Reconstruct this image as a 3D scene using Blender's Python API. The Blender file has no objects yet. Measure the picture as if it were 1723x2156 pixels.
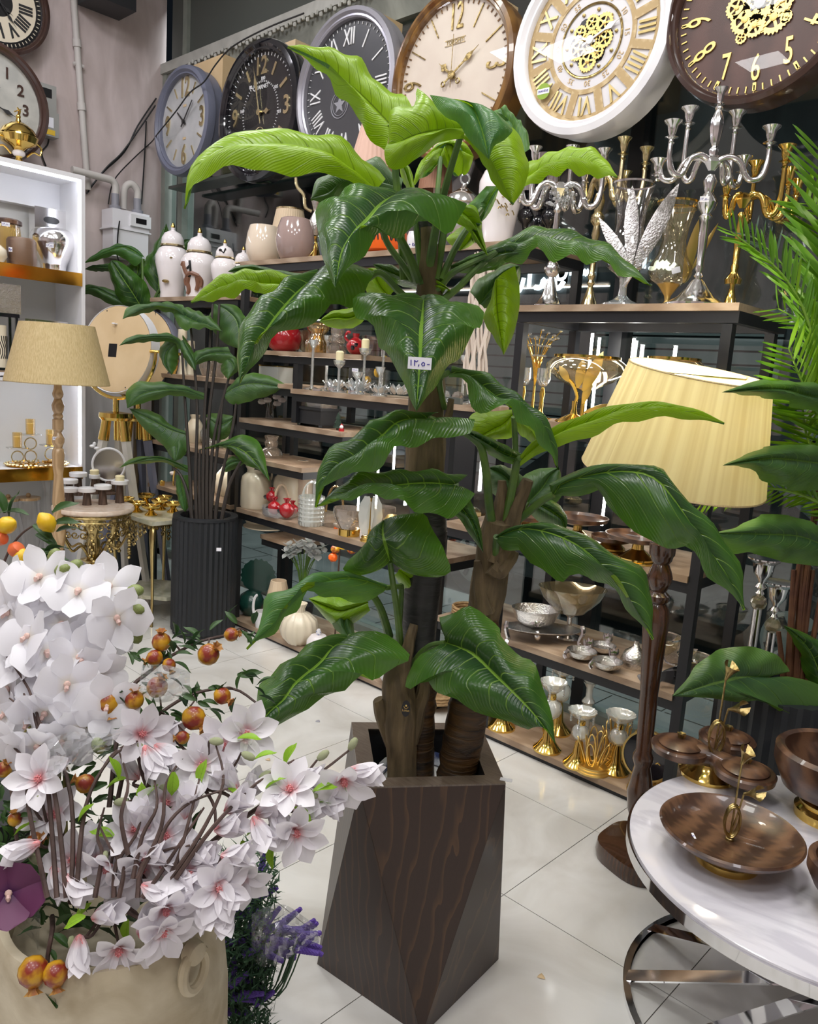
import bpy, bmesh, math, random
import numpy as np
from mathutils import Vector, Matrix, Euler
S = bpy.context.scene
COL = S.collection
R_ = random.Random(7)
PI = math.pi
# ---------------------------------------------------------------- camera
F_PX, PITCH, ROLL, CAM_H, TURN = 1676.5, math.radians(9.677), math.radians(3.920), 1.72, math.radians(42.84)
def _basis():
    cp, sp, cr, sr = math.cos(PITCH), math.sin(PITCH), math.cos(ROLL), math.sin(ROLL)
    f = np.array([0, cp, -sp]); u = np.array([0, sp, cp]); r = np.array([1., 0, 0])
    M = np.array([[math.cos(TURN), -math.sin(TURN), 0], [math.sin(TURN), math.cos(TURN), 0], [0, 0, 1]])
    return M @ (cr*r + sr*u), M @ (-sr*r + cr*u), M @ f
RT, UP, FW = _basis()
CP = np.array([0, 0, CAM_H])
cam = bpy.data.objects.new('camera', bpy.data.cameras.new('camera'))
COL.objects.link(cam)
m = Matrix.Identity(4)
for i in range(3):
    m[i][0], m[i][1], m[i][2], m[i][3] = RT[i], UP[i], -FW[i], CP[i]
cam.matrix_world = m
cam.data.sensor_fit = 'VERTICAL'; cam.data.sensor_height = 36.0
cam.data.lens = F_PX/2156*36.0
cam.data.clip_start = 0.05
S.camera = cam
# ---------------------------------------------------------------- world, lights, exposure
w = bpy.data.worlds.new('night'); S.world = w; w.use_nodes = True
w.node_tree.nodes['Background'].inputs[0].default_value = (.012, .016, .022, 1)
w.node_tree.nodes['Background'].inputs[1].default_value = .6
S.view_settings.view_transform = 'Standard'; S.view_settings.look = 'None'
S.view_settings.gamma = 1; S.view_settings.use_curve_mapping = False
S.view_settings.exposure = -0.74
def area(name, loc, sx, sy, power, color=(1, 1, 1), rot=(0, 0, 0)):
    l = bpy.data.lights.new(name, 'AREA'); l.shape = 'RECTANGLE'; l.size = sx; l.size_y = sy
    l.energy = power; l.color = color
    o = bpy.data.objects.new(name, l); o.location = loc; o.rotation_euler = rot; COL.objects.link(o); return o
CEIL = 4.75
for (x, y, p, c) in [(-4.9, 1.9, 44, (.94, .93, 1)), (-3.2, 1.9, 50, (.98, 1, .97)), (-1.5, 2.0, 50, (1, 1, .95)), (.2, 2.0, 40, (1, .97, 1)),
                     (-4.6, .0, 54, (.97, .94, 1)), (-2.6, .1, 62, (1, 1, .97)), (-.8, .2, 64, (1, 1, .97)), (1.0, .2, 44, (.96, .94, 1)),
                     (-3.4, -2.0, 56, (1, 1, 1)), (-1.2, -1.8, 58, (1, 1, 1)), (1.2, -1.8, 56, (1, 1, 1))]:
    area('ceiling_lamp', (x, y, CEIL-.03), .62, .62, p, c)
# ---------------------------------------------------------------- pixel helpers (they return real points in the room)
def ray(x, y): return FW + RT*(x-861.5)/F_PX - UP*(y-1078)/F_PX
def onx(x, y, X): d = ray(x, y); return CP + d*(X/d[0])
def ony(x, y, Y): d = ray(x, y); return CP + d*(Y/d[1])
def onz(x, y, Z): d = ray(x, y); return CP + d*((Z-CAM_H)/d[2])
def dep(x, y, D): return CP + ray(x, y)*D
def depth(p): return float((np.array(p)-CP) @ FW)
def sit(px, Y, Z):
    a = RT - FW*(px-861.5)/F_PX
    b = np.array([0, Y, Z]) - CP
    return np.array([-(b @ a)/a[0], Y, Z+.0008])
def sitx(px, X, Z):
    a = RT - FW*(px-861.5)/F_PX
    b = np.array([X, 0, Z]) - CP
    return np.array([X, -(b @ a)/a[1], Z+.0008])
# ---------------------------------------------------------------- mesh collector
class G:
    def __init__(s): s.v = []; s.f = []; s.uv = None
    def add(s, v, f):
        k = len(s.v); s.v += [tuple(map(float, p)) for p in v]; s.f += [tuple(i+k for i in q) for q in f]; return s
    def box(s, x0, x1, y0, y1, z0, z1):
        return s.add([(x0,y0,z0),(x1,y0,z0),(x1,y1,z0),(x0,y1,z0),(x0,y0,z1),(x1,y0,z1),(x1,y1,z1),(x0,y1,z1)],
                     [(0,3,2,1),(4,5,6,7),(0,1,5,4),(1,2,6,5),(2,3,7,6),(3,0,4,7)])
    def lathe(s, prof, n=24, c=(0,0,0), k=1., sx=1., sy=1., rip=0, nr=0):
        rows = []; v = []; f = []
        for (r, z) in prof:
            if r <= 1e-9: rows.append([len(v)]); v.append((c[0], c[1], c[2]+z*k))
            else:
                rows.append(list(range(len(v), len(v)+n)))
                for i in range(n):
                    a = 2*PI*i/n; rr = r*k*(1+rip*math.cos(nr*a))
                    v.append((c[0]+rr*math.cos(a)*sx, c[1]+rr*math.sin(a)*sy, c[2]+z*k))
        for a, b in zip(rows, rows[1:]):
            if len(a) == 1 and len(b) == 1: continue
            for i in range(n):
                j = (i+1) % n
                if len(a) == 1: f.append((a[0], b[j], b[i]))
                elif len(b) == 1: f.append((a[i], a[j], b[0]))
                else: f.append((a[i], a[j], b[j], b[i]))
        return s.add(v, f)
    def sph(s, c, r, sz=1., n=14, rip=0, nr=0):
        h = max(4, n//2)
        return s.lathe([(r*math.sin(PI*i/h) if 0 < i < h else 0, -r*sz*math.cos(PI*i/h)) for i in range(h+1)], n, c, rip=rip, nr=nr)
    def tube(s, pts, rad, n=8, closed=False):
        P = [np.array(p, float) for p in pts]; m_ = len(P)
        if not hasattr(rad, '__len__'): rad = [rad]*m_
        v = []; f = []; N = None
        for i in range(m_):
            if closed: t = P[(i+1) % m_]-P[i-1]
            else: t = P[min(i+1, m_-1)]-P[max(i-1, 0)]
            t = t/(np.linalg.norm(t)+1e-12)
            if N is None:
                N = np.cross(t, (0, 0, 1.) if abs(t[2]) < .9 else (1., 0, 0))
            N = N - t*(N @ t); N = N/(np.linalg.norm(N)+1e-12); B = np.cross(t, N)
            for k in range(n):
                a = 2*PI*k/n; v.append(P[i] + (N*math.cos(a)+B*math.sin(a))*rad[i])
        for i in range(m_ if closed else m_-1):
            a = i*n; b = ((i+1) % m_)*n
            for k in range(n): f.append((a+k, a+(k+1) % n, b+(k+1) % n, b+k))
        if not closed:
            f.append(tuple(range(n-1, -1, -1))); f.append(tuple((m_-1)*n+k for k in range(n)))
        return s.add(v, f)
    def grid(s, rows, closed=False):
        n = len(rows[0]); v = [p for r in rows for p in r]; f = []
        for i in range(len(rows)-1):
            for j in range(n if closed else n-1):
                k = (j+1) % n; f.append((i*n+j, i*n+k, (i+1)*n+k, (i+1)*n+j))
        return s.add(v, f)
    def prism(s, poly, z0, z1):
        n = len(poly)
        v = [(x, y, z0) for x, y in poly]+[(x, y, z1) for x, y in poly]
        return s.add(v, [tuple(range(n-1, -1, -1)), tuple(range(n, 2*n))]+[(i, (i+1) % n, n+(i+1) % n, n+i) for i in range(n)])
    def xf(s, M, start=0):
        for i in range(start, len(s.v)): s.v[i] = tuple(M @ Vector(s.v[i]))
        return s
    def ring(s, R, r, z=0, n=36, k=8, c=(0,0)):
        return s.tube([(c[0]+R*math.cos(2*PI*i/n), c[1]+R*math.sin(2*PI*i/n), z) for i in range(n)], r, k, True)
    def mesh(s, name, smooth=True):
        me = bpy.data.meshes.new(name); me.from_pydata(s.v, [], s.f)
        if s.uv is not None:
            l = me.uv_layers.new(name='UVMap'); idx = [i for q in s.f for i in q]
            l.data.foreach_set('uv', np.array([s.uv[i] for i in idx], dtype=np.float32).ravel())
        if smooth:
            me.shade_smooth(); me.set_sharp_from_angle(angle=math.radians(42))
        me.update(); return me
def put(name, g, mt, parent=None, loc=(0,0,0), rot=(0,0,0), sc=1., label=None, cat=None, group=None, kind=None, smooth=True):
    me = g if isinstance(g, bpy.types.Mesh) else g.mesh(name, smooth)
    if mt is not None:
        if len(me.materials) == 0: me.materials.append(mt)
    o = bpy.data.objects.new(name, me); COL.objects.link(o)
    o.location = loc; o.rotation_euler = rot
    o.scale = (sc, sc, sc) if not hasattr(sc, '__len__') else sc
    if parent is not None: o.parent = parent
    return tag(o, label, cat, group, kind)
def tag(o, label=None, cat=None, group=None, kind=None):
    for k, v in (('label', label), ('category', cat), ('group', group), ('kind', kind)):
        if v: o[k] = v
    return o
def thing(name, label, cat, loc=(0,0,0), rz=0., group=None, rot=None, sc=1.):
    o = bpy.data.objects.new(name, None); COL.objects.link(o); o.location = loc
    o.empty_display_size = .05
    o.rotation_euler = rot or (0, 0, rz); o.scale = (sc, sc, sc)
    return tag(o, label, cat, group)
def kids(o): return [c for c in o.children]
def dup(root, loc, rz=None, label=None, rot=None, sc=None):
    r = root.copy(); COL.objects.link(r); r.location = loc
    if rz is not None: r.rotation_euler = (0, 0, rz)
    if rot is not None: r.rotation_euler = rot
    if sc is not None: r.scale = (sc, sc, sc)
    if label: r['label'] = label
    for c in list(root.children):
        d = c.copy(); COL.objects.link(d); d.parent = r
        for e in list(c.children):
            q = e.copy(); COL.objects.link(q); q.parent = d
    return r
def catmull(P, n=6):
    P = [np.array(p, float) for p in P]; out = []
    for i in range(len(P)-1):
        a, b, c, d = P[max(i-1, 0)], P[i], P[i+1], P[min(i+2, len(P)-1)]
        for k in range(n):
            t = k/n
            out.append(.5*((2*b)+(c-a)*t+(2*a-5*b+4*c-d)*t*t+(3*b-a-3*c+d)*t**3))
    out.append(P[-1]); return out
# ---------------------------------------------------------------- materials
def _m(name):
    mt = bpy.data.materials.new(name); mt.use_nodes = True
    return mt, mt.node_tree.nodes, mt.node_tree.links, mt.node_tree.nodes['Principled BSDF']
def mat(name, col, rough=.5, metal=0., **kw):
    mt, N, L, b = _m(name)
    b.inputs['Base Color'].default_value = (*col, 1); b.inputs['Roughness'].default_value = rough; b.inputs['Metallic'].default_value = metal
    if 'coat' in kw: b.inputs['Coat Weight'].default_value = kw['coat']; b.inputs['Coat Roughness'].default_value = .05
    if 'emit' in kw: b.inputs['Emission Color'].default_value = (*kw.get('ecol', col), 1); b.inputs['Emission Strength'].default_value = kw['emit']
    if 'sss' in kw: b.inputs['Subsurface Weight'].default_value = kw['sss']; b.inputs['Subsurface Radius'].default_value = (.02, .02, .02)
    if 'col2' in kw:
        tc = N.new('ShaderNodeTexCoord'); mp = N.new('ShaderNodeMapping'); mp.inputs['Scale'].default_value = kw.get('stretch', (1, 1, 1))
        nz = N.new('ShaderNodeTexNoise'); nz.inputs['Scale'].default_value = kw.get('scale', 5); nz.inputs['Detail'].default_value = kw.get('detail', 5)
        nz.inputs['Distortion'].default_value = kw.get('dist', 0)
        cr = N.new('ShaderNodeValToRGB'); lo, hi = kw.get('ramp', (.35, .65))
        cr.color_ramp.elements[0].position = lo; cr.color_ramp.elements[1].position = hi
        cr.color_ramp.elements[0].color = (*col, 1); cr.color_ramp.elements[1].color = (*kw['col2'], 1)
        L.new(tc.outputs[kw.get('coord', 'Object')], mp.inputs[0]); L.new(mp.outputs[0], nz.inputs[0]); L.new(nz.outputs[0], cr.inputs[0]); L.new(cr.outputs[0], b.inputs['Base Color'])
        if 'bump' in kw:
            bp = N.new('ShaderNodeBump'); bp.inputs['Strength'].default_value = kw['bump']; bp.inputs['Distance'].default_value = kw.get('bdist', .01)
            L.new(nz.outputs[0], bp.inputs['Height']); L.new(bp.outputs[0], b.inputs['Normal'])
    return mt
def wood(name, c1, c2, rough=.45, scale=(1, 1, 1), bands=6, dist=6, coat=0., lo=.3, hi=.9, thin=False):
    mt, N, L, b = _m(name); b.inputs['Roughness'].default_value = rough; b.inputs['Coat Weight'].default_value = coat
    tc = N.new('ShaderNodeTexCoord'); mp = N.new('ShaderNodeMapping'); mp.inputs['Scale'].default_value = scale
    wv = N.new('ShaderNodeTexWave'); wv.inputs['Scale'].default_value = bands; wv.inputs['Distortion'].default_value = dist
    wv.inputs['Detail'].default_value = 2.5; wv.inputs['Detail Scale'].default_value = 1.2; wv.wave_profile = 'SAW' if thin else 'SIN'
    nz = N.new('ShaderNodeTexNoise'); nz.inputs['Scale'].default_value = 60; nz.inputs['Detail'].default_value = 4
    cr = N.new('ShaderNodeValToRGB'); e = cr.color_ramp.elements
    e[0].position = lo; e[1].position = hi; e[0].color = (*c1, 1); e[1].color = (*c2, 1)
    mx = N.new('ShaderNodeMixRGB'); mx.blend_type = 'MULTIPLY'; mx.inputs[0].default_value = .35
    L.new(tc.outputs['Object'], mp.inputs[0]); L.new(mp.outputs[0], wv.inputs[0]); L.new(mp.outputs[0], nz.inputs[0])
    L.new(wv.outputs['Fac'], cr.inputs[0]); L.new(cr.outputs[0], mx.inputs[1]); L.new(nz.outputs[0], mx.inputs[2]); L.new(mx.outputs[0], b.inputs['Base Color'])
    return mt
def glassy(name, tint=(1, 1, 1), refl=.06, rough=.02, body=0., bcol=(1, 1, 1), rim=.75):
    """thin clear glass: lets light through, reflects more at grazing angles"""
    mt, N, L, b = _m(name); N.remove(b); out = N['Material Output']
    tr = N.new('ShaderNodeBsdfTransparent'); tr.inputs[0].default_value = (*tint, 1)
    gl = N.new('ShaderNodeBsdfGlossy'); gl.inputs['Roughness'].default_value = rough
    lw = N.new('ShaderNodeLayerWeight'); lw.inputs[0].default_value = .35
    mr = N.new('ShaderNodeMapRange'); mr.inputs[3].default_value = refl; mr.inputs[4].default_value = rim
    mx = N.new('ShaderNodeMixShader')
    L.new(lw.outputs['Facing'], mr.inputs[0]); L.new(mr.outputs[0], mx.inputs[0]); L.new(gl.outputs[0], mx.inputs[2])
    if body > 0:
        df = N.new('ShaderNodeBsdfDiffuse'); df.inputs[0].default_value = (*bcol, 1)
        m2 = N.new('ShaderNodeMixShader'); m2.inputs[0].default_value = body
        L.new(tr.outputs[0], m2.inputs[1]); L.new(df.outputs[0], m2.inputs[2]); L.new(m2.outputs[0], mx.inputs[1])
    else: L.new(tr.outputs[0], mx.inputs[1])
    L.new(mx.outputs[0], out.inputs[0]); return mt
def leafmat(name, top, top2, under, vein, trans=.3, nv=9, rough=.32, bump=.5, spread=.32):
    mt, N, L, b = _m(name); out = N['Material Output']
    uv = N.new('ShaderNodeUVMap'); sp = N.new('ShaderNodeSeparateXYZ'); L.new(uv.outputs[0], sp.inputs[0])
    def M(op, a, c=None, d=None):
        n = N.new('ShaderNodeMath'); n.operation = op
        for i, q in enumerate((a, c, d)):
            if q is None: continue
            if isinstance(q, (int, float)): n.inputs[i].default_value = q
            else: L.new(q, n.inputs[i])
        return n.outputs[0]
    au = M('ABSOLUTE', M('MULTIPLY_ADD', sp.outputs[0], 2., -1.))
    lat = M('SUBTRACT', sp.outputs[1], M('MULTIPLY', M('POWER', au, 1.3), spread))
    tri = M('ABSOLUTE', M('SUBTRACT', M('FRACT', M('MULTIPLY', lat, float(nv))), .5))
    vl = M('SMOOTH_MIN', 1., M('MULTIPLY', M('MAXIMUM', M('SUBTRACT', tri, M('ADD', .44, M('MULTIPLY', au, .04))), 0.), 22.), .1)
    mid = M('LESS_THAN', au, .03)
    vn = M('MAXIMUM', M('MULTIPLY', vl, .75), mid)
    fine = N.new('ShaderNodeTexWave'); fine.inputs['Scale'].default_value = 14; fine.inputs['Distortion'].default_value = 1.5
    cb = N.new('ShaderNodeCombineXYZ'); L.new(lat, cb.inputs[0]); L.new(cb.outputs[0], fine.inputs[0])
    nz = N.new('ShaderNodeTexNoise'); nz.inputs['Scale'].default_value = 3.5; nz.inputs['Detail'].default_value = 2; L.new(uv.outputs[0], nz.inputs[0])
    def mix(f, a, c, bl='MIX'):
        n = N.new('ShaderNodeMixRGB'); n.blend_type = bl
        for i, q in enumerate((f, a, c)):
            if isinstance(q, (int, float)): n.inputs[i].default_value = q
            elif isinstance(q, tuple): n.inputs[i].default_value = (*q, 1)
            else: L.new(q, n.inputs[i])
        return n.outputs[0]
    edge = M('MULTIPLY', M('ADD', au, M('SUBTRACT', nz.outputs[0], .5)), .9)
    ct = mix(edge, top, top2); ct = mix(M('MULTIPLY', vn, .9), ct, vein)
    cu = mix(M('MULTIPLY', vn, .85), under, tuple(x*.36 for x in under))
    geo = N.new('ShaderNodeNewGeometry')
    colr = mix(geo.outputs['Backfacing'], ct, cu)
    L.new(colr, b.inputs['Base Color']); b.inputs['Roughness'].default_value = rough
    b.inputs['Specular IOR Level'].default_value = .55
    h = M('ADD', M('MULTIPLY', vn, -1.), M('MULTIPLY', fine.outputs['Fac'], .12))
    bp = N.new('ShaderNodeBump'); bp.inputs['Strength'].default_value = bump; bp.inputs['Distance'].default_value = .006
    L.new(h, bp.inputs['Height']); L.new(bp.outputs[0], b.inputs['Normal'])
    t = N.new('ShaderNodeBsdfTranslucent'); L.new(mix(.6, colr, under), t.inputs[0])
    mx = N.new('ShaderNodeMixShader'); mx.inputs[0].default_value = trans
    L.new(b.outputs[0], mx.inputs[1]); L.new(t.outputs[0], mx.inputs[2]); L.new(mx.outputs[0], out.inputs[0])
    return mt
def petalmat(name, c, base, tr=.35):
    mt, N, L, b = _m(name); out = N['Material Output']
    uv = N.new('ShaderNodeUVMap'); sp = N.new('ShaderNodeSeparateXYZ'); L.new(uv.outputs[0], sp.inputs[0])
    cr = N.new('ShaderNodeValToRGB'); e = cr.color_ramp.elements; e[0].position = .02; e[1].position = .30
    e[0].color = (*base, 1); e[1].color = (*c, 1); L.new(sp.outputs[1], cr.inputs[0])
    L.new(cr.outputs[0], b.inputs['Base Color']); b.inputs['Roughness'].default_value = .5
    t = N.new('ShaderNodeBsdfTranslucent'); L.new(cr.outputs[0], t.inputs[0])
    mx = N.new('ShaderNodeMixShader'); mx.inputs[0].default_value = tr
    L.new(b.outputs[0], mx.inputs[1]); L.new(t.outputs[0], mx.inputs[2]); L.new(mx.outputs[0], out.inputs[0]); return mt
M_ = dict(
 gold=mat('gold', (.83, .58, .16), .13, 1), gold_satin=mat('gold_satin', (.8, .57, .2), .33, 1), oldgold=mat('old_gold', (.52, .4, .17), .3, 1, col2=(.25, .18, .07), scale=40, bump=.4),
 brass=mat('brass', (.62, .49, .22), .28, 1), palegold=mat('pale_gold', (.86, .74, .44), .2, 1), silver=mat('silver', (.86, .85, .86), .14, 1), hammered=mat('hammered_silver', (.8, .79, .77), .2, 1, col2=(.62, .61, .6), scale=120, bump=.7, bdist=.004),
 chrome=mat('chrome', (.82, .82, .84), .06, 1), glass=glassy('clear_glass'), crystal=glassy('crystal', (.9, .94, .94), .34, .08, .3, (.9, .93, .93), .95), frost=glassy('pressed_glass', (.96, .97, .95), .15, .1, .4, (.85, .88, .84), .8),
 amberglass=glassy('amber_glass', (.95, .78, .42), .12, .03, .12, (.8, .55, .2)), smoke=glassy('smoky_glass', (.75, .68, .6), .12, .03, .3, (.55, .48, .42)), tintglass=glassy('tinted_glass', (.96, .9, .74), .08, .02, .06, (.8, .7, .4)),
 pane=glassy('window_glass', (.80, .86, .85), .085, .01, 0, (1, 1, 1), .42), plastic=glassy('clear_plastic', (.95, .96, .97), .05, .12, .12, (.85, .87, .9), .5),
 porcelain=mat('porcelain', (.86, .81, .82), .12, 0, coat=.6), white=mat('white_paint', (.83, .83, .85), .4), whitegloss=mat('white_gloss', (.85, .84, .88), .25), cream=mat('cream_ceramic', (.80, .72, .56), .25, 0, coat=.4), ivory=mat('ivory_ceramic', (.78, .66, .53), .12, 0, coat=.7), taupe=mat('taupe_ceramic', (.37, .27, .25), .12, 0, coat=.7),
 black=mat('black_metal', (.012, .013, .016), .4), blackgloss=mat('black_gloss', (.008, .008, .012), .08, 0, coat=.8), blackmat=mat('black_plastic', (.02, .021, .024), .5), charcoal=mat('charcoal_planter', (.016, .019, .023), .45), grey=mat('grey_paint', (.30, .30, .34), .4), bluegrey=mat('blue_grey_paint', (.135, .145, .20), .38),
 oak=wood('oak_board', (.36, .25, .165), (.50, .37, .26), .42, (1.2, 14, 14), 1.2, 5, 0, .2, .9), walnut=wood('walnut', (.07, .033, .02), (.19, .095, .05), .33, (2.0, 16, 6), 2.2, 3, .3, .15, .95), darkwood=wood('dark_veneer', (.036, .016, .009), (.095, .045, .018), .42, (4.5, 4.5, .9), 2.4, 10, .06, .72, 1., True), edgewood=mat('veneer_edge', (.085, .06, .043), .3, 0, coat=.3, col2=(.13, .1, .075), scale=30, stretch=(1, 8, 1)),
 lampwood=wood('lamp_wood', (.055, .021, .009), (.085, .034, .014), .22, (20, 20, 3), 1, 4, .6), palewood=wood('pale_wood', (.50, .32, .16), (.66, .45, .25), .35, (20, 20, 3), 1, 4, .4), mdf=mat('plywood_back', (.62, .45, .25), .6, 0, col2=(.70, .53, .32), scale=4), stemwood=wood('stem_wood', (.075, .042, .028), (.14, .085, .06), .5, (30, 30, 4), 1, 4), rimwood=wood('clock_wood', (.17, .075, .018), (.30, .15, .04), .28, (4, 4, 4), 1, 4, .5), brownrim=mat('brown_rim', (.055, .028, .022), .25, 0, coat=.5),
 red=mat('red_glaze', (.38, .008, .015), .18, 0, coat=.7), orange=mat('orange_paint', (.85, .13, .01), .3), candle=mat('candle_wax', (.85, .76, .48), .5, 0, sss=.3), tagpaper=mat('price_paper', (.82, .82, .88), .6), ink=mat('blue_ink', (.05, .04, .30), .6), blackink=mat('black_ink', (.02, .02, .02), .6), tagsticker=mat('black_sticker', (.01, .01, .012), .3),
 cable=mat('cable', (.015, .015, .016), .5), shadecream=None)
# ---------------------------------------------------------------- setting
M = M_
def posmat(name, c1, c2, rough, scale, stretch=(1,1,1), ramp=(.35,.7), detail=6, dist=1.0, rvar=0., bump=0):
    mt = mat(name, c1, rough, 0, col2=c2, scale=scale, stretch=stretch, ramp=ramp, detail=detail, dist=dist, **({'bump': bump} if bump else {}))
    nt = mt.node_tree; g = nt.nodes.new('ShaderNodeNewGeometry'); mp = [n for n in nt.nodes if n.type == 'MAPPING'][0]
    for l in list(mp.inputs[0].links): nt.links.remove(l)
    nt.links.new(g.outputs['Position'], mp.inputs[0]); return mt
M['tile'] = posmat('polished_tile', (.56, .54, .50), (.70, .69, .66), .10, 2.2, ramp=(.3, .62), dist=1.6)
M['grout'] = mat('grout', (.16, .14, .13), .8)
M['plaster'] = posmat('stained_plaster', (.42, .345, .32), (.74, .64, .63), .9, 2.2, (2.2, 2.2, .6), (.28, .72), 14, .5)
M['lintel'] = posmat('stained_concrete', (.10, .105, .09), (.30, .31, .27), .8, 3, (1, 1, 1), (.35, .65))
M['frame'] = posmat('window_frame_paint', (.20, .22, .19), (.30, .32, .28), .5, 3)
M['railpaint'] = posmat('rail_paint', (.40, .40, .37), (.52, .52, .48), .5, 5)
M['transom'] = mat('transom_panel', (.085, .095, .085), .3)
M['ceiling'] = mat('ceiling_paint', (.75, .75, .74), .8)
M['led'] = mat('led_strip', (1, 1, 1), .5, emit=55, ecol=(1, .98, .93))
M['ledcool'] = mat('led_strip_cool', (1, 1, 1), .5, emit=26, ecol=(.86, .90, 1))
XL, YW = -6.4, 3.62
fl = put('floor', G().box(XL, 4.2, -4.6, YW, -.12, -.004), M['grout'], kind='structure')
tg = G().box(-.2985, .2985, -.2985, .2985, -.003, 0).mesh('tile', False); tg.materials.append(M['tile'])
X0, Y0 = -1.373+.3, 2.087+.3
for i in range(-9, 9):
    for j in range(-8, 3):
        x, y = X0+.6*i, Y0+.6*j
        x0, x1, y0, y1 = max(x-.2985, XL), min(x+.2985, 4.2), max(y-.2985, -4.6), min(y+.2985, YW)
        if x1-x0 < .02 or y1-y0 < .02: continue
        put('tile', tg, None, fl, ((x0+x1)/2, (y0+y1)/2, 0), sc=((x1-x0)/.597, (y1-y0)/.597, 1))
put('wall_left', G().box(XL-.2, XL, -4.6, YW, -.12, CEIL), M['plaster'], kind='structure')
put('wall_back', G().box(XL-.2, 4.4, -4.8, -4.6, -.12, CEIL), M['plaster'], kind='structure')
put('wall_right', G().box(4.2, 4.4, -4.6, YW+.2, -.12, CEIL), M['plaster'], kind='structure')
put('ceiling', G().box(XL-.2, 4.4, -4.8, YW+.2, CEIL, CEIL+.15), M['ceiling'], kind='structure')
put('wall_front', G().box(XL, -3.3, YW-.02, YW+.12, 3.80, 4.0), M['lintel'], kind='structure')
rl = put('trim_1', G().box(XL, 4.2, YW-.05, YW+.1, 4.0, 4.075), M['railpaint'], kind='structure')
gp = G()
for i in range(70):
    x = -5.95+.045*i; gp.sph((x, YW-.055, 3.985+.012*math.sin(i*2.1)), .014, 1.3, 6)
put('garland', gp, M['railpaint'], rl, kind='stuff')
# window: panes between mullions, transom above
wn = put('window_1', G().box(XL, XL+.06, YW-.03, YW+.08, 0, 4.0).box(XL, 4.2, YW-.03, YW+.08, 0, .05), M['frame'], kind='structure')
xs = [XL+.06, -6.1, -2.03, 1.1, 4.2]
for i, x in enumerate(xs[1:-1]):
    put('mullion', G().box(x-.035, x+.035, YW-.03, YW+.08, .05, 4.0), M['frame'] if x < -5 else M['black'], wn)
for a, b in zip(xs[:-1], xs[1:]):
    put('pane', G().box(a+.03, b-.03, YW+.02, YW+.028, .05, 4.0), M['pane'], wn)
    put('transom_panel', G().box(a+.03, b-.03, YW, YW+.03, 4.075, CEIL), M['transom'], wn)
put('transom_bar', G().box(-6.1, -6.04, YW-.03, YW+.05, 4.075, CEIL), M['frame'], wn)
# ---------------------------------------------------------------- the street outside
M['pavement'] = posmat('pavement', (.20, .20, .19), (.33, .33, .31), .5, 1.3)
M['road'] = mat('asphalt', (.025, .026, .028), .55)
M['facade'] = posmat('dark_facade', (.05, .056, .056), (.10, .11, .11), .6, 1.2)
M['shutter'] = mat('shutter', (.30, .34, .32), .45)
M['sign'] = mat('lit_sign', (1, 1, 1), .5, emit=7, ecol=(.85, .9, 1))
pv = put('ground', G().box(-14, 8, YW+.12, 5.15, -.14, -.06), M['pavement'], kind='structure')
pt = G().box(-.29, .29, -.19, .19, -.01, .006).mesh('paver', False); pt.materials.append(M['pavement'])
for i in range(-22, 8):
    for j in range(3):
        put('paver', pt, None, pv, (.6*i+(.3 if j % 2 else 0), YW+.34+.4*j, -.06))
put('street', G().box(-20, 12, 5.15, 12, -.3, -.16), M['road'], kind='structure')
fc = put('street_facade', G().box(-20, 12, 12, 12.3, -.3, 9), M['facade'], kind='structure')
slat = G().box(-1.5, 1.5, -.03, .03, -.085, .085).mesh('slat', False); slat.materials.append(M['shutter'])
for cx in (-12.4, -9.0, -5.6, -2.2, 1.2):
    for k in range(15): put('slat', slat, None, fc, (cx, 11.95, .1+.2*k))
l = area('street_lamp', (-4, 4.9, 6.5), 4, .6, 650, (.85, .95, 1)); l.rotation_euler = (0, 0, 0)
# ---------------------------------------------------------------- shelf units
def bar(g, x0, x1, y0, y1, z0, z1): return g.box(min(x0, x1), max(x0, x1), y0, y1, z0, z1)
FY, BY = 3.0, 3.48
def board(parent, x0, x1, z, f=FY, b=BY, beam=True):
    put('board', G().box(x0, x1, f-.012, b, z-.028, z), M['oak'], parent)
    if beam:
        g = G(); g.box(x0, x1, f, f+.035, z-.072, z-.029); g.box(x0, x1, b-.035, b, z-.072, z-.029)
        g.box(x0, x0+.035, f+.035, b-.035, z-.072, z-.029); g.box(x1-.035, x1, f+.035, b-.035, z-.072, z-.029)
        put('beam', g, M['black'], parent, smooth=False)
def post(parent, x, y, z0, z1): put('post', G().box(x-.02, x+.02, y, y+.04, z0, z1), M['black'], parent, smooth=False)
def led(parent, x, y, z0, z1, mt='led'):
    put('led_strip', G().box(x-.006, x+.006, y-.006, y, z0, z1), M[mt], parent, smooth=False)
u1 = thing('display_shelf', 'tall black-framed display shelf with oak boards, between fluted planter and lit floor lamp', 'shelf', (0,0,0))
for x, z0, z1 in ((-4.33, 0, 2.28), (-2.56, 0, 1.53)):
    post(u1, x, FY, z0, z1); post(u1, x, BY-.04, z0, z1)
post(u1, -2.2, BY-.04, 2.10, 2.28)
post(u1, -3.77, FY, 1.40, 1.745); post(u1, -3.77, BY-.04, 1.40, 1.745)
board(u1, -4.35, -2.18, 2.35); board(u1, -4.31, -3.37, 1.82, 3.16); board(u1, -3.79, -2.4, 1.60, FY-.004, BY-.003)
board(u1, -4.31, -3.33, 1.385); board(u1, -4.31, -3.80, 1.62, FY+.05, BY-.04); board(u1, -4.31, -3.72, 1.13, FY+.05, BY-.04); board(u1, -4.31, -3.95, .60, FY+.2, BY-.04); board(u1, -4.31, -2.58, .80); board(u1, -4.35, -2.54, .045)
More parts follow.
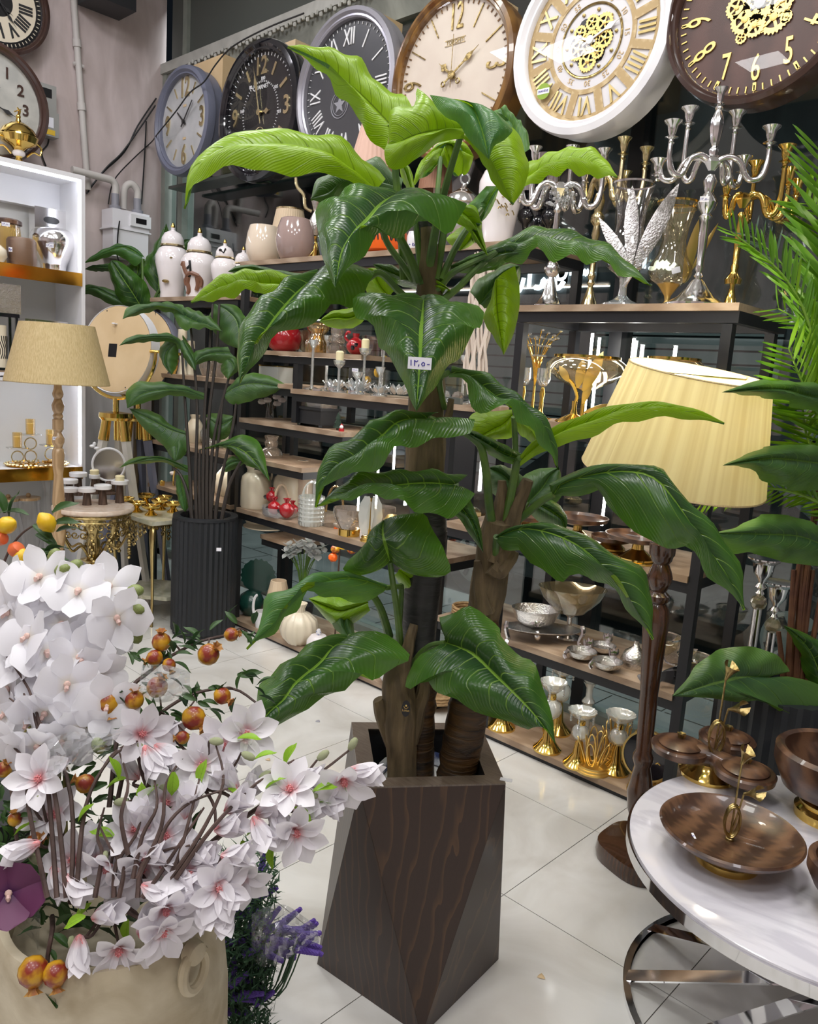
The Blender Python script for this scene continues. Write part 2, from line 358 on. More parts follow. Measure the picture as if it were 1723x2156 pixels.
led(u1, -3.33, BY-.05, 1.16, 1.33); led(u1, -3.62, BY-.05, .86, 1.30); led(u1, -3.42, BY-.09, .9, 1.28); led(u1, -3.0, BY-.05, 1.05, 1.52)
put('led_strip', G().box(-4.2, -2.4, FY+.04, FY+.05, 2.31, 2.316), M['led'], u1, smooth=False)  # added strips, hidden behind the front beams to brighten the shelf
put('led_strip', G().box(-4.2, -3.4, FY+.2, FY+.21, 1.78, 1.786), M['led'], u1, smooth=False)
u2 = thing('display_shelf', 'black-framed display shelf with oak boards and silver dishes, behind the lit floor lamp', 'shelf', (0,0,0))
for x, z0, z1 in ((-2.18, .05, 1.99), (-1.24, 0, 1.99)):
    post(u2, x, FY, z0, z1); post(u2, x, BY-.04, z0, z1)
board(u2, -2.2, -1.2, 2.065, FY, BY+.02); board(u2, -2.16, -1.26, 1.565); board(u2, -2.53, -1.26, 1.02, FY+.001); board(u2, -2.53, -1.26, .53, FY+.001); board(u2, -2.2, -1.2, .05)
for x, z0, z1 in ((-2.02, 1.58, 1.96), (-2.06, 1.6, 1.98), (-1.84, 1.58, 1.96), (-1.9, 1.07, 1.5)): led(u2, x, BY-.05, z0, z1)
put('led_strip', G().box(-2.1, -1.3, FY+.04, FY+.05, 2.025, 2.031), M['led'], u2, smooth=False)  # added horizontal strips, out of sight behind beams, to light the goods
put('led_strip', G().box(-2.1, -1.3, FY+.04, FY+.05, .49, .496), M['led'], u2, smooth=False)
put('led_strip', G().box(-2.1, -1.3, FY+.04, FY+.05, .98, .986), M['led'], u2, smooth=False)
u3 = thing('corner_shelf', 'black-framed corner shelf behind the tall plant in fluted planter, carrying white lidded jars', 'shelf', (0,0,0))
for x in (-5.42, -4.42):
    post(u3, x, FY, 0, 2.08); post(u3, x, BY-.04, 0, 2.08)
for z in (2.15, 1.62, 1.13, .80): board(u3, -5.46, -4.38, z)
put('led_strip', G().box(-5.3, -4.5, FY+.04, FY+.05, 2.11, 2.116), M['led'], u3, smooth=False)  # added hidden strips that brighten the corner shelf
put('led_strip', G().box(-5.3, -4.5, FY+.04, FY+.05, 1.09, 1.096)
    , M['led'], u3, smooth=False)
put('led_strip', G().box(-4.2, -2.7, FY+.04, FY+.05, .76, .766), M['led'], u1, smooth=False)  # more added strips tucked behind beams for brighter shelf interiors
put('led_strip', G().box(-4.2, -3.4, FY+.04, FY+.05, 1.345, 1.351), M['led'], u1, smooth=False)
put('led_strip', G().box(-3.6, -2.5, FY+.04, FY+.05, 1.56, 1.566), M['led'], u1, smooth=False)
put('led_strip', G().box(-2.1, -1.3, FY+.04, FY+.05, 1.525, 1.531), M['led'], u2, smooth=False)
put('led_strip', G().box(-5.3, -4.5, FY+.04, FY+.05, 1.58, 1.586), M['led'], u3, smooth=False)
# ---------------------------------------------------------------- tall taro plant in a faceted wooden planter
M['leaf'] = leafmat('taro_leaf', (.013, .048, .018), (.065, .18, .018), (.21, .40, .006), (.24, .42, .06), .22, rough=.27)
M['leaflight'] = leafmat('backlit_taro_leaf', (.045, .15, .055), (.10, .26, .06), (.26, .45, .004), (.26, .46, .08), .36)  # lighter copy of the taro leaf, backlit brightness put into its colours
M['leafdull'] = leafmat('dull_leaf', (.026, .078, .028), (.085, .19, .03), (.11, .24, .012), (.13, .25, .05), .2, rough=.4)
M['petiole'] = mat('petiole', (.10, .19, .025), .45, 0, col2=(.06, .12, .03), scale=20)
M['trunk'] = mat('fibre_trunk', (.085, .06, .03), .75, 0, col2=(.17, .12, .06), scale=14, stretch=(3, 3, .6), bump=.9, detail=8)
M['ringtrunk'] = mat('ringed_trunk', (.10, .048, .012), .5, 0, col2=(.022, .016, .012), scale=9, stretch=(.6, .6, 5), bump=.9, dist=1.2)
M['darktrunk'] = mat('wrapped_trunk', (.014, .015, .016), .45, 0, col2=(.03, .03, .03), scale=10, stretch=(1, 1, 4), bump=.8)
def PX(s): return [tuple(float(q) for q in p.split(',')) for p in s.split()]
def resamp(P, n):
    P = np.array(P, float); d = np.r_[0, np.cumsum(np.linalg.norm(np.diff(P, axis=0), axis=1))]
    t = np.linspace(0, d[-1], n)
    return np.array([[np.interp(a, d, P[:, k]) for k in range(P.shape[1])] for a in t])
def smooth_px(P, n=5):
    return np.array(catmull([np.array(p) for p in P], n))
def leaf_mesh(mid, left, right, D, off=(0, 0, 0), dl=.05, dr=.05, bulge=.02, rip=.015, under=False, n=26, m_=6, ph=0., waves=4.6):
    """leaf blade: midrib, left and right edge outlines; D(y) is the distance of the stem, off bends the blade nearer or farther"""
    mid, left, right = [resamp(smooth_px(PX(q)), n) for q in (mid, left, right)]
    T = np.linspace(0, 1, n)
    of = np.array([np.interp(t, np.linspace(0, 1, len(off)), off) for t in T])
    D0 = np.array([D(p[1]) for p in mid]); env = np.sin(PI*np.clip(T*.93+.05, 0, 1))
    Mp = np.array([dep(p[0], p[1], D0[i]+of[i]) for i, p in enumerate(mid)])
    Lp = np.array([dep(p[0], p[1], D0[i]+of[i]+dl*env[i]) for i, p in enumerate(left)])
    Rp = np.array([dep(p[0], p[1], D0[i]+of[i]+dr*env[i]) for i, p in enumerate(right)])
    rip *= min(1., float(np.linalg.norm(Mp[-1]-Mp[0]))/.42)
    g = G(); g.uv = []; rows = []
    for i in range(n):
        row = []; uvr = []
        tan = Mp[min(i+1, n-1)]-Mp[max(i-1, 0)]
        nn = np.cross(Rp[i]-Lp[i], tan); nn = nn/(np.linalg.norm(nn)+1e-9)
        if nn @ (CP-Mp[i]) < 0: nn = -nn
        for k in range(-m_, m_+1):
            u = k/m_; E = Lp[i] if u < 0 else Rp[i]; a = abs(u)
            p = Mp[i]+(E-Mp[i])*a
            amp = bulge*math.sin(PI*a)*env[i]*1.4 + rip*a**1.6*(math.sin(2*PI*waves*T[i]+ph+(1.3 if u < 0 else 0))+.6*math.sin(2*PI*waves*.43*T[i]+2*u+ph))*env[i] - .004*math.exp(-(a/.1)**2)
            row.append(p+nn*amp); uvr.append((.5+.5*u, T[i]))
        rows.append(row); g.uv += uvr
    g.grid(rows)
    v = np.array(g.v).reshape(n, 2*m_+1, 3); c = v[n//2, m_]
    nrm = np.cross(v[n//2, m_+1]-v[n//2, m_-1], v[n//2+1, m_]-v[n//2-1, m_])
    # faces (i,j),(i,k),(i+1,k),(i+1,j): normal = du x dv
    facing = nrm @ (CP-c) > 0
    if facing == under: g.f = [q[::-1] for q in g.f]
    return g
plant = thing('taro_plant', 'tall green artificial taro plant with arrow-shaped leaves in the dark wooden planter', 'plant', (-1.36, 1.60, .66))
PL = Vector(plant.location)
def TD(y): return 2.24-.25*(1600-y)/1200
def addleaf(parent, base, mt, D, *a, label=None, **k):
    g = leaf_mesh(*a, D=D, **k); g.v = [tuple(Vector(p)-base) for p in g.v]
    o = put('leaf', g, mt, parent, label=label); return o
def stalk(parent, base, D, pts, r, mt, name='petiole', offs=None, n=8):
    P = smooth_px(PX(pts), 5); m2 = len(P)
    of = np.interp(np.linspace(0, 1, m2), np.linspace(0, 1, len(offs)), offs) if offs is not None else np.zeros(m2)
    q = [Vector(dep(p[0], p[1], D(p[1])+of[i]))-base for i, p in enumerate(P)]
    rr = np.interp(np.linspace(0, 1, m2), np.linspace(0, 1, len(r)), r) if hasattr(r, '__len__') else [r]*m2
    return put(name, G().tube(q, list(rr), n), mt, parent)
A = lambda *a, **k: addleaf(plant, PL, *((M[k.pop('m', 'leaf')], TD)+a), **k)
# upper crown (light leaves seen from below, backlit brightness put into their colour)
A("823,262 773,209 724,167 669,129 606,98", "812,330 808,313 773,289 755,247 717,202 689,164 637,122 606,98", "868,226 849,197 825,191 794,171 766,136 731,113 675,97 606,98", off=(0, .02, .0), m='leaflight', under=True, dl=.04, dr=.06)
A("794,397 759,369 724,348 690,322 602,303 550,308 505,313 449,331 411,366 390,440", "812,377 790,350 760,330 735,305 700,288 655,298 600,287 543,283 480,306 430,335 404,375 390,440", "785,402 760,398 735,378 700,366 640,366 575,372 520,348 460,356 415,385 400,405 390,440", off=(.0, -.1, -.18), m='leaflight', under=True, dl=.10, dr=-.03, rip=.008)
A("978,268 930,272 870,285 820,310", "974,262 968,256 926,237 890,196 876,188 872,222 825,228 820,262 818,300", "976,292 968,293 926,299 898,320 863,345 832,358 814,346 810,318 818,300", off=(-.1, -.16, -.12), m='leaflight', under=True, dl=.05, dr=.03, rip=.006)
A("983,280 1010,310 1040,360 1080,432", "1000,262 1050,262 1086,273 1107,320 1114,352 1103,397 1080,432", "975,292 996,310 1017,345 1037,382 1060,412 1080,432", off=(-.1, -.14, -.16), m='leaflight', under=True, dl=.05, dr=.02, rip=.006)
A("1000,224 1012,262 1022,300 1030,336", "905,200 930,240 968,262 984,290 1005,312 1030,336", "950,208 985,221 1030,236 1079,268 1066,292 1042,306 1030,336", off=(-.17, -.24, -.27), m='leaflight', dl=.05, dr=.05, rip=.004)
A("1108,372 1160,352 1220,345 1300,372", "1114,340 1140,332 1172,327 1237,318 1270,333 1300,372", "1104,394 1130,384 1154,372 1208,365 1263,372 1300,372", off=(.1, .06, .0), m='leaflight', under=True, dl=.06, dr=-.02)
A("1098,330 1085,285 1062,250 1055,228", "1060,310 1045,270 1030,242 1055,228", "1115,315 1113,285 1085,262 1066,222 1055,228", off=(.1, .14, .14), m='leaflight', dl=.02)
A("928,330 930,318 945,305 998,330", "920,345 895,360 872,395 880,350 905,318 930,299 957,296 980,302 998,330", "928,336 940,352 962,366 985,364 998,330", off=(.12, .14, .14), m='leaflight', dl=.02, dr=.02)
A("868,404 862,385 855,365 850,348", "862,405 850,385 842,358 850,348", "876,404 872,385 866,360 850,348", off=(.05, .08, .1), m='leaflight', under=True)
A("845,398 790,385 730,395 655,420", "850,378 829,362 790,331 760,350 745,373 690,368 665,383 655,420", "840,402 800,408 750,405 717,410 690,432 655,420", off=(.05, .08, .02), dl=.06, dr=-.02, m='leafdull')
# big dark leaves hanging towards the viewer
A("838,404 801,428 773,460 741,495 717,537 706,606", "800,400 740,402 700,430 665,442 670,474 675,523 685,560 706,606", "870,400 944,418 985,430 968,458 945,486 895,486 870,478 832,495 801,490 773,523 755,544 731,571 706,606", off=(-.05, -.3, -.42), dl=.10, dr=.10, bulge=.03)
A("965,440 985,455 1003,490 1028,540", "955,465 985,485 1000,508 1028,540", "978,432 1003,434 1008,463 1017,495 1028,540", off=(-.02, .0, -.05), under=True, dl=0, dr=0)
A("1050,392 1034,415 1022,440 1012,470", "1024,392 1000,418 985,438 1012,470", "1050,400 1040,430 1028,452 1012,470", off=(.05, .06, .05), m='leaflight')
A("1010,462 1000,480 985,510 968,528", "990,462 960,485 940,505 968,528", "1015,465 1012,490 995,515 968,528", off=(.06, .1, .1), m='leaflight', under=True)
A("1040,530 1110,508 1190,510 1270,545 1372,602", "1042,518 1072,501 1125,491 1160,491 1208,502 1259,524 1302,546 1372,602", "1040,548 1090,552 1130,524 1180,553 1245,546 1273,550 1317,578 1372,602", off=(.05, .0, -.12), dl=.08, dr=-.03)
A("1105,530 1060,532 1000,552 936,566", "1105,510 1060,508 1020,525 990,540 936,566", "1108,545 1072,552 1030,572 980,575 936,566", off=(.02, .0, .02))
A("1046,585 1046,640 1052,690 1061,748", "1085,560 1094,606 1094,647 1086,689 1075,720 1061,748", "1040,600 1030,640 1016,670 1034,700 1051,728 1061,748", off=(.06, .02, -.02), m='leaflight', under=True)
A("1010,640 1040,602 1070,575 1095,560", "990,615 1005,590 1040,570 1070,555 1095,560", "1020,650 1050,640 1085,610 1096,585 1095,560", off=(.1, .12, .12), m='leafdull')
A("590,597 560,597 510,604 470,615 402,636", "640,582 600,576 529,574 494,580 460,590 445,598 402,636", "620,610 567,628 546,613 505,621 470,627 435,634 402,636", off=(.02, .0, -.05), m='leaflight', under=True, dl=.05, dr=-.02)
A("600,585 560,578 520,570 480,572", "640,576 590,570 540,560 500,560 480,572", "640,590 580,590 530,585 480,572", off=(.06, .06, .04), m='leafdull')
A("672,572 623,616 592,651 564,689 539,728 518,768 504,812", "668,572 626,590 581,623 532,651 508,668 506,696 499,738 502,773 504,812", "690,562 734,555 776,557 788,571 769,616 748,641 706,651 680,672 644,682 609,696 574,707 553,745 539,769 518,790 504,812", off=(-.05, -.22, -.3), dl=.08, dr=.08, bulge=.03, m='leaf')
A("893,628 890,670 887,700 884,760 877,866", "850,618 759,630 742,642 759,679 790,689 800,724 818,755 839,783 856,825 877,866", "905,622 957,634 1004,648 1020,662 999,707 971,745 943,773 922,804 901,836 877,866", off=(-.1, -.34, -.44), dl=.12, dr=.12, bulge=.03, label='dark green leaf carrying a price sticker')
A("770,650 740,668 705,668 672,676", "765,640 730,650 700,655 672,676", "775,665 745,690 700,690 672,676", off=(.02, .04, .04), under=True, m='leaflight')
A("905,600 865,590 825,575 785,556", "905,585 870,582 830,560 785,556", "900,610 860,606 815,590 785,556", off=(.0, .03, .06))
A("820,625 800,600 790,580 775,565", "835,610 830,585 800,570 775,565", "800,640 775,620 768,590 775,565", off=(.08, .1, .12), under=True, m='leaflight')
A("880,615 900,605 925,600 950,612", "880,605 900,592 925,590 950,612", "880,625 905,622 930,620 950,612", off=(.02, .0, -.02), under=True)
# middle tier
A("950,785 1000,800 1060,845 1110,880 1150,920 1176,990", "952,770 1006,785 1045,806 1075,832 1117,872 1148,904 1164,940 1176,990", "945,795 985,805 990,850 1000,866 1065,864 1100,885 1140,930 1176,990", off=(-.05, -.1, -.12), dl=.04, dr=-.04)
A("1080,872 1060,892 1035,905 992,930", "1078,862 1040,866 1000,868 985,890 992,930", "1085,885 1080,920 1040,925 992,930", off=(.1, .1, .1), under=True, m='leaflight')
A("1085,880 1110,892 1130,910 1142,950", "1085,870 1115,875 1135,900 1142,950", "1080,890 1095,915 1110,925 1142,950", off=(.08, .08, .05), m='leaflight', under=True)
A("900,880 842,884 800,919 748,957 696,992 664,1068", "930,868 887,872 835,874 783,884 773,905 731,926 699,950 675,985 674,1013 664,1068", "1000,884 990,915 957,912 922,922 894,933 849,943 811,975 769,992 731,999 706,1006 679,1034 664,1068", off=(-.12, -.25, -.3), dl=.06, dr=-.02, bulge=.02)
A("960,1020 900,1015 840,1020 770,1032 668,1066", "985,1000 922,992 887,994 800,996 748,1003 728,1020 668,1066", "1000,1040 960,1085 922,1086 894,1076 853,1072 811,1041 776,1041 713,1051 668,1066", off=(-.1, -.22, -.3), dl=.06, dr=-.02, bulge=.02)
A("965,1060 985,1085 1000,1110 1018,1164", "985,1040 1005,1085 1014,1120 1018,1164", "930,1075 965,1090 985,1120 1018,1164", off=(-.1, -.12, -.14))
A("1098,968 1140,935 1200,905 1270,885 1340,872 1430,872 1526,891", "1097,958 1124,926 1166,905 1215,888 1263,870 1333,863 1396,860 1472,867 1526,891", "1096,982 1145,950 1190,935 1246,919 1298,898 1340,885 1403,877 1450,882 1526,891", off=(-.05, -.1, -.1), dl=.03, dr=-.02, rip=.006, under=True, m='leaflight')
A("1094,966 1050,948 1000,918 950,897", "1098,955 1050,930 1000,908 950,897", "1090,980 1050,968 1000,935 950,897", off=(-.02, -.1, -.14))
A("1166,1041 1190,1015 1290,992 1370,1000 1420,1050 1480,1140 1530,1208 1568,1284", "1160,1032 1148,1026 1173,1010 1229,985 1281,982 1385,982 1399,1000 1443,1056 1500,1110 1538,1154 1560,1200 1568,1284", "1180,1042 1229,1044 1263,1030 1274,1058 1316,1100 1378,1149 1421,1154 1453,1151 1492,1212 1525,1238 1568,1284", off=(-.05, -.2, -.28), dl=.08, dr=.04, bulge=.025)
A("1046,1130 1100,1112 1165,1123 1227,1154 1283,1207 1328,1269 1376,1346", "1036,1137 1074,1109 1116,1106 1180,1106 1248,1137 1311,1175 1360,1207 1370,1259 1376,1346", "1050,1145 1067,1161 1095,1158 1109,1179 1144,1200 1179,1224 1203,1214 1241,1221 1283,1228 1311,1266 1339,1304 1376,1346", off=(-.06, -.2, -.26), dl=.08, dr=.04, bulge=.025)
A("1110,1060 1140,1030 1160,1000 1178,985", "1085,1050 1095,1010 1130,988 1178,985", "1130,1070 1170,1060 1185,1030 1178,985", off=(.08, .12, .14), m='leafdull')
A("1100,1040 1080,1020 1060,1000 1030,985", "1110,1010 1090,995 1060,980 1030,985", "1085,1060 1045,1045 1020,1015 1030,985", off=(.06, .1, .14), m='leafdull')
A("1130,1060 1160,1075 1185,1095 1190,1120", "1140,1045 1175,1060 1195,1090 1190,1120", "1110,1070 1130,1095 1160,1110 1190,1120", off=(.06, .05, .04))
# lower tier
A("938,1353 994,1374 1039,1416 1088,1464 1130,1510 1170,1566", "940,1330 921,1301 960,1288 997,1280 1029,1301 1053,1322 1060,1346 1095,1381 1126,1395 1144,1450 1161,1499 1170,1566", "925,1360 880,1384 853,1419 860,1456 894,1430 908,1447 936,1468 964,1473 999,1499 1074,1520 1109,1537 1140,1525 1170,1566", off=(-.1, -.28, -.36), dl=.08, dr=.08, bulge=.025)
A("734,1342 699,1363 672,1395 623,1436 595,1475 560,1506 514,1574", "720,1338 685,1339 644,1367 598,1398 564,1426 546,1440 539,1489 522,1537 514,1574", "748,1335 797,1332 835,1342 867,1388 840,1400 811,1412 783,1438 755,1429 727,1454 689,1461 651,1492 623,1506 574,1534 539,1558 514,1574", off=(-.1, -.3, -.38), dl=.06, dr=.08, bulge=.025)
A("814,1238 770,1222 730,1216 690,1224 644,1242 605,1280 574,1315 519,1366", "822,1233 766,1214 713,1205 668,1210 623,1238 564,1255 553,1283 546,1329 519,1366", "800,1250 773,1266 755,1269 713,1259 658,1252 637,1273 602,1297 585,1325 553,1346 519,1366", off=(-.08, -.22, -.3), dl=.06, dr=.02, m='leaflight')
A("821,1182 812,1150 805,1120 808,1095", "805,1192 776,1207 724,1203 734,1179 769,1154 773,1130 790,1112 808,1095", "835,1180 846,1189 887,1214 936,1212 950,1200 933,1151 908,1109 894,1081 860,1081 830,1088 808,1095", off=(-.12, -.2, -.16), dl=.06, dr=.06, bulge=.02)
A("840,1200 860,1215 880,1235 898,1262", "850,1190 880,1195 895,1225 898,1262", "830,1210 850,1245 870,1268 898,1262", off=(.0, .02, .02), under=True)
A("775,1268 740,1280 710,1285 650,1260", "770,1255 720,1255 690,1250 650,1260", "780,1285 740,1315 700,1315 650,1260", off=(.0, .02, .02), under=True)
A("735,1342 725,1310 735,1290 750,1262", "718,1335 700,1315 712,1288 750,1262", "748,1338 745,1312 750,1290 750,1262", off=(-.02, .02, .04), m='leafdull')
# petioles
ST = lambda s, r=(.010, .007), offs=None: stalk(plant, PL, TD, s, r, M['petiole'], offs=offs)
ST("905,560 920,470 945,370 975,272", (.012, .007), (0, -.05, -.1)); ST("880,590 862,540 835,478 838,404", (.013, .008), (0, -.05, -.05))
ST("898,590 915,470 922,400 928,332", (.009, .006), (0, .06, .12)); ST("870,590 850,560 815,510 806,470 794,397", (.009, .007), (0, 0, 0))
ST("918,590 928,530 935,480 935,430", (.011, .008), (0, .02, .04)); ST("930,590 955,530 985,480 1015,440", (.01, .007), (0, .03, .05))
ST("905,620 930,600 960,570 1042,532", (.01, .007)); ST("920,640 960,610 1000,570 1046,530", (.01, .007)); ST("880,640 845,618 800,575 760,590 672,572", (.01, .008), (0, -.03, -.05))
ST("895,680 895,650 893,628", (.012, .009), (0, -.1)); ST("850,590 845,500 830,330 823,262", (.01, .008), (.02, .02, 0)); ST("890,600 878,480 872,420 868,404", (.01, .008), (.0, .03, .05))
ST("1040,1130 1030,1060 1022,980 1005,930 950,897", (.013, .008), (.0, -.05, -.14)); ST("1060,1120 1075,1050 1088,980 1096,965", (.013, .009), (0, -.03, -.05)); ST("1070,1110 1085,1030 1085,930 1082,878", (.011, .007), (0, .05, .02))
ST("1070,1110 1110,1080 1140,1055 1166,1041", (.012, .009), (0, -.03, -.05)); ST("1040,1190 1044,1160 1046,1130", (.011, .009), (0, -.06)); ST("1055,1150 1080,1110 1110,1060", (.009, .007), (0, .08))
ST("845,1380 838,1300 828,1230 821,1182", (.011, .007), (0, -.08, -.12)); ST("820,1340 805,1290 790,1260 776,1250", (.012, .008), (0, -.05, -.08)); ST("835,1400 845,1250 840,1235 814,1238", (.008, .007), (0, -.04, -.08))
ST("840,1420 800,1370 770,1345 734,1342", (.011, .009), (0, -.08, -.1)); ST("860,1440 875,1390 905,1360 938,1353", (.009, .007), (0, -.05, -.1)); ST("935,860 925,800 945,785", (.01, .008), (0, -.05)); ST("905,900 920,888 900,880", (.01, .008), (0, -.12)); ST("915,1060 950,1040 960,1020", (.01, .008), (0, -.1))
# trunks and cut stubs
TK = lambda s, r, mt, offs=None, n=14: stalk(plant, PL, TD, s, r, M[mt], 'trunk', offs, n)
def knobby(o, amp, f):
    for v in o.data.vertices:
        p = v.co; v.co = p*1.0 + Vector((math.sin(p.z*f+p.x*60), math.cos(p.z*f*1.2+p.y*60), 0))*amp
TK("885,1640 882,1480 880,1350 890,1240 905,1120 890,1000 895,880 898,720 905,600 898,500 893,420", (.040, .043, .050, .052, .048, .05, .047, .04, .034, .022, .018), 'darktrunk', (.06, .04, .02))
knobby(TK("884,1645 882,1560 884,1470 886,1420", (.042, .045, .05), 'ringtrunk', (.03, .03, .03)), .003, 130)
knobby(TK("893,1020 896,930 897,860 900,760 905,640 903,560 898,480", (.053, .054, .05, .044, .038, .03, .02), 'trunk', (.02, .02, .02)), .003, 40)
knobby(TK("958,1645 975,1560 990,1470 1010,1380 1022,1290", (.052, .057, .055, .048, .04), 'ringtrunk', (-.02, 0, .05)), .003, 120)
knobby(TK("1018,1300 1030,1230 1045,1150 1055,1090", (.047, .05, .052, .046), 'trunk', (.05, .03, 0)), .003, 40)
knobby(TK("846,1650 846,1580 842,1500 838,1420 840,1370", (.038, .042, .045, .04, .03), 'trunk', (-.06, -.06, -.05)), .003, 40)
SB = lambda s, r, offs=None: knobby(stalk(plant, PL, TD, s, r, M['trunk'], 'cut_stub', offs, 8), .002, 60)
SB("845,1590 815,1530 803,1490 795,1472", (.03, .022, .014), (-.05, -.06)); SB("860,1560 885,1480 893,1430", (.03, .02, .016), (-.05, -.03)); SB("850,1420 860,1360 872,1315", (.02, .016, .012), (-.05, -.03))
SB("1050,1180 1080,1090 1112,1010", (.04, .025, .015), (.0, -.02)); SB("1035,1190 1055,1200 1085,1160", (.03, .025, .012), (-.02, -.02)); SB("1045,1130 1055,1060 1058,1012", (.022, .018, .012)); SB("935,900 945,870 952,840", (.012, .01, .008), (-.03, -.04)); SB("1020,1290 1012,1240 1005,1180", (.03, .02, .01), (0, 0))
# hang tag with a plant-bowl emblem
ht = put('hang_tag', G().lathe([(0, -.001), (.0115, -.001), (.0115, .001), (0, .001)], 20, sy=1.9), M['tagsticker'], plant)
d_ = Vector(dep(855, 1492, TD(1492)-.135)); ht.location = d_-PL; ht.rotation_euler = (PI/2-.1, 0, .72)
eb = G(); eb.tube([(-.006+.012*i/8, .006-.006*math.sin(PI*i/8), .0016) for i in range(9)], .0010, 5); eb.sph((0, .008, .0014), .003, .5, 8)
put('emblem', eb, M['gold_satin'], ht)
# price sticker on the front leaf (written in marker)
def sticker(parent, name, loc, rot, w_, h_, strokes, base=None):
    o = put(name, G().box(-w_/2, w_/2, -h_/2, h_/2, 0, .0006), M['tagpaper'], parent, loc, rot)
    if strokes:
        g = G()
        for st in strokes:
            g.tube([(x*w_/2, y*h_/2, .0008) for x, y in st], h_*.045, 4)
        put('ink', g, M['ink'], o)
    return o
def facecam(p, roll=0.):
    z = Vector(CP)-Vector(p); q = z.to_track_quat('Z', 'Y').to_euler(); return q
NUM1250 = [[(-.75, .5), (-.72, -.45)], [(-.45, .5), (-.42, -.45)], [(-.45, .45), (-.3, .2), (-.15, .45)], [(-.05, -.2), (-.1, -.55)], [(.3, .25), (.15, -.1), (.25, -.4), (.42, -.3), (.42, .0), (.3, .25)], [(.62, -.1), (.85, -.08)]]
ps = dep(884, 765, TD(765)-.385)
st_ = sticker(plant, 'price_sticker', Vector(ps)-PL, facecam(ps), .050, .025, NUM1250); st_['label'] = 'white price sticker with blue handwriting'
# ---- faceted planter
TQ = [onz(x, y, .68) for x, y in ((757, 1660), (1065, 1652), (1010, 1525), (740, 1523))]
bl, br = onz(668, 2030, 0), onz(1050, 2020, 0); cc = (bl+br)/2; hv = (br-bl)/2
BQ = [bl, cc+np.array([hv[1], -hv[0], 0]), br, cc-np.array([hv[1], -hv[0], 0])]   # left, front, right, back
pc = np.array([cc[0], cc[1], 0])
pln = thing('planter', 'tall faceted dark-brown wooden planter with square opening, in the centre of the floor', 'planter', tuple(pc))
def tri_panel(a, b, c):
    n = np.cross(b-a, c-a); n = n/np.linalg.norm(n); ce = (a+b+c)/3
    if n @ (ce-np.array([cc[0], cc[1], .34])) < 0: n = -n
    i = [p+(ce-p)*.006-n*.018 for p in (a, b, c)]; o = [p+(ce-p)*.003 for p in (a, b, c)]
    g = G().add([p-pc for p in o+i], [(0, 1, 2), (5, 4, 3), (0, 3, 4, 1), (1, 4, 5, 2), (2, 5, 3, 0)])
    if np.cross(b-a, c-a) @ n < 0: g.f = [q[::-1] for q in g.f]
    return g
Tfl, Tfr, Tbr, Tbl = TQ; Bl, Bf, Br, Bb = BQ
for a, b, c in ((Tfl, Tfr, Bf), (Tfl, Bl, Bf), (Tfr, Bf, Br), (Tbl, Tfl, Bl), (Tfr, Tbr, Br), (Tbr, Tbl, Bb), (Tbl, Bl, Bb), (Tbr, Bb, Br)):
    put('panel', tri_panel(a, b, c), M['darkwood'], pln, smooth=False)
tc_ = sum(TQ)/4
ins = [p+(tc_-p)*.24 for p in TQ]; g = G()
up_ = np.array([0, 0, .004])
for i in range(4):
    j = (i+1) % 4
    g.add([p-pc for p in (TQ[i]-up_*4, TQ[j]-up_*4, ins[j]-up_*4, ins[i]-up_*4, TQ[i]+up_, TQ[j]+up_, ins[j]+up_, ins[i]+up_)], [(0,3,2,1),(4,5,6,7),(0,1,5,4),(1,2,6,5),(2,3,7,6),(3,0,4,7)])
put('rim', g, M['edgewood'], pln, smooth=False)
g = G()
for i in range(4):
    j = (i+1) % 4; dn = np.array([0, 0, -.3])
    g.add([p-pc for p in (ins[i], ins[j], ins[j]+dn, ins[i]+dn)], [(0, 1, 2, 3)])
put('liner', g, M['blackmat'], pln, smooth=False)
put('base', G().add([tuple((p-pc)*.985+np.array([0,0,.002])) for p in BQ], [(0,1,2,3)]), M['blackmat'], pln)
ip = Vector(tc_)+Vector((0, 0, -.14))
M['bluewhite'] = mat('blue_white_bag', (.72, .75, .82), .35, 0, col2=(.05, .07, .18), scale=9, ramp=(.5, .56))
M['soil'] = mat('pot_filling', (.42, .41, .40), .7, 0, col2=(.6, .6, .6), scale=20, bump=.5)
pot = thing('nursery_pot', 'blue and white round inner pot sunk inside the dark wooden planter', 'pot', tuple(ip-Vector((0, 0, .12))))
put('wall', G().lathe([(.085, 0), (.125, .19), (.13, .2), (.126, .205), (.12, .19), (.115, .17)], 28, rip=.012, nr=9), M['bluewhite'], pot)
put('filling', G().lathe([(0, .15), (.118, .165)], 28), M['soil'], pot)
# ---------------------------------------------------------------- clocks and fittings on the walls
_tx = {}
def textmesh(body, size=1., ext=.02, sx=1., bold=0.):
    key = (body, round(size, 4), ext, sx, bold)
    if key in _tx: return _tx[key]
    c = bpy.data.curves.new('text', 'FONT'); c.body = body; c.size = size; c.extrude = ext*size; c.align_x = 'CENTER'; c.align_y = 'CENTER'; c.offset = bold*size; c.resolution_u = 3
    o = bpy.data.objects.new('text', c); COL.objects.link(o)
    bpy.context.view_layer.update()
    me = bpy.data.meshes.new_from_object(o.evaluated_get(bpy.context.evaluated_depsgraph_get()))
    bpy.data.objects.remove(o); bpy.data.curves.remove(c)
    if sx != 1.:
        for v in me.vertices: v.co.x *= sx
    _tx[key] = me; return me
def letter(body, size, mt, parent, loc, rotz=0., ext=.03, sx=1., name='numeral', bold=.02):
    me = textmesh(body, size, ext, sx, bold)
    if len(me.materials) == 0: me.materials.append(mt)
    elif me.materials[0] != mt: me = me.copy(); me.materials[0] = mt
    return put(name, me, None, parent, loc, (0, 0, rotz))
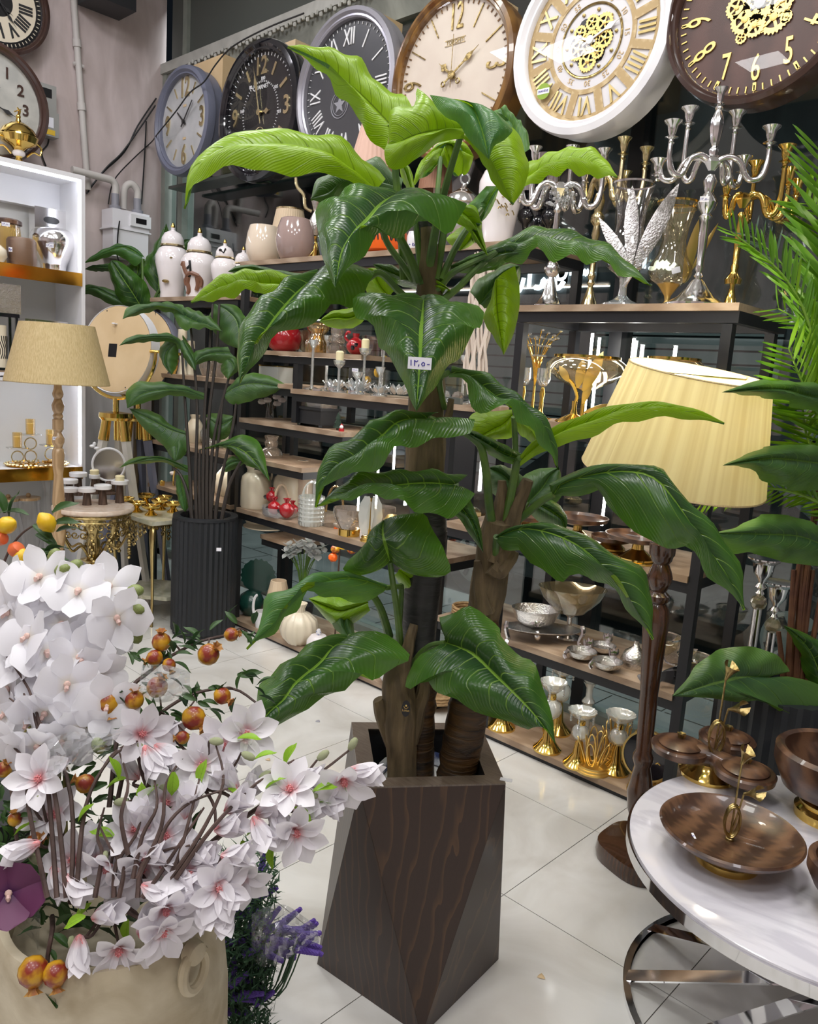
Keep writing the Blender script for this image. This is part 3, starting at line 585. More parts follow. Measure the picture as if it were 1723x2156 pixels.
def hand(L, w_, tail, tip='lance'):
    if tip == 'plain': P = [(-w_/2, -tail), (w_/2, -tail), (w_*.3, L), (-w_*.3, L)]
    else: P = [(-w_*.25, -tail), (w_*.25, -tail), (w_*.25, L*.45), (w_*.9, L*.62), (w_*.12, L*.8), (0, L), (-w_*.12, L*.8), (-w_*.9, L*.62), (-w_*.25, L*.45)]
    return G().prism(P, 0, .003)
def gear(r, nt, holes=5):
    g = G(); n = nt*4
    def rad(i): return r*(1.0 if (i % 4) in (0, 1) else .9)
    o = [(rad(i)*math.cos(2*PI*i/n), rad(i)*math.sin(2*PI*i/n)) for i in range(n)]
    q = [(r*.62*math.cos(2*PI*i/n), r*.62*math.sin(2*PI*i/n)) for i in range(n)]
    g.grid([[(x, y, 0) for x, y in q], [(x, y, .004) for x, y in q], [(x, y, .004) for x, y in o], [(x, y, 0) for x, y in o]], True)
    for k in range(holes):
        a = 2*PI*k/holes; d = np.array([math.cos(a), math.sin(a)]); e = np.array([-d[1], d[0]])*r*.09
        g.prism([tuple(d*r*.1+e), tuple(d*r*.1-e), tuple(d*r*.66-e), tuple(d*r*.66+e)], 0, .0035)
    g.lathe([(0, 0), (r*.24, 0), (r*.24, .006), (r*.1, .007), (0, .007)], 12); return g
ROM = ['XII', 'I', 'II', 'III', 'IIII', 'V', 'VI', 'VII', 'VIII', 'IX', 'X', 'XI']
def clock(label, loc, R, rim, face, rot=(PI/2, 0, 0), rw=.14, dp=.11, roll=0.):
    e = Euler(rot); q = e.to_matrix() @ Matrix.Rotation(roll, 3, 'Z')
    t = thing('clock', label, 'clock', loc, rot=q.to_euler(), group=None)
    a = R*(1-rw)
    put('rim', G().lathe([(a, -.02), (a, .012), (a*1.02, .02), (a*1.05, .018), (a+(R-a)*.5, .034), (R*.985, .026), (R, .0), (R, -.03), (R*.97, -.035), (R*.97, -dp), (a*.5, -dp), (0, -dp)], 56), rim, t)
    put('face', G().lathe([(0, -.012), (a*1.005, -.012)], 56), face, t)
    gl = put('glass', G().lathe([(0, .014), (a*.6, .013), (a*.99, .008)], 40), M['clockglass'], t)
    return t, a
M['clockglass'] = glassy('clock_glass', (.98, .98, .98), .009, .01, 0, (1, 1, 1), .12)
def polar(a, r): return (r*math.sin(a), r*math.cos(a))
def marks(t, r0, r1, w_, mt, n=60, z=-.010, skip=(), name='minute_marks'):
    g = G()
    for i in range(n):
        if i in skip: continue
        x0, y0 = polar(2*PI*i/n, r0); x1, y1 = polar(2*PI*i/n, r1)
        ex, ey = polar(2*PI*i/n+PI/2, w_)
        g.prism([(x0-ex, y0-ey), (x0+ex, y0+ey), (x1+ex, y1+ey), (x1-ex, y1-ey)], z-.001, z+.003)
    return put(name, g, mt, t)
def hands(t, h, mn, mt, L1, L2, w_, tip='lance', sec=None):
    put('hour_hand', hand(L1, w_, L1*.25, tip), mt, t, (0, 0, -.004), (0, 0, -h)); put('minute_hand', hand(L2, w_*.8, L2*.25, tip), mt, t, (0, 0, .000), (0, 0, -mn))
    put('hub', G().lathe([(0, -.004), (w_*.9, -.004), (w_*.9, .007), (0, .008)], 14), mt, t)
    if sec is not None: put('second_hand', hand(L2*.95, .003, L2*.3, 'plain'), mt, t, (0, 0, .004), (0, 0, -sec))
M['facegrey'] = mat('marbled_face', (.40, .41, .42), .5, 0, col2=(.55, .55, .56), scale=6); M['faceblack'] = mat('black_face', (.012, .012, .014), .25); M['facedark'] = mat('slate_face', (.05, .052, .06), .35)
M['facebeige'] = mat('beige_face', (.74, .65, .56), .5, 0, col2=(.68, .58, .50), scale=5); M['facewhite'] = mat('white_face', (.74, .72, .76), .45); M['facewood'] = wood('brown_wood_face', (.085, .036, .03), (.12, .052, .042), .35, (2, 8, 8), 1, 3)
M['facesilver'] = mat('silvery_face', (.45, .45, .42), .35, .3, col2=(.62, .61, .56), scale=7); M['lightwood'] = wood('light_ring_wood', (.60, .42, .20), (.78, .60, .34), .5, (4, 30, 30), 1.2, 3); M['silverrim'] = mat('silver_rim', (.36, .35, .40), .3, .5)
CY = 3.27
def cpos(px, py, y=CY): return ony(px, py, y)
box = lambda n, lab, x0, x1, z0, z1, y0=CY+.12: put(n, G().box(x0, x1, y0, YW-.04, z0, z1), M['mdf'], None, label=lab, cat='box')
# 1 blue-grey clock
t, a = clock('round wall clock with blue-grey rim and mottled grey face, leftmost on the window', cpos(386, 256), .375, M['bluegrey'], M['facegrey'], rw=.17)
for k, s in ((0, '12'), (3, '3'), (6, '6'), (9, '9')): letter(s, a*.60, M['palegold'], t, (*polar(k*PI/6, a*.74), -.010), 0, sx=.72)
for k in range(12):
    if k % 3: put('hour_bar', G().box(-.006, .006, -a*.13, a*.13, -.001, .004), M['palegold'], t, (*polar(k*PI/6, a*.78), -.010), (0, 0, -k*PI/6))
hands(t, -50*PI/180, 42*PI/180, M['cable'], a*.38, a*.55, .016, 'plain')
put('name_plate', G().box(-.02, .02, -.008, .008, -.001, .001), M['mdf'], t, (0, a*.36, -.010)); put('name_plate', G().box(-.02, .02, -.008, .008, -.001, .001), M['mdf'], t, (0, -a*.36, -.010))
# 2 black clock
t, a = clock('round wall clock with glossy black rim, black face and gold numbers', cpos(545, 236), .435, M['blackgloss'], M['faceblack'], rw=.16)
for k, s in ((0, '12'), (3, '3'), (9, '9')): letter(s, a*.42, M['palegold'], t, (*polar(k*PI/6, a*.76), -.010), 0, sx=.9)
for k in (1, 2, 4, 5, 7, 8, 10, 11): put('hour_bar', G().box(-.010, .010, -a*.11, a*.11, -.001, .004), M['palegold'], t, (*polar(k*PI/6, a*.76), -.010), (0, 0, -k*PI/6))
marks(t, a*.93, a*.98, .002, M['white']); marks(t, a*.50, a*.53, .0015, M['white'], 60, -.011)
for i, s in enumerate(('180', '105', '101', '120', '140', '145', '160', '80')): letter(s, a*.085, M['white'], t, (*polar((.1+i*.8), a*.56), -.010), 0, name='scale_number', bold=0)
letter('QUARNET', a*.10, M['white'], t, (0, a*.42, -.010), 0, name='lettering', bold=0)
put('sub_dial', G().ring(a*.17, .004, -.009).ring(a*.09, .003, -.009), M['palegold'], t, (0, -a*.42, 0))
hands(t, 92*PI/180, -14*PI/180, M['palegold'], a*.34, a*.82, .022, 'lance'); put('white_tag', G().box(-.016, .016, -.026, .026, 0, .001), M['tagpaper'], t, (-a*.62, -a*.58, .012), (0, 0, .3))
# 3 grey clock with roman numerals
t, a = clock('round wall clock with silver rim and white roman numerals on slate face', cpos(728, 187), .43, M['silverrim'], M['facedark'], rw=.14)
for k in range(12):
    if k in (1, 2, 4): put('hour_bar', G().box(-.004, .004, -a*.13, a*.13, -.001, .003), M['white'], t, (*polar(k*PI/6, a*.76), -.010), (0, 0, -k*PI/6))
    else: letter(ROM[k], a*.36, M['white'], t, (*polar(k*PI/6, a*.75), -.010), -k*PI/6, sx=.62, bold=0)
marks(t, a*.92, a*.96, .0015, M['white'])
put('star_emblem', G().ring(a*.2, .003, -.010).ring(a*.16, .002, -.010).prism([polar(i*PI/5, a*(.14 if i % 2 == 0 else .06)) for i in range(10)], -.012, -.009), M['grey'], t, (-a*.16, -a*.2, 0))
hands(t, 1.0, 2.4, M['white'], a*.3, a*.45, .012)
put('sticker', G().lathe([(0, 0), (.03, 0), (.03, .001), (0, .001)], 20), M['cream'], t, (*polar(-2.45, a*.93), .011))
# 4 wooden clock
t, a = clock('round wall clock with brown wooden rim and beige face, above the plant', cpos(951, 158), .415, M['rimwood'], M['facebeige'], rw=.13, dp=.13)
for k, s in ((0, '12'), (3, '3'), (6, '6'), (9, '9')): letter(s, a*.50, M['oldgold'], t, (*polar(k*PI/6, a*.76), -.010), {0: 0, 3: -PI/2, 6: PI, 9: PI/2}[k], sx=.55, bold=.0)
for k in range(12):
    if k % 3: put('hour_bar', G().box(-.003, .003, -a*.15, a*.15, -.001, .004), M['oldgold'], t, (*polar(k*PI/6, a*.80), -.010), (0, 0, -k*PI/6))
marks(t, a*.92, a*.97, .003, M['rimwood'])
letter('TOROMTI', a*.075, M['oldgold'], t, (0, a*.45, -.010), 0, name='lettering', bold=0); put('name_frame', G().box(-a*.19, a*.19, -.014, -.012, 0, .002).box(-a*.19, a*.19, .012, .014, 0, .002), M['oldgold'], t, (0, a*.45, -.010))
hands(t, -52*PI/180, 57*PI/180, M['oldgold'], a*.34, a*.56, .024, sec=0)
for an, L_ in ((-52*PI/180+PI, a*.16), (57*PI/180+PI, a*.18)): put('hand_ring', G().ring(.012, .0035, 0), M['oldgold'], t, (*polar(an, L_), .001))
# 5 white clock with gears
t, a = clock('round wall clock with white rim, pale wood numeral ring and open gold gears', cpos(1243, 84), .405, M['whitegloss'], M['facewhite'], rw=.17, dp=.14)
g = G()
for r0, r1 in ((.60, .66), (.93, 1.0)): g.lathe([(a*r0, -.012), (a*r0, -.006), (a*r1, -.006), (a*r1, -.012)], 48)
put('numeral_ring', g, M['lightwood'], t)
for k in range(12):
    put('ring_spoke', G().box(-a*.055, a*.055, a*.62, a*.96, -.011, -.005), M['lightwood'], t, rot=(0, 0, -(k+.5)*PI/6))
    letter(ROM[k], a*.34, M['brass'], t, (*polar(k*PI/6, a*.80), -.006), -k*PI/6, sx=.75, bold=.01)
    if k: letter(str(k*5), a*.10, M['mdf'], t, (*polar(k*PI/6, a*.52), -.010), -k*PI/6 if k < 4 or k > 8 else -k*PI/6+PI*0, name='scale_number', bold=0)
put('chain_ring', G().ring(a*.455, .0045, -.009, 48, 5).ring(a*.44, .002, -.008, 48, 4), M['oldgold'], t)
put('gear_backing', G().lathe([(0, -.0115), (a*.30, -.0115)], 32, rip=.1, nr=6), M['faceblack'], t)
for x, y, r, nt in ((0, 0, .13, 20), (.0, .22, .10, 16), (.19, .17, .13, 18), (.21, -.02, .12, 16), (.13, -.17, .09, 14), (-.02, -.25, .14, 20), (-.19, -.08, .14, 20), (-.17, .12, .10, 14)): put('gear', gear(a*r, nt), M['gold_satin'], t, (a*x, a*y, -.008+.003*((nt//2) % 2)))
for k in range(10): put('stud', G().lathe([(.008, -.011), (.008, -.006), (.004, -.005), (0, -.005)], 10), M['oldgold'], t, (*polar(k*.63+.2, a*.37), 0))
hands(t, -70*PI/180, 68*PI/180, M['white'], a*.32, a*.5, .02)
put('green_sticker', G().lathe([(0, 0), (.036, 0), (.036, .001), (0, .001)], 24), mat('green_sticker', (.25, .38, .03), .4), t, (*polar(-2.25, a*.84), .012)); st2 = put('sticker_band', G().box(-.033, .033, -.012, .012, 0, .0015), M['tagpaper'], t, (*polar(-2.25, a*.84), .012)); letter('SHANDIZ', .013, M['ink'], t, (*polar(-2.25, a*.84), .0145), name='lettering', bold=0)
# 6 dark brown clock
t, a = clock('round wall clock with dark brown rim and face, large gold numbers, rightmost on the window', cpos(1602, 4), .375, M['brownrim'], M['facewood'], rw=.12, dp=.12, roll=.05)
for k in range(12): letter(str(k or 12), a*.42, M['gold_satin'], t, (*polar(k*PI/6, a*.72), -.009), -k*PI/6 if k in (4, 8, 9, 10, 2, 3) else 0, sx=.55, bold=.005)
marks(t, a*.90, a*.97, .0025, M['gold_satin']); marks(t, a*.87, a*.96, .007, M['gold_satin'], 12, name='hour_marks')
for x, y, r, nt in ((0, 0, .2, 26), (.16, -.2, .19, 24), (-.17, -.14, .17, 22), (-.05, -.24, .13, 18), (.24, -.05, .14, 18), (-.28, .02, .13, 18), (.0, .2, .18, 22), (.3, -.24, .07, 12), (-.2, -.33, .07, 12), (.22, .15, .15, 20)): put('gear', gear(a*r, nt), M['gold_satin'], t, (a*x, a*y, -.008+.003*((nt//2) % 2)))
hands(t, -30*PI/180, 60*PI/180, M['grey'], a*.35, a*.5, .025)
# boards and boxes the clocks hang from
def cbox(px0, px1, py0, py1, lab):
    p0, p1 = ony(px0, py0, CY+.13), ony(px1, py1, CY+.13)
    return put('mounting_box', G().box(p0[0], p1[0], CY+.13, YW-.05, p1[2], p0[2]), M['mdf'], None, label=lab, cat='box')
cbox(395, 464, 142, 330, 'plywood box behind the blue-grey clock'); cbox(520, 612, 120, 340, 'plywood box behind the black clock')
cbox(690, 790, 70, 290, 'plywood box behind the grey roman clock'); cbox(900, 1030, 40, 240, 'plywood box behind the wooden clock')
cbox(1170, 1330, 10, 170, 'plywood box behind the white gear clock'); cbox(1520, 1690, -60, 120, 'plywood box behind the dark brown clock')
for (x0, x1, lab) in ((-5.95, -3.3, 'dark glass ledge under the left clocks'),):
    put('ledge', G().box(x0, x1, YW-.22, YW-.04, 3.03, 3.05), M['transom'], None, label=lab, cat='ledge')
# clocks of the left wall
RX = (PI/2, 0, PI/2)
t, a = clock('dark brown wall clock with cream face and black roman numerals, high on the left wall', onx(-3, 0, XL+.12), .345, M['brownrim'], M['faceblack'], RX, rw=.14)
put('cream_ring', G().lathe([(a*.33, -.0115), (a*.33, -.010), (a*.86, -.010), (a*.86, -.0115)], 40), M['cream'], t)
for k in range(12): letter(ROM[k], a*.42, M['cable'], t, (*polar(k*PI/6, a*.60), -.009), -k*PI/6, sx=.7, bold=.03)
marks(t, a*.90, a*.96, .0025, M['cream']); hands(t, 2.2, 2.45, M['cable'], a*.4, a*.62, .014)
p = onx(-22, 232, -5.98); p[2] = 2.935+.385
t, a = clock('dark brown wall clock with silvery face, standing on the white cabinet', p, .385, M['brownrim'], M['facesilver'], (PI/2-.0, 0, PI/2), rw=.15)
for k in range(12): letter(str(k or 12), a*.30, M['brownrim'], t, (*polar(k*PI/6, a*.72), -.010), 0, bold=.02)
hands(t, .6, 1.9, M['cable'], a*.4, a*.6, .02)
# pipes, meters, cables
M['pipepaint'] = mat('pipe_paint', (.60, .57, .54), .55)
p0, p1 = onx(155, 0, XL+.035), onx(185, 400, XL+.035)
d = (p1-p0); pp = thing('pipe', 'cream painted vertical pipe on the left wall beside the white cabinet', 'pipe', tuple(p1))
put('tube', G().tube([p0-d*.35-p1, p0-p1, (0, 0, 0)], .024, 10), M['pipepaint'], pp)
for k in (.2, .53): put('coupling', G().tube([p0+d*k-p1, p0+d*(k+.04)-p1], .032, 10), M['pipepaint'], pp)
put('clamp', G().tube([p0+d*.33-p1+np.array([0,-.04,-.0]), p0+d*.33-p1+np.array([0,.04,0])], .012, 6), M['pipepaint'], pp)
gm = onx(266, 480, XL+.12); s = depth(gm)/F_PX
gmt = thing('gas_meter', 'white gas meter with small counter window on the left wall', 'meter', tuple(gm))
hw = 41*s
put('case', G().box(-.10, .08, -hw, hw, -.02, .12).box(-.11, .09, -hw*1.08, hw*1.08, -.03, -.02).box(-.10, .08, -hw*.95, hw*.95, -.24, -.03), M['whitegloss'], gmt)
ct = put('counter', G().box(.08, .10, -.01, .16, .01, .10), M['white'], gmt); put('counter_window', G().box(.10, .102, .03, .12, .035, .075), M['tagsticker'], ct)
for y in (-hw*.6, hw*.6): put('union', G().lathe([(.04, .12), (.045, .13), (.045, .15), (.03, .155), (.03, .24), (0, .24)], 14), M['grey'], gmt, (0, y, 0))
put('inlet_pipe', G().tube(catmull([(0, -hw*.6, .23), (0, -hw*.6, .30), (0, -hw*.8, .335), (0, -hw*1.3, .34), (0, -hw*2.8, .345)], 5), .028, 10), M['pipepaint'], gmt)
put('outlet_pipe', G().tube(catmull([(0, hw*.6, .23), (0, hw*.6, .30), (-.01, hw*.3, .345), (-.03, 0, .30), (-.05, 0, .15)], 5), .028, 10), M['pipepaint'], gmt)
em = onx(92, 232, XL+.07); emt = thing('electricity_meter', 'grey plastic electricity meter on the left wall above the white cabinet', 'meter', tuple(em))
M['meterplastic'] = mat('meter_plastic', (.33, .33, .31), .35)
put('case', G().box(-.06, .02, -.085, .085, -.02, .18).box(-.06, .05, -.08, .09, -.18, -.01), M['meterplastic'], emt); put('display', G().box(.02, .024, -.05, .05, .09, .15), M['tagsticker'], emt); put('seal_label', G().box(.05, .052, .0, .05, -.12, -.05), M['tagpaper'], emt); put('yellow_label', G().box(.05, .052, -.03, .06, -.17, -.135), mat('yellow_label', (.75, .5, .04), .5), emt)
spk = onx(228, -2, XL+.2); put('speaker', G().box(-.15, .12, -.16, .16, -.06, .22), M['blackmat'], None, tuple(spk), label='black box speaker mounted high on the left wall', cat='speaker')
def cablepx(s, X, lab):
    P = [onx(*q, X) for q in PX(s)]; o = P[-1]
    return put('cable', G().tube([p-o for p in catmull(P, 6)], .006, 6), M['cable'], None, tuple(o), label=lab, cat='cable')
cablepx("329,207 290,265 262,320 215,365 182,408", XL+.02, 'upper black cable swooping from window corner to cabinet'); cablepx("327,222 300,262 258,320 225,352 186,400", XL+.03, 'lower black cable beside another, window corner to cabinet')
cablepx("308,255 306,300 302,370 298,430", XL+.02, 'black cable hanging straight down to the gas meter'); cablepx("103,290 100,305 88,322 97,350", XL+.02, 'short black cable under the electricity meter')
cablepx("242,448 262,456 282,460", XL+.14, 'black cable loop over the gas meter top'); cablepx("252,465 248,500 250,550 285,600", XL+.22, 'black cable running down the front of gas meter')
P = [ony(*q, CY-.06) for q in PX("640,28 560,60 490,98 455,135 430,172 400,195 370,235 331,283")]+[onx(*q, XL+.05) for q in PX("318,300 280,335 240,380 228,430")]
put('cable', G().tube([p-P[0] for p in catmull(P, 5)], .005, 6), M['cable'], None, tuple(P[0]), label='long black cable crossing the face of the blue-grey clock', cat='cable')
# ---------------------------------------------------------------- left corner: cabinet, lamp, tripod mirrors, small tables, fluted planter
CX = -5.7
cab = thing('display_cabinet', 'white open display cabinet with gold shelf edges and lit interior, at left wall', 'cabinet', (0, 0, 0))
M['cabwhite'] = mat('cabinet_white', (.74, .74, .76), .45); M['goldstrip'] = mat('gold_mirror_strip', (.75, .42, .06), .12, 1); M['cabback'] = mat('cabinet_back', (.62, .62, .60), .5)
put('back_panel', G().box(-6.15, -6.13, .9, 2.62, 0, 2.93), M['cabback'], cab, smooth=False)
put('side_panel', G().box(-6.13, CX, 2.595, 2.622, 0, 2.93), M['cabwhite'], cab, smooth=False); put('side_panel', G().box(-6.13, CX, .9, .93, 0, 2.93), M['cabwhite'], cab, smooth=False)
put('top_panel', G().box(-6.13, CX, .93, 2.595, 2.90, 2.93), M['cabwhite'], cab, smooth=False)
put('valance', G().box(-6.13, -6.05, .93, 2.595, 2.72, 2.90), M['cabwhite'], cab, smooth=False)
for z in (2.27, 1.57, .90, .10): put('shelf_board', G().box(-6.13, CX-.012, .93, 2.595, z-.03, z), M['cabwhite'], cab, smooth=False)
for z in (2.27, .90): put('gold_edge', G().box(CX-.012, CX+.004, .93, 2.60, z-.085, z+.004), M['goldstrip'], cab, smooth=False)
put('wood_edge', G().box(CX-.012, CX+.004, .93, 2.60, 1.50, 1.572), M['oak'], cab, smooth=False)
for y, z0, z1 in ((2.585, 2.30, 2.88), (2.585, .93, 1.5)): put('led_strip', G().box(CX-.03, CX-.018, y, y+.008, z0, z1), M['ledcool'], cab, smooth=False)
put('led_strip', G().box(CX-.03, CX-.018, .95, 2.58, 2.885, 2.897), M['ledcool'], cab, smooth=False); put('led_strip', G().box(CX-.03, CX-.018, .95, 2.58, 1.52, 1.53), M['ledcool'], cab, smooth=False)
def cit(name, label, cat, px, Z, mt, prof, X=-5.86, n=24, group=None, **k):
    p = sitx(px, X, Z); s = depth(p)/F_PX
    return put(name, G().lathe(prof, n, k=s, **k), mt, None, tuple(p), label=label, cat=cat, group=group), p, s
o, p, s = cit('vase', 'mirror-silver bulbous vase in the white cabinet, right of the brown drum', 'vase', 112, 2.27, M['silver'], [(0, 0), (25, 0), (26, 14), (27, 18), (36, 35), (45, 55), (46, 68), (40, 82), (30, 89), (27, 89), (38, 76), (0, 60)], X=-5.93)
o, p, s = cit('jar', 'amber glass jar with brown rim at left end of upper cabinet shelf', 'jar', 14, 2.27, M['amberglass'], [(0, 0), (24, 0), (28, 20), (30, 50), (27, 82), (28, 88), (26, 90), (24, 84)], X=-5.95)
put('rim', G().lathe([(27, 84), (31, 86), (31, 93), (26, 96), (25, 90)], 20, k=s), M['walnut'], o)
o, p, s = cit('drum_vase', 'brown striped cylindrical vase in upper cabinet, left of the silver vase', 'vase', 46, 2.27, wood('striped_brown', (.10, .05, .03), (.22, .13, .08), .4, (2, 2, 60), 1, 1), [(0, 0), (27, 0), (29, 4), (29, 52), (26, 57), (20, 58), (0, 56)], X=-5.80)
cit('bowl', 'white ribbed bowl at left edge of upper cabinet shelf', 'bowl', -8, 2.27, M['cream'], [(0, 0), (14, 2), (22, 14), (20, 28), (8, 38), (0, 40)], X=-5.78)
p = sitx(106, -6.0, 2.27+.0); tb = thing('tissue_box', 'silver tissue box with oval slot on upper cabinet shelf', 'box', tuple(p)); s = depth(p)/F_PX
put('case', G().box(-.05, .05, -.125, .125, .26, .44), M['silver'], tb); put('oval_slot', G().lathe([(0, 0), (.055, 0), (.055, .002), (0, .002)], 24, sy=.45), M['tagsticker'], tb, (.051, -.01, .36), (PI/2, 0, PI/2)); put('stand', G().box(-.04, .04, -.1, .1, 0, .26), M['cabwhite'], tb); put('bow', G().tube([(0, .13, .40), (.02, .15, .37), (.03, .17, .31)], .012, 8), M['silver'], tb)
def cbx(name, label, cat, px0, px1, Z, h, mt, X=-5.85, dpt=.14):
    a, b = sitx(px0, X, Z), sitx(px1, X, Z); return put(name, G().box(-dpt/2, dpt/2, -(b[1]-a[1])/2, (b[1]-a[1])/2, 0, h), mt, None, tuple((a+b)/2), label=label, cat=cat, smooth=False)
cbx('mirror_box', 'mirror-finish rectangular box in the middle cabinet bay', 'box', 45, 134, 1.80, .13, M['silver'])
cbx('box', 'dark box under the mirror-finish box in the cabinet', 'box', 48, 130, 1.57, .23, M['blackgloss'])
cbx('silver_box', 'patterned silver box at left of middle cabinet bay, on black lantern', 'box', -20, 36, 1.95, .19, M['hammered'], -5.8)
lt = thing('lantern', 'black-framed lantern with a cream pillar at left of middle cabinet bay', 'lantern', tuple(sitx(0, -5.8, 1.57)))
g = G()
for x in (-.06, .06):
    for y in (-.09, .09): g.box(x-.008, x+.008, y-.008, y+.008, 0, .36)
g.box(-.075, .075, -.105, .105, 0, .02).box(-.075, .075, -.105, .105, .355, .38)
put('frame', g, M['blackgloss'], lt); pl = put('pillar', G().lathe([(0, .02), (.045, .02), (.045, .30), (0, .30)], 20), M['cream'], lt)
g = G()
for k in range(8):
    a = -.5+k*.33; g.tube([(.046*math.cos(a+.25*math.sin(j)), .046*math.sin(a+.25*math.sin(j)), .08+.03*j) for j in range(6)], .003, 4)
put('scroll_pattern', g, M['cable'], pl)
sg = put('shelf_sign', G().box(0, .003, -.12, .05, -.055, 0), M['tagpaper'], None, tuple(sitx(2, CX+.006, 1.56)), label='small white shelf sign with Persian lettering at cabinet edge', cat='sign')
def persian(parent, strokes, s, mt, M4=None, r=.05):
    g = G()
    for st in strokes: g.tube([(x*s, y*s, 0) for x, y in catmull([(*q, 0) for q in st], 4) for x, y in [(x, y)]] if False else [(q[0]*s, q[1]*s, 0) for q in catmull([(*q, 0) for q in st], 4)], r*s, 4)
    o = put('lettering', g, mt, parent); return o
MOSHT = [[(2.2, .3), (2.0, 0), (1.7, 0), (1.6, .25), (1.5, 0), (1.35, .25), (1.2, 0), (1.05, .25), (.9, 0), (.7, .2), (.6, 0), (.3, 0)], [(.2, .1), (.1, -.3), (-.1, -.4)], [(-.3, .2), (-.4, 0), (-.7, 0)], [(-.85, .7), (-.85, 0)], [(-1.0, .15), (-1.1, -.25), (-1.5, -.25), (-1.6, .15)]]
o = persian(sg, MOSHT, .028, M['blackink'], r=.09); o.rotation_euler = (PI/2, 0, PI/2); o.location = (.004, -.03, -.03)
# ring candle stands on a gold tray in the lit bay
p = sitx(78, -5.86, .90); s = depth(p)/F_PX
tr = thing('tray', 'round gold mirrored tray with blossom rim in the lit cabinet bay', 'tray', tuple(p))
put('plate', G().lathe([(0, .002), (60*s, .002), (62*s, .006), (60*s, .012), (0, .010)], 36, sx=.7), M['goldstrip'], tr)
g = G()
for i in range(40):
    a = 2*PI*i/40; g.sph((62*s*math.cos(a)*.7, 62*s*math.sin(a), .015+.008*R_.random()), 3.6*s*(.6+.7*R_.random()), .7, 6)
put('blossom_rim', g, M['palegold'], tr, kind='stuff')
def ringstand(px, hpx, rings, lab, X=-5.86):
    p = sitx(px, X, .914); s = depth(p)/F_PX; t = thing('candle_stand', lab, 'candle holder', tuple(p), group=None)
    put('foot', G().lathe([(0, 0), (14*s, 0), (14*s, 2*s), (3*s, 4*s), (0, 4*s)], 18), M['goldstrip'], t); z = 4*s
    for k in range(rings):
        r = 12*s; put('ring', G().tube([(0, r*math.cos(2*PI*i/24), z+r+r*math.sin(2*PI*i/24)) for i in range(24)], 1.3*s, 6, True), M['palegold'], t); z += 2*r+3*s
    put('flower_cup', G().lathe([(0, z), (6*s, z+1*s), (20*s, z+3*s), (21*s, z+5*s), (8*s, z+5*s), (0, z+4*s)], 20, rip=.12, nr=6), M['crystal'], t); z += 5*s
    put('candle_glass', G().lathe([(0, z), (9*s, z), (9.5*s, z+31*s), (8.6*s, z+31*s)], 18), M['amberglass'], t); put('candle', G().lathe([(0, z+.5*s), (7.5*s, z+.5*s), (7.5*s, z+22*s), (0, z+22*s)], 14), M['candle'], t); return t
ringstand(37, 90, 1, 'short gold ring candle stand, left on the gold tray'); ringstand(65, 130, 2, 'tall gold double-ring candle stand on the gold tray'); ringstand(107, 110, 1, 'gold ring candle stand behind the pale floor lamp pole', -5.95)
for px, w_, h, lab in ((20, 20, 62, 'clear glass canister with wooden lid, lower cabinet bay'), (62, 22, 58, 'clear glass canister second from left, lower cabinet bay')):
    p = sitx(px, -5.84, .10); s = depth(p)/F_PX; t = thing('canister', lab, 'jar', tuple(p)); h2 = .56
    put('glass_body', G().lathe([(0, 0), (w_*1.6*s, 0), (w_*1.7*s, h2*.2), (w_*1.5*s, h2*.6), (w_*s, h2*.9), (w_*s, h2)], 24), M['glass'], t); ld = put('lid', G().lathe([(0, h2), (w_*1.05*s, h2), (w_*1.05*s, h2+5*s), (0, h2+6*s)], 20), M['palewood'], t); put('knob', G().sph((0, 0, h2+9*s), 5*s), M['palewood'], ld)
p = sitx(103, -5.84, .10); s = depth(p)/F_PX
put('decanter', G().lathe([(0, 0), (26*s, 0), (28*s, 20*s), (12*s, 90*s), (10*s, 180*s), (14*s, 195*s)], 24), M['glass'], None, tuple(p), label='clear glass decanter beside canisters in lower cabinet bay', cat='decanter')
# gold censer on the cabinet
p = sitx(40, -5.85, 2.93); s = depth(p)/F_PX; t = thing('censer', 'ornate gold and white lidded cup standing on the white cabinet', 'ornament', tuple(p))
put('foot', G().lathe([(0, 0), (13, 0), (14, 4), (8, 9), (6, 15), (8, 18), (0, 18)], 16, k=s), M['gold'], t); put('white_knop', G().sph((0, 0, 24*s), 13*s, .65), M['porcelain'], t)
put('bowl', G().lathe([(0, 29), (10, 30), (16, 36), (34, 44), (38, 56), (36, 60), (30, 60)], 24, k=s, rip=.02, nr=12), M['gold'], t); put('lid', G().lathe([(37, 60), (30, 72), (16, 82), (6, 86), (4, 92), (0, 92)], 24, k=s, rip=.03, nr=10), M['gold'], t)
put('figure', G().sph((0, 0, 96*s), 5*s).tube([(0, 0, 96*s), (0, 3*s, 108*s), (0, -2*s, 114*s)], [3*s, 3*s, 1.5*s], 6).tube([(0, -8*s, 104*s), (0, 6*s, 112*s)], 1.2*s, 5), M['gold'], t)
for sg_ in (-1, 1): put('handle', G().tube(catmull([(0, sg_*36*s, 52*s), (0, sg_*46*s, 44*s), (0, sg_*44*s, 30*s), (0, sg_*30*s, 32*s), (0, sg_*16*s, 20*s)], 4), 2*s, 6), M['gold'], t)
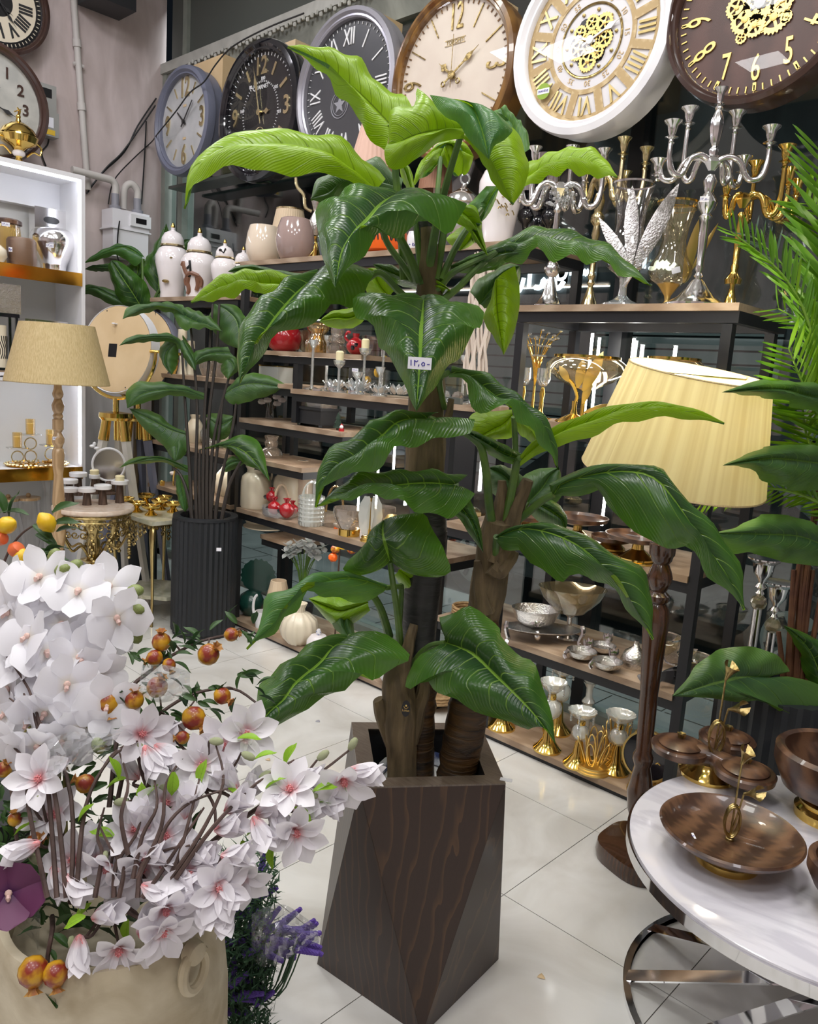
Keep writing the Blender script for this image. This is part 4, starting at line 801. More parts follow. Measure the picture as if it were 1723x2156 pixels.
# ---- pale floor lamp
M['shadebeige'] = mat('beige_thread_shade', (.48, .36, .17), .7, 0, col2=(.60, .47, .25), scale=30, stretch=(6, 6, .12), bump=.3)
p = dep(123, 1000, 4.7); s = 4.7/F_PX; zt = dep(120, 684, 4.7)[2]; zb = dep(125, 806, 4.7)[2]
fl1 = thing('floor_lamp', 'unlit floor lamp with beige thread shade and turned pale wood pole', 'lamp', (p[0], p[1], 0))
put('shade', G().lathe([(101*s, zb), (102*s, zb+.004), (72*s, zt), (70.5*s, zt), (99*s, zb+.004)], 48), M['shadebeige'], fl1)
prof = [(.0, 0), (.17, 0), (.17, .03), (.15, .045), (.04, .06), (.03, .09), (.045, .13), (.03, .17), (.036, .3)]
zz = lambda y: dep(125, y, 4.7)[2]
for y, r in ((1195, 10), (1180, 13), (1165, 9), (1145, 13), (1120, 15), (1090, 12), (1075, 9), (1060, 13), (1000, 9), (980, 11.5), (955, 12.5), (945, 11), (942, 8), (936, 9.5), (930, 12), (922, 12.5), (914, 9), (909, 7), (904, 9), (902, 11), (882, 11), (880, 8), (874, 10.5), (869, 8), (862, 11), (852, 12.5), (843, 9), (838, 7), (833, 10), (828, 11), (824, 10), (818, 8), (808, 7.5)): prof.append((r*s, zz(y)))
prof.append((0, zb+.06)); put('pole', G().lathe(prof, 20), M['palewood'], fl1); put('spider', G().tube([(-95*s, 0, zb+.03), (95*s, 0, zb+.03)], .004, 6), M['brass'], fl1)
sticker(fl1, 'price_sticker', (.02*.0+.030*.75, -.030*.75, zz(921)), facecam((p[0], p[1], zz(921))), .035, .02, NUM1250)
# ---- tripod mirrors seen from behind
def tripod(px, D, rim, leg, lab, back, dy=0, full=True):
    c = dep(px, 735+dy, D); s = D/F_PX; v = CP-c; v[2] = 0; v /= np.linalg.norm(v); ang = math.atan2(v[1], v[0])-math.radians(42)
    t = thing('tripod_mirror', lab, 'mirror', (c[0], c[1], 0)); z0 = c[2]; R = 92*s
    hd = put('mirror_frame', G().lathe([(R*.985, .0), (R, .004), (R, -.085), (R*.98, -.09), (R*.9, -.09), (R*.9, -.06), (0, -.06)], 48), rim, t, (0, 0, z0), (PI/2-.12, 0, ang+PI/2)); put('back_board', G().lathe([(0, .0005), (R*.98, .0005)], 40), back, hd)
    if full:
        put('black_label', G().box(-.035, .035, -.045, .045, .001, .002), M['tagsticker'], hd, (-.03, -.01, 0)); put('hook', G().box(-.012, .012, -.004, .004, 0, .03), M['white'], hd, (-.02, .17, 0))
        for a in range(4): put('screw', G().sph((0, 0, 0), .005, .5, 6), M['cable'], hd, (R*.93*math.cos(a*PI/2+.4), R*.93*math.sin(a*PI/2+.4), .002))
    e = np.array([math.cos(ang+PI/2), math.sin(ang+PI/2)])
    put('yoke', G().tube([(e[0]*(R+.035)*math.cos(b), e[1]*(R+.035)*math.cos(b), z0+(R+.035)*math.sin(b)) for b in np.linspace(PI, 2*PI, 22)], .012, 8), M['gold'], t)
    for sg_ in (-1, 1): put('pivot', G().tube([(sg_*e[0]*(R-.01), sg_*e[1]*(R-.01), z0), (sg_*e[0]*(R+.06), sg_*e[1]*(R+.06), z0)], .011, 8), M['gold'], t)
    zh = z0-R-.035; put('hub', G().lathe([(0, zh), (.02, zh), (.02, zh-.09), (.11, zh-.10), (.115, zh-.13), (.10, zh-.15), (0, zh-.15)], 24), M['gold'], t)
    fr = np.array([FW[0], FW[1]]); fr /= np.linalg.norm(fr); rt = np.array([RT[0], RT[1]]); rt /= np.linalg.norm(rt)
    for (a, b) in ((-.27, -.08), (.29, -.12), (.0, .22)):
        q = rt*a+fr*b
        top = np.array([q[0]*.2, q[1]*.2, zh-.15]); bot = np.array([q[0], q[1], .0]); k = top+(bot-top)*.11
        lg = put('leg', G().tube([k, bot], [.036, .027], 6), leg, t); put('leg_sleeve', G().tube([top+(0,0,.03), k], [.03, .037], 12), M['gold'], lg)
M['canvas'] = mat('white_leg', (.62, .60, .55), .6)
tripod(245, 5.45, M['white'], M['canvas'], 'round mirror on white-legged tripod seen from its plywood back', M['mdf'])
tripod(292, 5.8, M['bluegrey'], M['bluegrey'], 'round mirror on blue-grey tripod standing behind the white-legged one', M['mdf'], 5, False)
# ---- round marble side table
M['pinkmarble'] = mat('pink_marble', (.62, .47, .36), .15, 0, col2=(.75, .64, .54), scale=9, dist=2); M['onyx'] = mat('pale_onyx', (.50, .50, .36), .12, 0, col2=(.68, .66, .54), scale=6, dist=2)
ZR = .80; pr = onz(197, 1064, ZR); s = depth(pr)/F_PX
rt_ = thing('side_table', 'round pink marble side table on gilt filigree pedestal', 'table', (pr[0], pr[1], 0))
Rr = 82*s
put('tabletop', G().lathe([(0, ZR-.03), (Rr*.97, ZR-.03), (Rr, ZR-.022), (Rr, ZR-.006), (Rr*.98, ZR), (0, ZR)], 48), M['pinkmarble'], rt_)
put('pedestal', G().lathe([(0, 0), (.15, 0), (.15, .02), (.07, .05), (.045, .10), (.035, .2), (.05, .26), (.055, .30), (.03, .33), (.04, .38), (.028, .42), (.07, .455), (.075, .46), (.03, .47), (.04, .56), (.03, .62), (.06, .70), (.1, ZR-.03), (0, ZR-.03)], 24), M['brass'], rt_)
def curl(g, o, u, v, s, r, turns=1.3, n=14):
    P = []
    for i in range(n):
        a = turns*2*PI*i/(n-1); q = s*(1-.75*i/(n-1)); P.append(np.array(o)+np.array(u)*(q*math.cos(a))+np.array(v)*(q*math.sin(a)))
    g.tube(P, r, 5)
g = G(); g.ring(Rr*.9, .010, ZR-.045, 40, 6); g.ring(Rr*.9, .005, ZR-.075, 40, 6)
for i in range(26):
    a = 2*PI*i/26; c, n_ = math.cos(a), math.sin(a); dr = (-n_, c, 0)
    curl(g, (Rr*.9*c, Rr*.9*n_, ZR-.10), dr, (0, 0, 1), .026, .0045); curl(g, (Rr*.85*c, Rr*.85*n_, ZR-.15), dr, (0, 0, -1), .024, .0045)
    if i % 4 == 0:
        for k in range(9): g.sph((Rr*.88*c+.012*math.sin(k*2.1)*-n_, Rr*.88*n_+.012*math.sin(k*2.1)*c, ZR-.18-.018*k), .013, .9, 6)
        g.tube(catmull([(Rr*.85*c, Rr*.85*n_, ZR-.17), (Rr*.6*c, Rr*.6*n_, ZR-.27), (Rr*.35*c, Rr*.35*n_, ZR-.25), (.03*c, .03*n_, ZR-.33)], 5), .008, 6)
put('filigree', g, M['oldgold'], rt_, kind='stuff')
def dish(px, py, hpx, lab, z=ZR, candle=False, r=17.5):
    p = onz(px, py, z); s = depth(p)/F_PX; t = thing('candle_dish', lab, 'candle holder', tuple(p), group=None)
    put('stem', G().lathe([(0, 0), (9.5, 0), (9, 3), (6.5, hpx-6), (0, hpx-6)], 16, k=s), M['stemwood'], t)
    put('dish', G().lathe([(0, hpx-7), (r-1, hpx-7), (r, hpx-6), (r+.3, hpx+1), (r-.8, hpx+2), (r-1.6, hpx-1), (0, hpx-2)], 26, k=s), M['white'], t)
    if candle: put('candle', G().lathe([(0, hpx-1.5), (9, hpx-1.5), (9.3, hpx+10), (7, hpx+12), (0, hpx+10)], 16, k=s), M['candle'], t)
for a in ((147, 1059, 31, 'front-left white dish candle holder on wooden stem, marble table'), (183, 1063, 35, 'white dish candle holder at front centre of marble table'), (216.5, 1062, 40, 'white dish candle holder second from right on marble table'), (252, 1058, 46, 'rightmost white dish candle holder on marble table, bearing a candle', ZR, True), (165, 1043, 47, 'tall white dish candle holder at back left of marble table'), (146, 1047, 37, 'leftmost white dish candle holder at back of marble table'), (234, 1037, 54, 'tall white dish candle holder before the white ring ornament'), (199, 1040, 40, 'small white candle holder with stubby candle, marble table centre', ZR, True, 11), (213, 1036, 41, 'small candle holder with candle at the back of marble table', ZR, True, 11)): dish(*a)
p = onz(229, 1040, ZR); s = depth(p)/F_PX; t = thing('ring_ornament', 'white ring-shaped ornament with bow standing on round marble table', 'ornament', tuple(p), math.atan2(-p[1], -p[0])+PI/2)
put('ring', G().tube([(32*s*math.cos(q), 0, 62*s+34*s*math.sin(q)) for q in np.linspace(0, 2*PI, 30)[:-1]], 2.6*s, 8, True), M['white'], t); put('mirror', G().lathe([(0, -.002), (31*s, -.002), (31*s, .002), (0, .002)], 30), M['silver'], t, (0, 0, 62*s), (PI/2, 0, 0)); put('foot', G().lathe([(0, 0), (16, 0), (17, 3), (8, 6), (9, 11), (5, 16), (8, 22), (4, 28), (0, 29)], 16, k=s), M['stemwood'], t)
put('bow', G().sph((-24*s, 0, 96*s), 6*s, .6, 8).sph((-32*s, 0, 100*s), 6*s, .6, 8).sph((-28*s, 0, 105*s), 4*s, 1, 8), M['white'], t)
# ---- square onyx table
ZO = .70; q4 = [onz(x, y, ZO) for x, y in ((229, 1070), (320, 1100))]; fr = q4[1]; ed = q4[0]-q4[1]; L_ = np.linalg.norm(ed); ed /= L_; ed2 = np.array([-ed[1], ed[0], 0]); ed2 = ed2 if ed2 @ FW > 0 else -ed2
pc2 = fr+ed*L_/2+ed2*L_/2; ot = thing('side_table', 'square pale onyx side table with gilt cabriole legs and filigree apron', 'table', (pc2[0], pc2[1], 0), math.atan2(ed[1], ed[0])); h_ = L_/2; ot.scale = (1, .76, 1); ot.location += Vector(tuple(-ed2*L_*.12))
g = G().box(-h_, h_, -h_, h_, ZO-.025, ZO); put('tabletop', g, M['onyx'], ot); put('shelf', G().prism([(h_*.86*math.cos(PI/4*k+PI/8)*1.05, h_*.86*math.sin(PI/4*k+PI/8)*1.05) for k in range(8)], .15, .175), M['onyx'], ot)
for sx in (-1, 1):
    for sy in (-1, 1):
        d1 = np.array([sx, sy, 0])*h_*.86; o1 = np.array([sx, sy, 0])/1.414
        put('leg', G().tube(catmull([d1+o1*-.01+(0,0,ZO-.03), d1+o1*.012+(0,0,ZO-.10), d1+o1*.02+(0,0,ZO-.2), d1+o1*.0+(0,0,.35), d1-o1*.012+(0,0,.15), d1+o1*.015+(0,0,0)], 5), [.012, .014, .02, .024, .026, .026, .025, .023, .021, .019, .018, .017, .016, .015, .014, .013, .013, .012, .012, .012, .012, .012, .012, .013, .013, .014], 10), M['brass'], ot)
for rz in range(4):
    g = G(); rot_ = Matrix.Rotation(rz*PI/2, 4, 'Z')
    for j, (n, zz_) in enumerate(((9, .045), (7, .085), (5, .12), (3, .155), (2, .19))):
        for k in range(n):
            x = (k-(n-1)/2)*h_*.19
            curl(g, (x, -h_*.92, ZO-zz_), (1, 0, 0), (0, 0, 1), .022, .0042, 1.2, 12); g.sph((x, -h_*.93, ZO-zz_), .010, 1, 6)
    g.tube([(-h_*.85, -h_*.92, ZO-.032), (h_*.85, -h_*.92, ZO-.032)], .006, 6)
    put('apron', g.xf(rot_), M['oldgold'], ot, kind='stuff')
def goldbowl(px, py, r, lab, z=ZO):
    p = onz(px, py, z); s = depth(p)/F_PX
    t = thing('footed_bowl', lab, 'bowl', tuple(p), group=None)
    put('foot', G().lathe([(0, 0), (13, 0), (13, 2), (8, 6), (5, 11), (0, 11)], 18, k=s), M['gold'], t); put('bowl', G().lathe([(0, 11), (6, 11), (r*.8, 16), (r, 21), (r*.97, 22), (r*.7, 18), (0, 14)], 28, k=s, rip=.05, nr=12), M['gold'], t)
for a in ((318, 1085, 20, 'small gold footed bowl nearest the front corner of the onyx table'), (287, 1078, 19, 'small gold footed bowl at left of onyx table, second row'), (265, 1069, 18, 'leftmost small gold footed bowl on the onyx table'), (365, 1079, 17, 'rightmost small gold footed bowl on the onyx table'), (336, 1073, 18, 'small gold footed bowl, back right of onyx table'), (306, 1062, 21, 'wider gold footed bowl at the back of onyx table'), (347, 1066, 16, 'small gold footed bowl behind the planter stems')): goldbowl(*a)
p = onz(341, 1050, ZO); s = depth(p)/F_PX; put('candlestick', G().lathe([(0, 0), (9, 0), (3, 4), (2, 25), (5, 28), (6, 38), (4.5, 38), (0, 30)], 14, k=s), M['gold'], None, tuple(p), label='slim gold candlestick at back of the onyx table', cat='candlestick')
t = thing('flower_ornament', 'curved gold stem ornament with white blossom, back of onyx table', 'ornament', tuple(onz(372, 1052, ZO))); put('stem', G().tube(catmull([(0, 0, 0), (-.03, 0, .06), (-.05, 0, .13), (-.03, 0, .22), (.02, 0, .26)], 5), .007, 6), M['gold'], t); put('blossom', G().sph((-.06, 0, .19), .022, .8, 8, .2, 5), M['porcelain'], t)
# ---- fluted planter with tall leafy plant
fp = thing('planter', 'black fluted cylindrical planter beside the onyx table', 'planter', (-4.31, 2.76, 0)); Hf = .765; Rf = .200
put('wall', G().lathe([(0, .0), (Rf*.94, 0), (Rf*.94, .02), (Rf, .03), (Rf, Hf-.03), (Rf*.97, Hf-.004), (Rf*.97, Hf), (Rf*.78, Hf), (Rf*.76, Hf-.02), (Rf*.7, Hf-.18), (0, Hf-.18)], 144, rip=.022, nr=36), M['charcoal'], fp)
put('rim', G().lathe([(Rf*.79, Hf-.004), (Rf*.79, Hf+.004), (Rf*1.0, Hf+.004), (Rf*1.01, Hf-.012), (Rf*.98, Hf-.012)], 64), M['charcoal'], fp)
pk = thing('leafy_plant', 'tall dark-green artificial plant with bundled black stems in the fluted planter', 'plant', (-4.31, 2.76, Hf-.17)); PK = Vector(pk.location)
KD = lambda y: 4.93
B = lambda *a, **k: addleaf(pk, PK, *((M[k.pop('m', 'leafdull')], KD)+a), **k)
B("400,672 370,652 330,646 300,652 258,672", "385,642 360,637 325,638 292,642 268,648 258,672", "395,680 365,660 330,655 300,660 258,672", off=(0, -.1, -.15)); B("372,650 395,668 425,682 468,698", "372,645 390,647 429,660 450,675 468,698", "365,660 380,690 405,695 430,690 468,698", off=(0, -.05, -.1), dr=-.02)
B("385,735 364,712 325,710 290,714 250,728", "380,715 357,702 325,703 276,708 250,728", "375,735 364,720 325,720 285,722 250,728", off=(0, -.1, -.15)); B("385,715 398,740 408,760 412,780", "385,705 405,735 415,755 412,780", "375,725 383,745 400,770 412,780", off=(0, -.05, -.08))
B("485,742 455,742 425,750 405,772", "480,730 440,732 410,742 405,772", "500,760 470,765 440,760 405,772", off=(0, -.05, -.05)); B("480,755 490,765 492,780 480,798", "470,760 465,780 480,798", "495,750 505,775 480,798", off=(0, -.02, -.04))
B("432,838 390,822 330,822 290,835 268,860", "430,828 390,814 325,803 286,806 266,826 268,860", "435,842 409,840 373,833 341,838 292,851 268,860", off=(0, -.12, -.16)); B("392,915 360,905 320,885 272,860", "400,940 370,970 344,938 302,901 272,860", "395,910 360,895 338,875 308,862 272,860", off=(0, -.05, -.1))
B("370,905 372,930 372,950 368,972", "355,905 348,930 355,955 368,972", "390,915 395,945 385,962 368,972", off=(0, -.02, -.05)); B("398,990 373,976 344,966 308,966 250,986", "400,982 373,973 344,962 308,960 276,966 250,986", "396,995 365,982 344,973 312,976 276,977 250,986", off=(0, -.1, -.15), m='leaf')
B("470,830 505,812 545,808 616,819", "475,820 504,794 539,785 580,797 616,819", "475,840 495,852 550,838 585,826 616,819", off=(0, -.03, -.05)); B("440,880 460,895 485,885 492,876", "430,875 445,870 470,872 492,876", "430,890 445,925 480,920 492,876", off=(0, .02, .03))
B("421,947 470,938 505,945 535,970 568,1014", "421,946 470,932 491,919 518,916 540,926 555,950 568,1014", "421,948 470,943 497,957 515,978 546,990 568,1014", off=(0, -.05, -.1), m='leaf'); B("470,985 485,975 500,970 515,975", "470,975 490,960 515,975", "475,995 500,985 515,975", off=(0, 0, 0))
B("380,1000 384,1030 388,1055 390,1078", "370,1000 372,1040 380,1065 390,1078", "400,1000 402,1040 398,1065 390,1078", off=(.04, .05, .05), m='leaflight'); B("455,640 480,655 500,680 505,735", "450,640 440,680 470,720 505,735", "465,640 500,645 525,690 505,735", off=(.03, .04, .04)); B("370,720 352,740 348,765 362,790", "350,715 335,740 345,770 362,790", "375,725 375,760 362,790", off=(.02, .02, .02))
M['blackstem'] = mat('dark_stem', (.028, .022, .018), .5)
for sx, pts in enumerate(("405,1120 400,1000 390,850 383,735", "415,1120 412,1000 415,850 400,672", "428,1120 428,1000 432,850 440,760 448,640", "436,1120 436,1000 440,880 456,740 462,640", "445,1120 444,1000 455,900 492,760", "452,1120 460,1040 490,900 497,850", "462,1120 480,1030 500,985 515,960", "410,1120 395,1040 380,1000 365,985", "422,1120 420,1000 421,947", "440,1120 452,1000 470,835")):
    stalk(pk, PK, KD, pts, (.013, .007), M['blackstem'], 'stem')
p = ony(461, 1157, 0) if False else dep(461, 1157, 4.64); put('white_sticker', G().box(-.014, .014, -.010, .010, 0, .001), M['tagpaper'], fp, Vector(p)-Vector(fp.location), facecam(p))
# ---- leafy plant in the corner behind the mirrors
cp_ = onz(250, 640, 0) if False else np.array([-5.75, 3.05, 0]); cpl = thing('planter', 'dark slim pot in the corner behind the tripod mirrors', 'planter', tuple(cp_)); put('wall', G().lathe([(0, 0), (.13, 0), (.16, .5), (.15, .5), (.12, .44), (0, .44)], 24), M['charcoal'], cpl)
ck = thing('leafy_plant', 'green arrow-leaved plant in the wall corner beside the gas meter', 'plant', (cp_[0], cp_[1], .44)); CK = Vector(ck.location); CD = lambda y: depth((cp_[0], cp_[1], 1.9))
Cc = lambda *a, **k: addleaf(ck, CK, *((M[k.pop('m', 'leaf')], CD)+a), **k)
Cc("300,540 275,525 255,520 215,535 174,556", "305,543 290,525 262,515 240,515 200,535 174,556", "300,548 285,560 262,545 240,538 205,548 174,556", off=(0, -.05, -.1), m='leaflight'); Cc("300,650 275,610 255,580 235,548", "285,655 250,630 235,590 228,560 235,548", "320,640 310,600 285,575 255,552 235,548", off=(0, -.1, -.1), bulge=.03)
Cc("335,620 335,570 345,520 350,470", "315,600 300,570 310,540 335,500 350,470", "360,610 365,560 362,510 350,470", off=(0, -.02, .0), bulge=.03); Cc("270,640 230,620 195,605 152,622", "272,630 230,608 180,600 152,622", "268,650 230,640 190,620 152,622", off=(0, -.05, -.1), m='leafdull'); Cc("240,560 215,562 195,560 178,567", "240,552 210,558 178,567", "238,570 205,572 178,567", off=(0, 0, 0), m='leafdull'); Cc("290,545 290,570 285,590 280,615", "275,545 265,575 280,615", "305,545 305,580 280,615", off=(.1, .1, .1)); Cc("385,545 380,520 392,505 412,508", "380,540 385,510 412,508", "388,545 405,520 412,508", off=(.2, .2, .2)); 
for pts in ("290,700 300,640 300,545", "295,700 305,660 300,650", "310,700 328,650 335,620", "285,700 280,660 270,640", "300,700 330,620 385,545"): stalk(ck, CK, CD, pts+"" , (.014, .009), M['petiole'])
stalk(ck, CK, CD, "290,700 288,900 285,1080", (.03, .02), M['trunk'], 'trunk')
# ---------------------------------------------------------------- goods on the display shelves (profiles in photo pixels, scaled to the shelf's distance)
def lit(name, label, cat, px, Z, Y, mt, prof, n=24, group=None, **k):
    p = sit(px, Y, Z); s = depth(p)/F_PX
    return put(name, G().lathe(prof, n, k=s, **k), mt, None, tuple(p), label=label, cat=cat, group=group), s
def mth(name, label, cat, px, Z, Y, group=None, face=True):
    p = sit(px, Y, Z); s = depth(p)/F_PX
    t = thing(name, label, cat, tuple(p), math.atan2(RT[1], RT[0]) if face else 0, group); return t, s
def lp(t, name, mt, prof, s, n=22, loc=(0, 0, 0), rot=(0, 0, 0), **k): return put(name, G().lathe(prof, n, k=s, **k), mt, t, tuple(q*s for q in loc), rot)
ZT = 2.35
lit('vase', 'glossy ivory tumbler-shaped vase on the top shelf, left of the taupe one', 'vase', 553, ZT, 3.16, M['ivory'], [(0, 0), (22, 0), (28, 4), (35, 22), (37, 38), (34, 62), (29, 79), (27, 80), (26, 77), (33, 40), (0, 10)], 32)
lit('vase', 'glossy taupe tumbler-shaped vase on the top shelf', 'vase', 620, ZT, 3.10, M['taupe'], [(0, 0), (24, 0), (31, 5), (39, 25), (41, 40), (38, 64), (31, 84), (29, 85), (28, 82), (36, 42), (0, 10)], 32)
M['pleatcream'] = mat('cream_pleated_shade', (.66, .52, .36), .7); M['pleatpink'] = mat('pink_pleated_shade', (.62, .40, .32), .7); M['pleatbrown'] = mat('brown_pleated_shade', (.30, .15, .09), .7)
def tlamp(px, Y, label, smat, z0, z1, r0, r1, bmat, nr=40):
    t, s = mth('table_lamp', label, 'lamp', px, ZT, Y)
    lp(t, 'base', bmat, [(0, 0), (18, 0), (18, 4), (7, 9), (10, 25), (14, 40), (8, z0*.6), (4, z0*.7), (4, z0+14), (0, z0+14)], s)
    lp(t, 'lamp_shade', smat, [(r0, z0), (r1, z1), (r1-1.5, z1), (r0-1.5, z0)], s, 160, rip=.012, nr=nr); lp(t, 'shade_trim', M['palegold'], [(r1-.5, z1-1), (r1+1, z1-1), (r1+1, z1+1.5), (r1-.5, z1+1.5)], s, 40); return t
tlamp(606, 3.36, 'small table lamp with cream pleated shade behind the ivory and taupe vases', M['pleatcream'], 70, 121, 38, 28, M['ivory'])
tlamp(772, 3.16, 'table lamp with tall pink pleated shade behind the top leaves', M['pleatpink'], 178, 275, 47, 22, M['brass'], 28)
tlamp(906, 3.38, 'table lamp with brown pleated shade on gilt and white base behind the stems', M['pleatbrown'], 140, 188, 36, 30, M['porcelain'])
t, s = mth('trophy_vase', 'gilt silver two-handled ornamental vase behind the taupe vase, top shelf', 'ornament', 660, ZT, 3.2)
lp(t, 'foot', M['gold'], [(0, 0), (20, 0), (20, 4), (14, 12), (7, 40), (5, 48), (7, 54), (0, 54)], s, rip=.05, nr=8); lp(t, 'bowl', M['hammered'], [(0, 54), (8, 56), (14, 70), (13, 84), (8, 96), (4, 104), (6, 112), (12, 130), (10, 134), (0, 130)], s)
for sg_ in (-1, 1): put('handle', G().tube(catmull([(sg_*8*s, 0, 104*s), (sg_*22*s, 0, 112*s), (sg_*26*s, 0, 135*s), (sg_*40*s, 0, 150*s), (sg_*44*s, 0, 168*s)], 5), 3.5*s, 7), M['palegold'], t)
t, s = mth('glass_jar', 'clear glass bonbon jar with silver lid and ring knob, top shelf', 'jar', 968, ZT, 3.2)
lp(t, 'body', M['crystal'], [(0, 0), (24, 0), (20, 4), (5, 10), (5, 22), (20, 34), (36, 60), (38, 90), (35, 96)], s); lp(t, 'lid', M['silver'], [(38, 96), (40, 98), (36, 112), (20, 122), (8, 130), (5, 138), (0, 138)], s, 28); put('ring_knob', G().tube([(9*s*math.cos(a), 0, 148*s+10*s*math.sin(a)) for a in np.linspace(0, 2*PI, 18)[:-1]], 2.2*s, 6, True), M['crystal'], t)
def flowerprint(t, s, r, z, ang, n=9):
    g = G()
    for i in range(n):
        a = ang+.28*math.sin(i*1.7); zz_ = z+i*4.5; g.tube([((r)*s*math.cos(a+.05*j)*1.01, r*s*math.sin(a+.05*j)*1.01, (zz_+3*math.sin(j+i))*s) for j in range(4)], .9*s, 4)
    put('flower_print', g, M['oldgold'], t)
def gingerjar(px, Z, Y, label, sc, print_=0, tall=1.):
    t, s = mth('lidded_jar', label, 'jar', px, Z, Y); s *= sc
    lp(t, 'body', M['porcelain'], [(0, 0), (21, 0), (22, 3), (21, 12*tall), (25, 40*tall), (31, 70*tall), (31, 84*tall), (25, 98*tall), (17, 104*tall), (16, 106*tall), (0, 106*tall)], s, 36); T0 = 104*tall
    lp(t, 'gold_band', M['palegold'], [(21, T0-.5), (22, T0-.5), (22, T0+2.5), (20, T0+2.5)], s, 32, rip=.02, nr=18)
    lp(t, 'lid', M['porcelain'], [(20, T0+2), (21, T0+4), (20, T0+14), (15, T0+23), (7, T0+27), (4, T0+29), (4, T0+33), (0, T0+33)], s, 32); lp(t, 'finial', M['gold'], [(0, T0+33), (3.6, T0+33), (4, T0+36), (2, T0+41), (0, T0+43)], s, 12)
    return t, s
t, s = gingerjar(1046, ZT, 3.1, 'large white porcelain jar with gilt flower print, right end of top shelf', 1.5)
flowerprint(t, s, 29.5, 36, -1.35, 10); flowerprint(t, s, 30.5, 44, -1.75, 8)
t, s = mth('bowl', 'orange bowl with black brush script on the top shelf behind the stems', 'bowl', 810, ZT, 3.1)
lp(t, 'body', M['orange'], [(0, 0), (34, 0), (44, 6), (48, 22), (46, 40), (42, 48), (40, 46), (42, 22), (0, 6)], s, 32); g = G()
for k in range(4): g.tube(catmull([(47.5*s*math.cos(-2.2+.42*k+.07*j), 47.5*s*math.sin(-2.2+.42*k+.07*j), (30+9*math.sin(2.1*j+k))*s) for j in range(6)], 4), 1.6*s, 5)
put('brush_script', g, M['cable'], t)
M['bluefloral'] = mat('blue_floral_china', (.80, .80, .84), .15, 0, coat=.5, col2=(.08, .12, .38), scale=45, ramp=(.60, .66))
lit('pot', 'small blue and white china pot beside the orange bowl', 'pot', 873, ZT, 3.12, M['bluefloral'], [(0, 0), (16, 0), (18, 8), (18, 32), (15, 42), (13, 42), (14, 10), (0, 4)])
for px, Y, h, lab in ((1101, 3.2, 150, 'turned glossy black candle holder with chrome cup, left of a pair'), (1151, 3.26, 158, 'turned glossy black candle holder with chrome cup, right of a pair'), (1128, 3.4, 205, 'tall turned black candle holder behind the black pair')):
    t, s = mth('candle_holder', lab, 'candle holder', px, ZT, Y)
    lp(t, 'stem', M['blackgloss'], [(0, 0), (19, 0), (20, 4), (15, 14), (6, 24), (4, 36), (8, 48), (16, 56), (18, 66), (14, 76), (6, 82), (6, 88), (14, 92), (14, 98), (7, 102), (5, h-42), (14, h-36), (0, h-36)], s); lp(t, 'cup', M['chrome'], [(0, h-36), (15, h-36), (16, h-2), (14.5, h-2), (14, h-30), (0, h-31)], s, 24)
# lidded porcelain jars on the corner shelf
t, s = gingerjar(362, 2.15, 3.12, 'tall white lidded jar with gold finial, leftmost on corner shelf', 1.12, tall=.92); put('butterfly_print', G().sph((-4*s, -28*s, 30*s), 7*s, .45, 8).sph((6*s, -30*s, 72*s), 3*s, .5, 6), M['oldgold'], t)
t, s = gingerjar(418, 2.15, 3.12, 'white lidded jar painted with a horse and rider', 1.2, tall=.74)
M['horsebrown'] = mat('horse_paint', (.22, .10, .06), .4)
for nm, mt, pts, r in (('horse_print', 'horsebrown', [[(-12, 36), (-4, 40), (4, 38), (10, 36)], [(-12, 37), (-17, 46), (-20, 56), (-24, 52)], [(-12, 34), (-18, 28), (-16, 20)], [(-9, 34), (-12, 24), (-10, 14), (-13, 6)], [(9, 35), (14, 28), (12, 18)], [(7, 34), (8, 22), (5, 12)]], 3.0), ('rider_print', 'cable', [[(-4, 42), (-4, 52), (-5, 60)], [(-4, 42), (-7, 34)], [(-4, 52), (-11, 47)]], 2.2)):
    g = G()
    for st in pts:
        P = []
        for x, z in st:
            r0 = np.interp(z, [9, 30, 52, 62], [21, 25, 31, 31])+.3; a = -PI/2-.12+x/r0*.95; P.append((r0*s*math.cos(a), r0*s*math.sin(a), z*s))
        g.tube(catmull(P, 4), r*s*(1.3 if nm == 'horse_print' else 1), 6)
    put(nm, g, M[mt], t)
t, s = gingerjar(471, 2.15, 3.1, 'shorter white lidded jar third from left on corner shelf', .9, tall=.85); put('bird_print', G().sph((-6*s, -19*s, 104*s), 4*s, .8, 6).tube([(-6*s, -19*s, 104*s), (2*s, -20*s, 98*s), (6*s, -19*s, 108*s)], 2*s, 5), M['cable'], t)
t, s = gingerjar(510, 2.15, 3.2, 'white lidded jar with black stripes, half behind the shelf post', .85, tall=.8)
for k in range(5): put('stripe', G().tube([(30*s*math.cos(-2.4+.4*k+.25*j/5)*(.75+.28*math.sin(PI*j/7)), 30*s*math.sin(-2.4+.4*k+.25*j/5)*(.75+.28*math.sin(PI*j/7)), (16+10*j)*s) for j in range(7)], 2.2*s, 5), M['cable'], t)
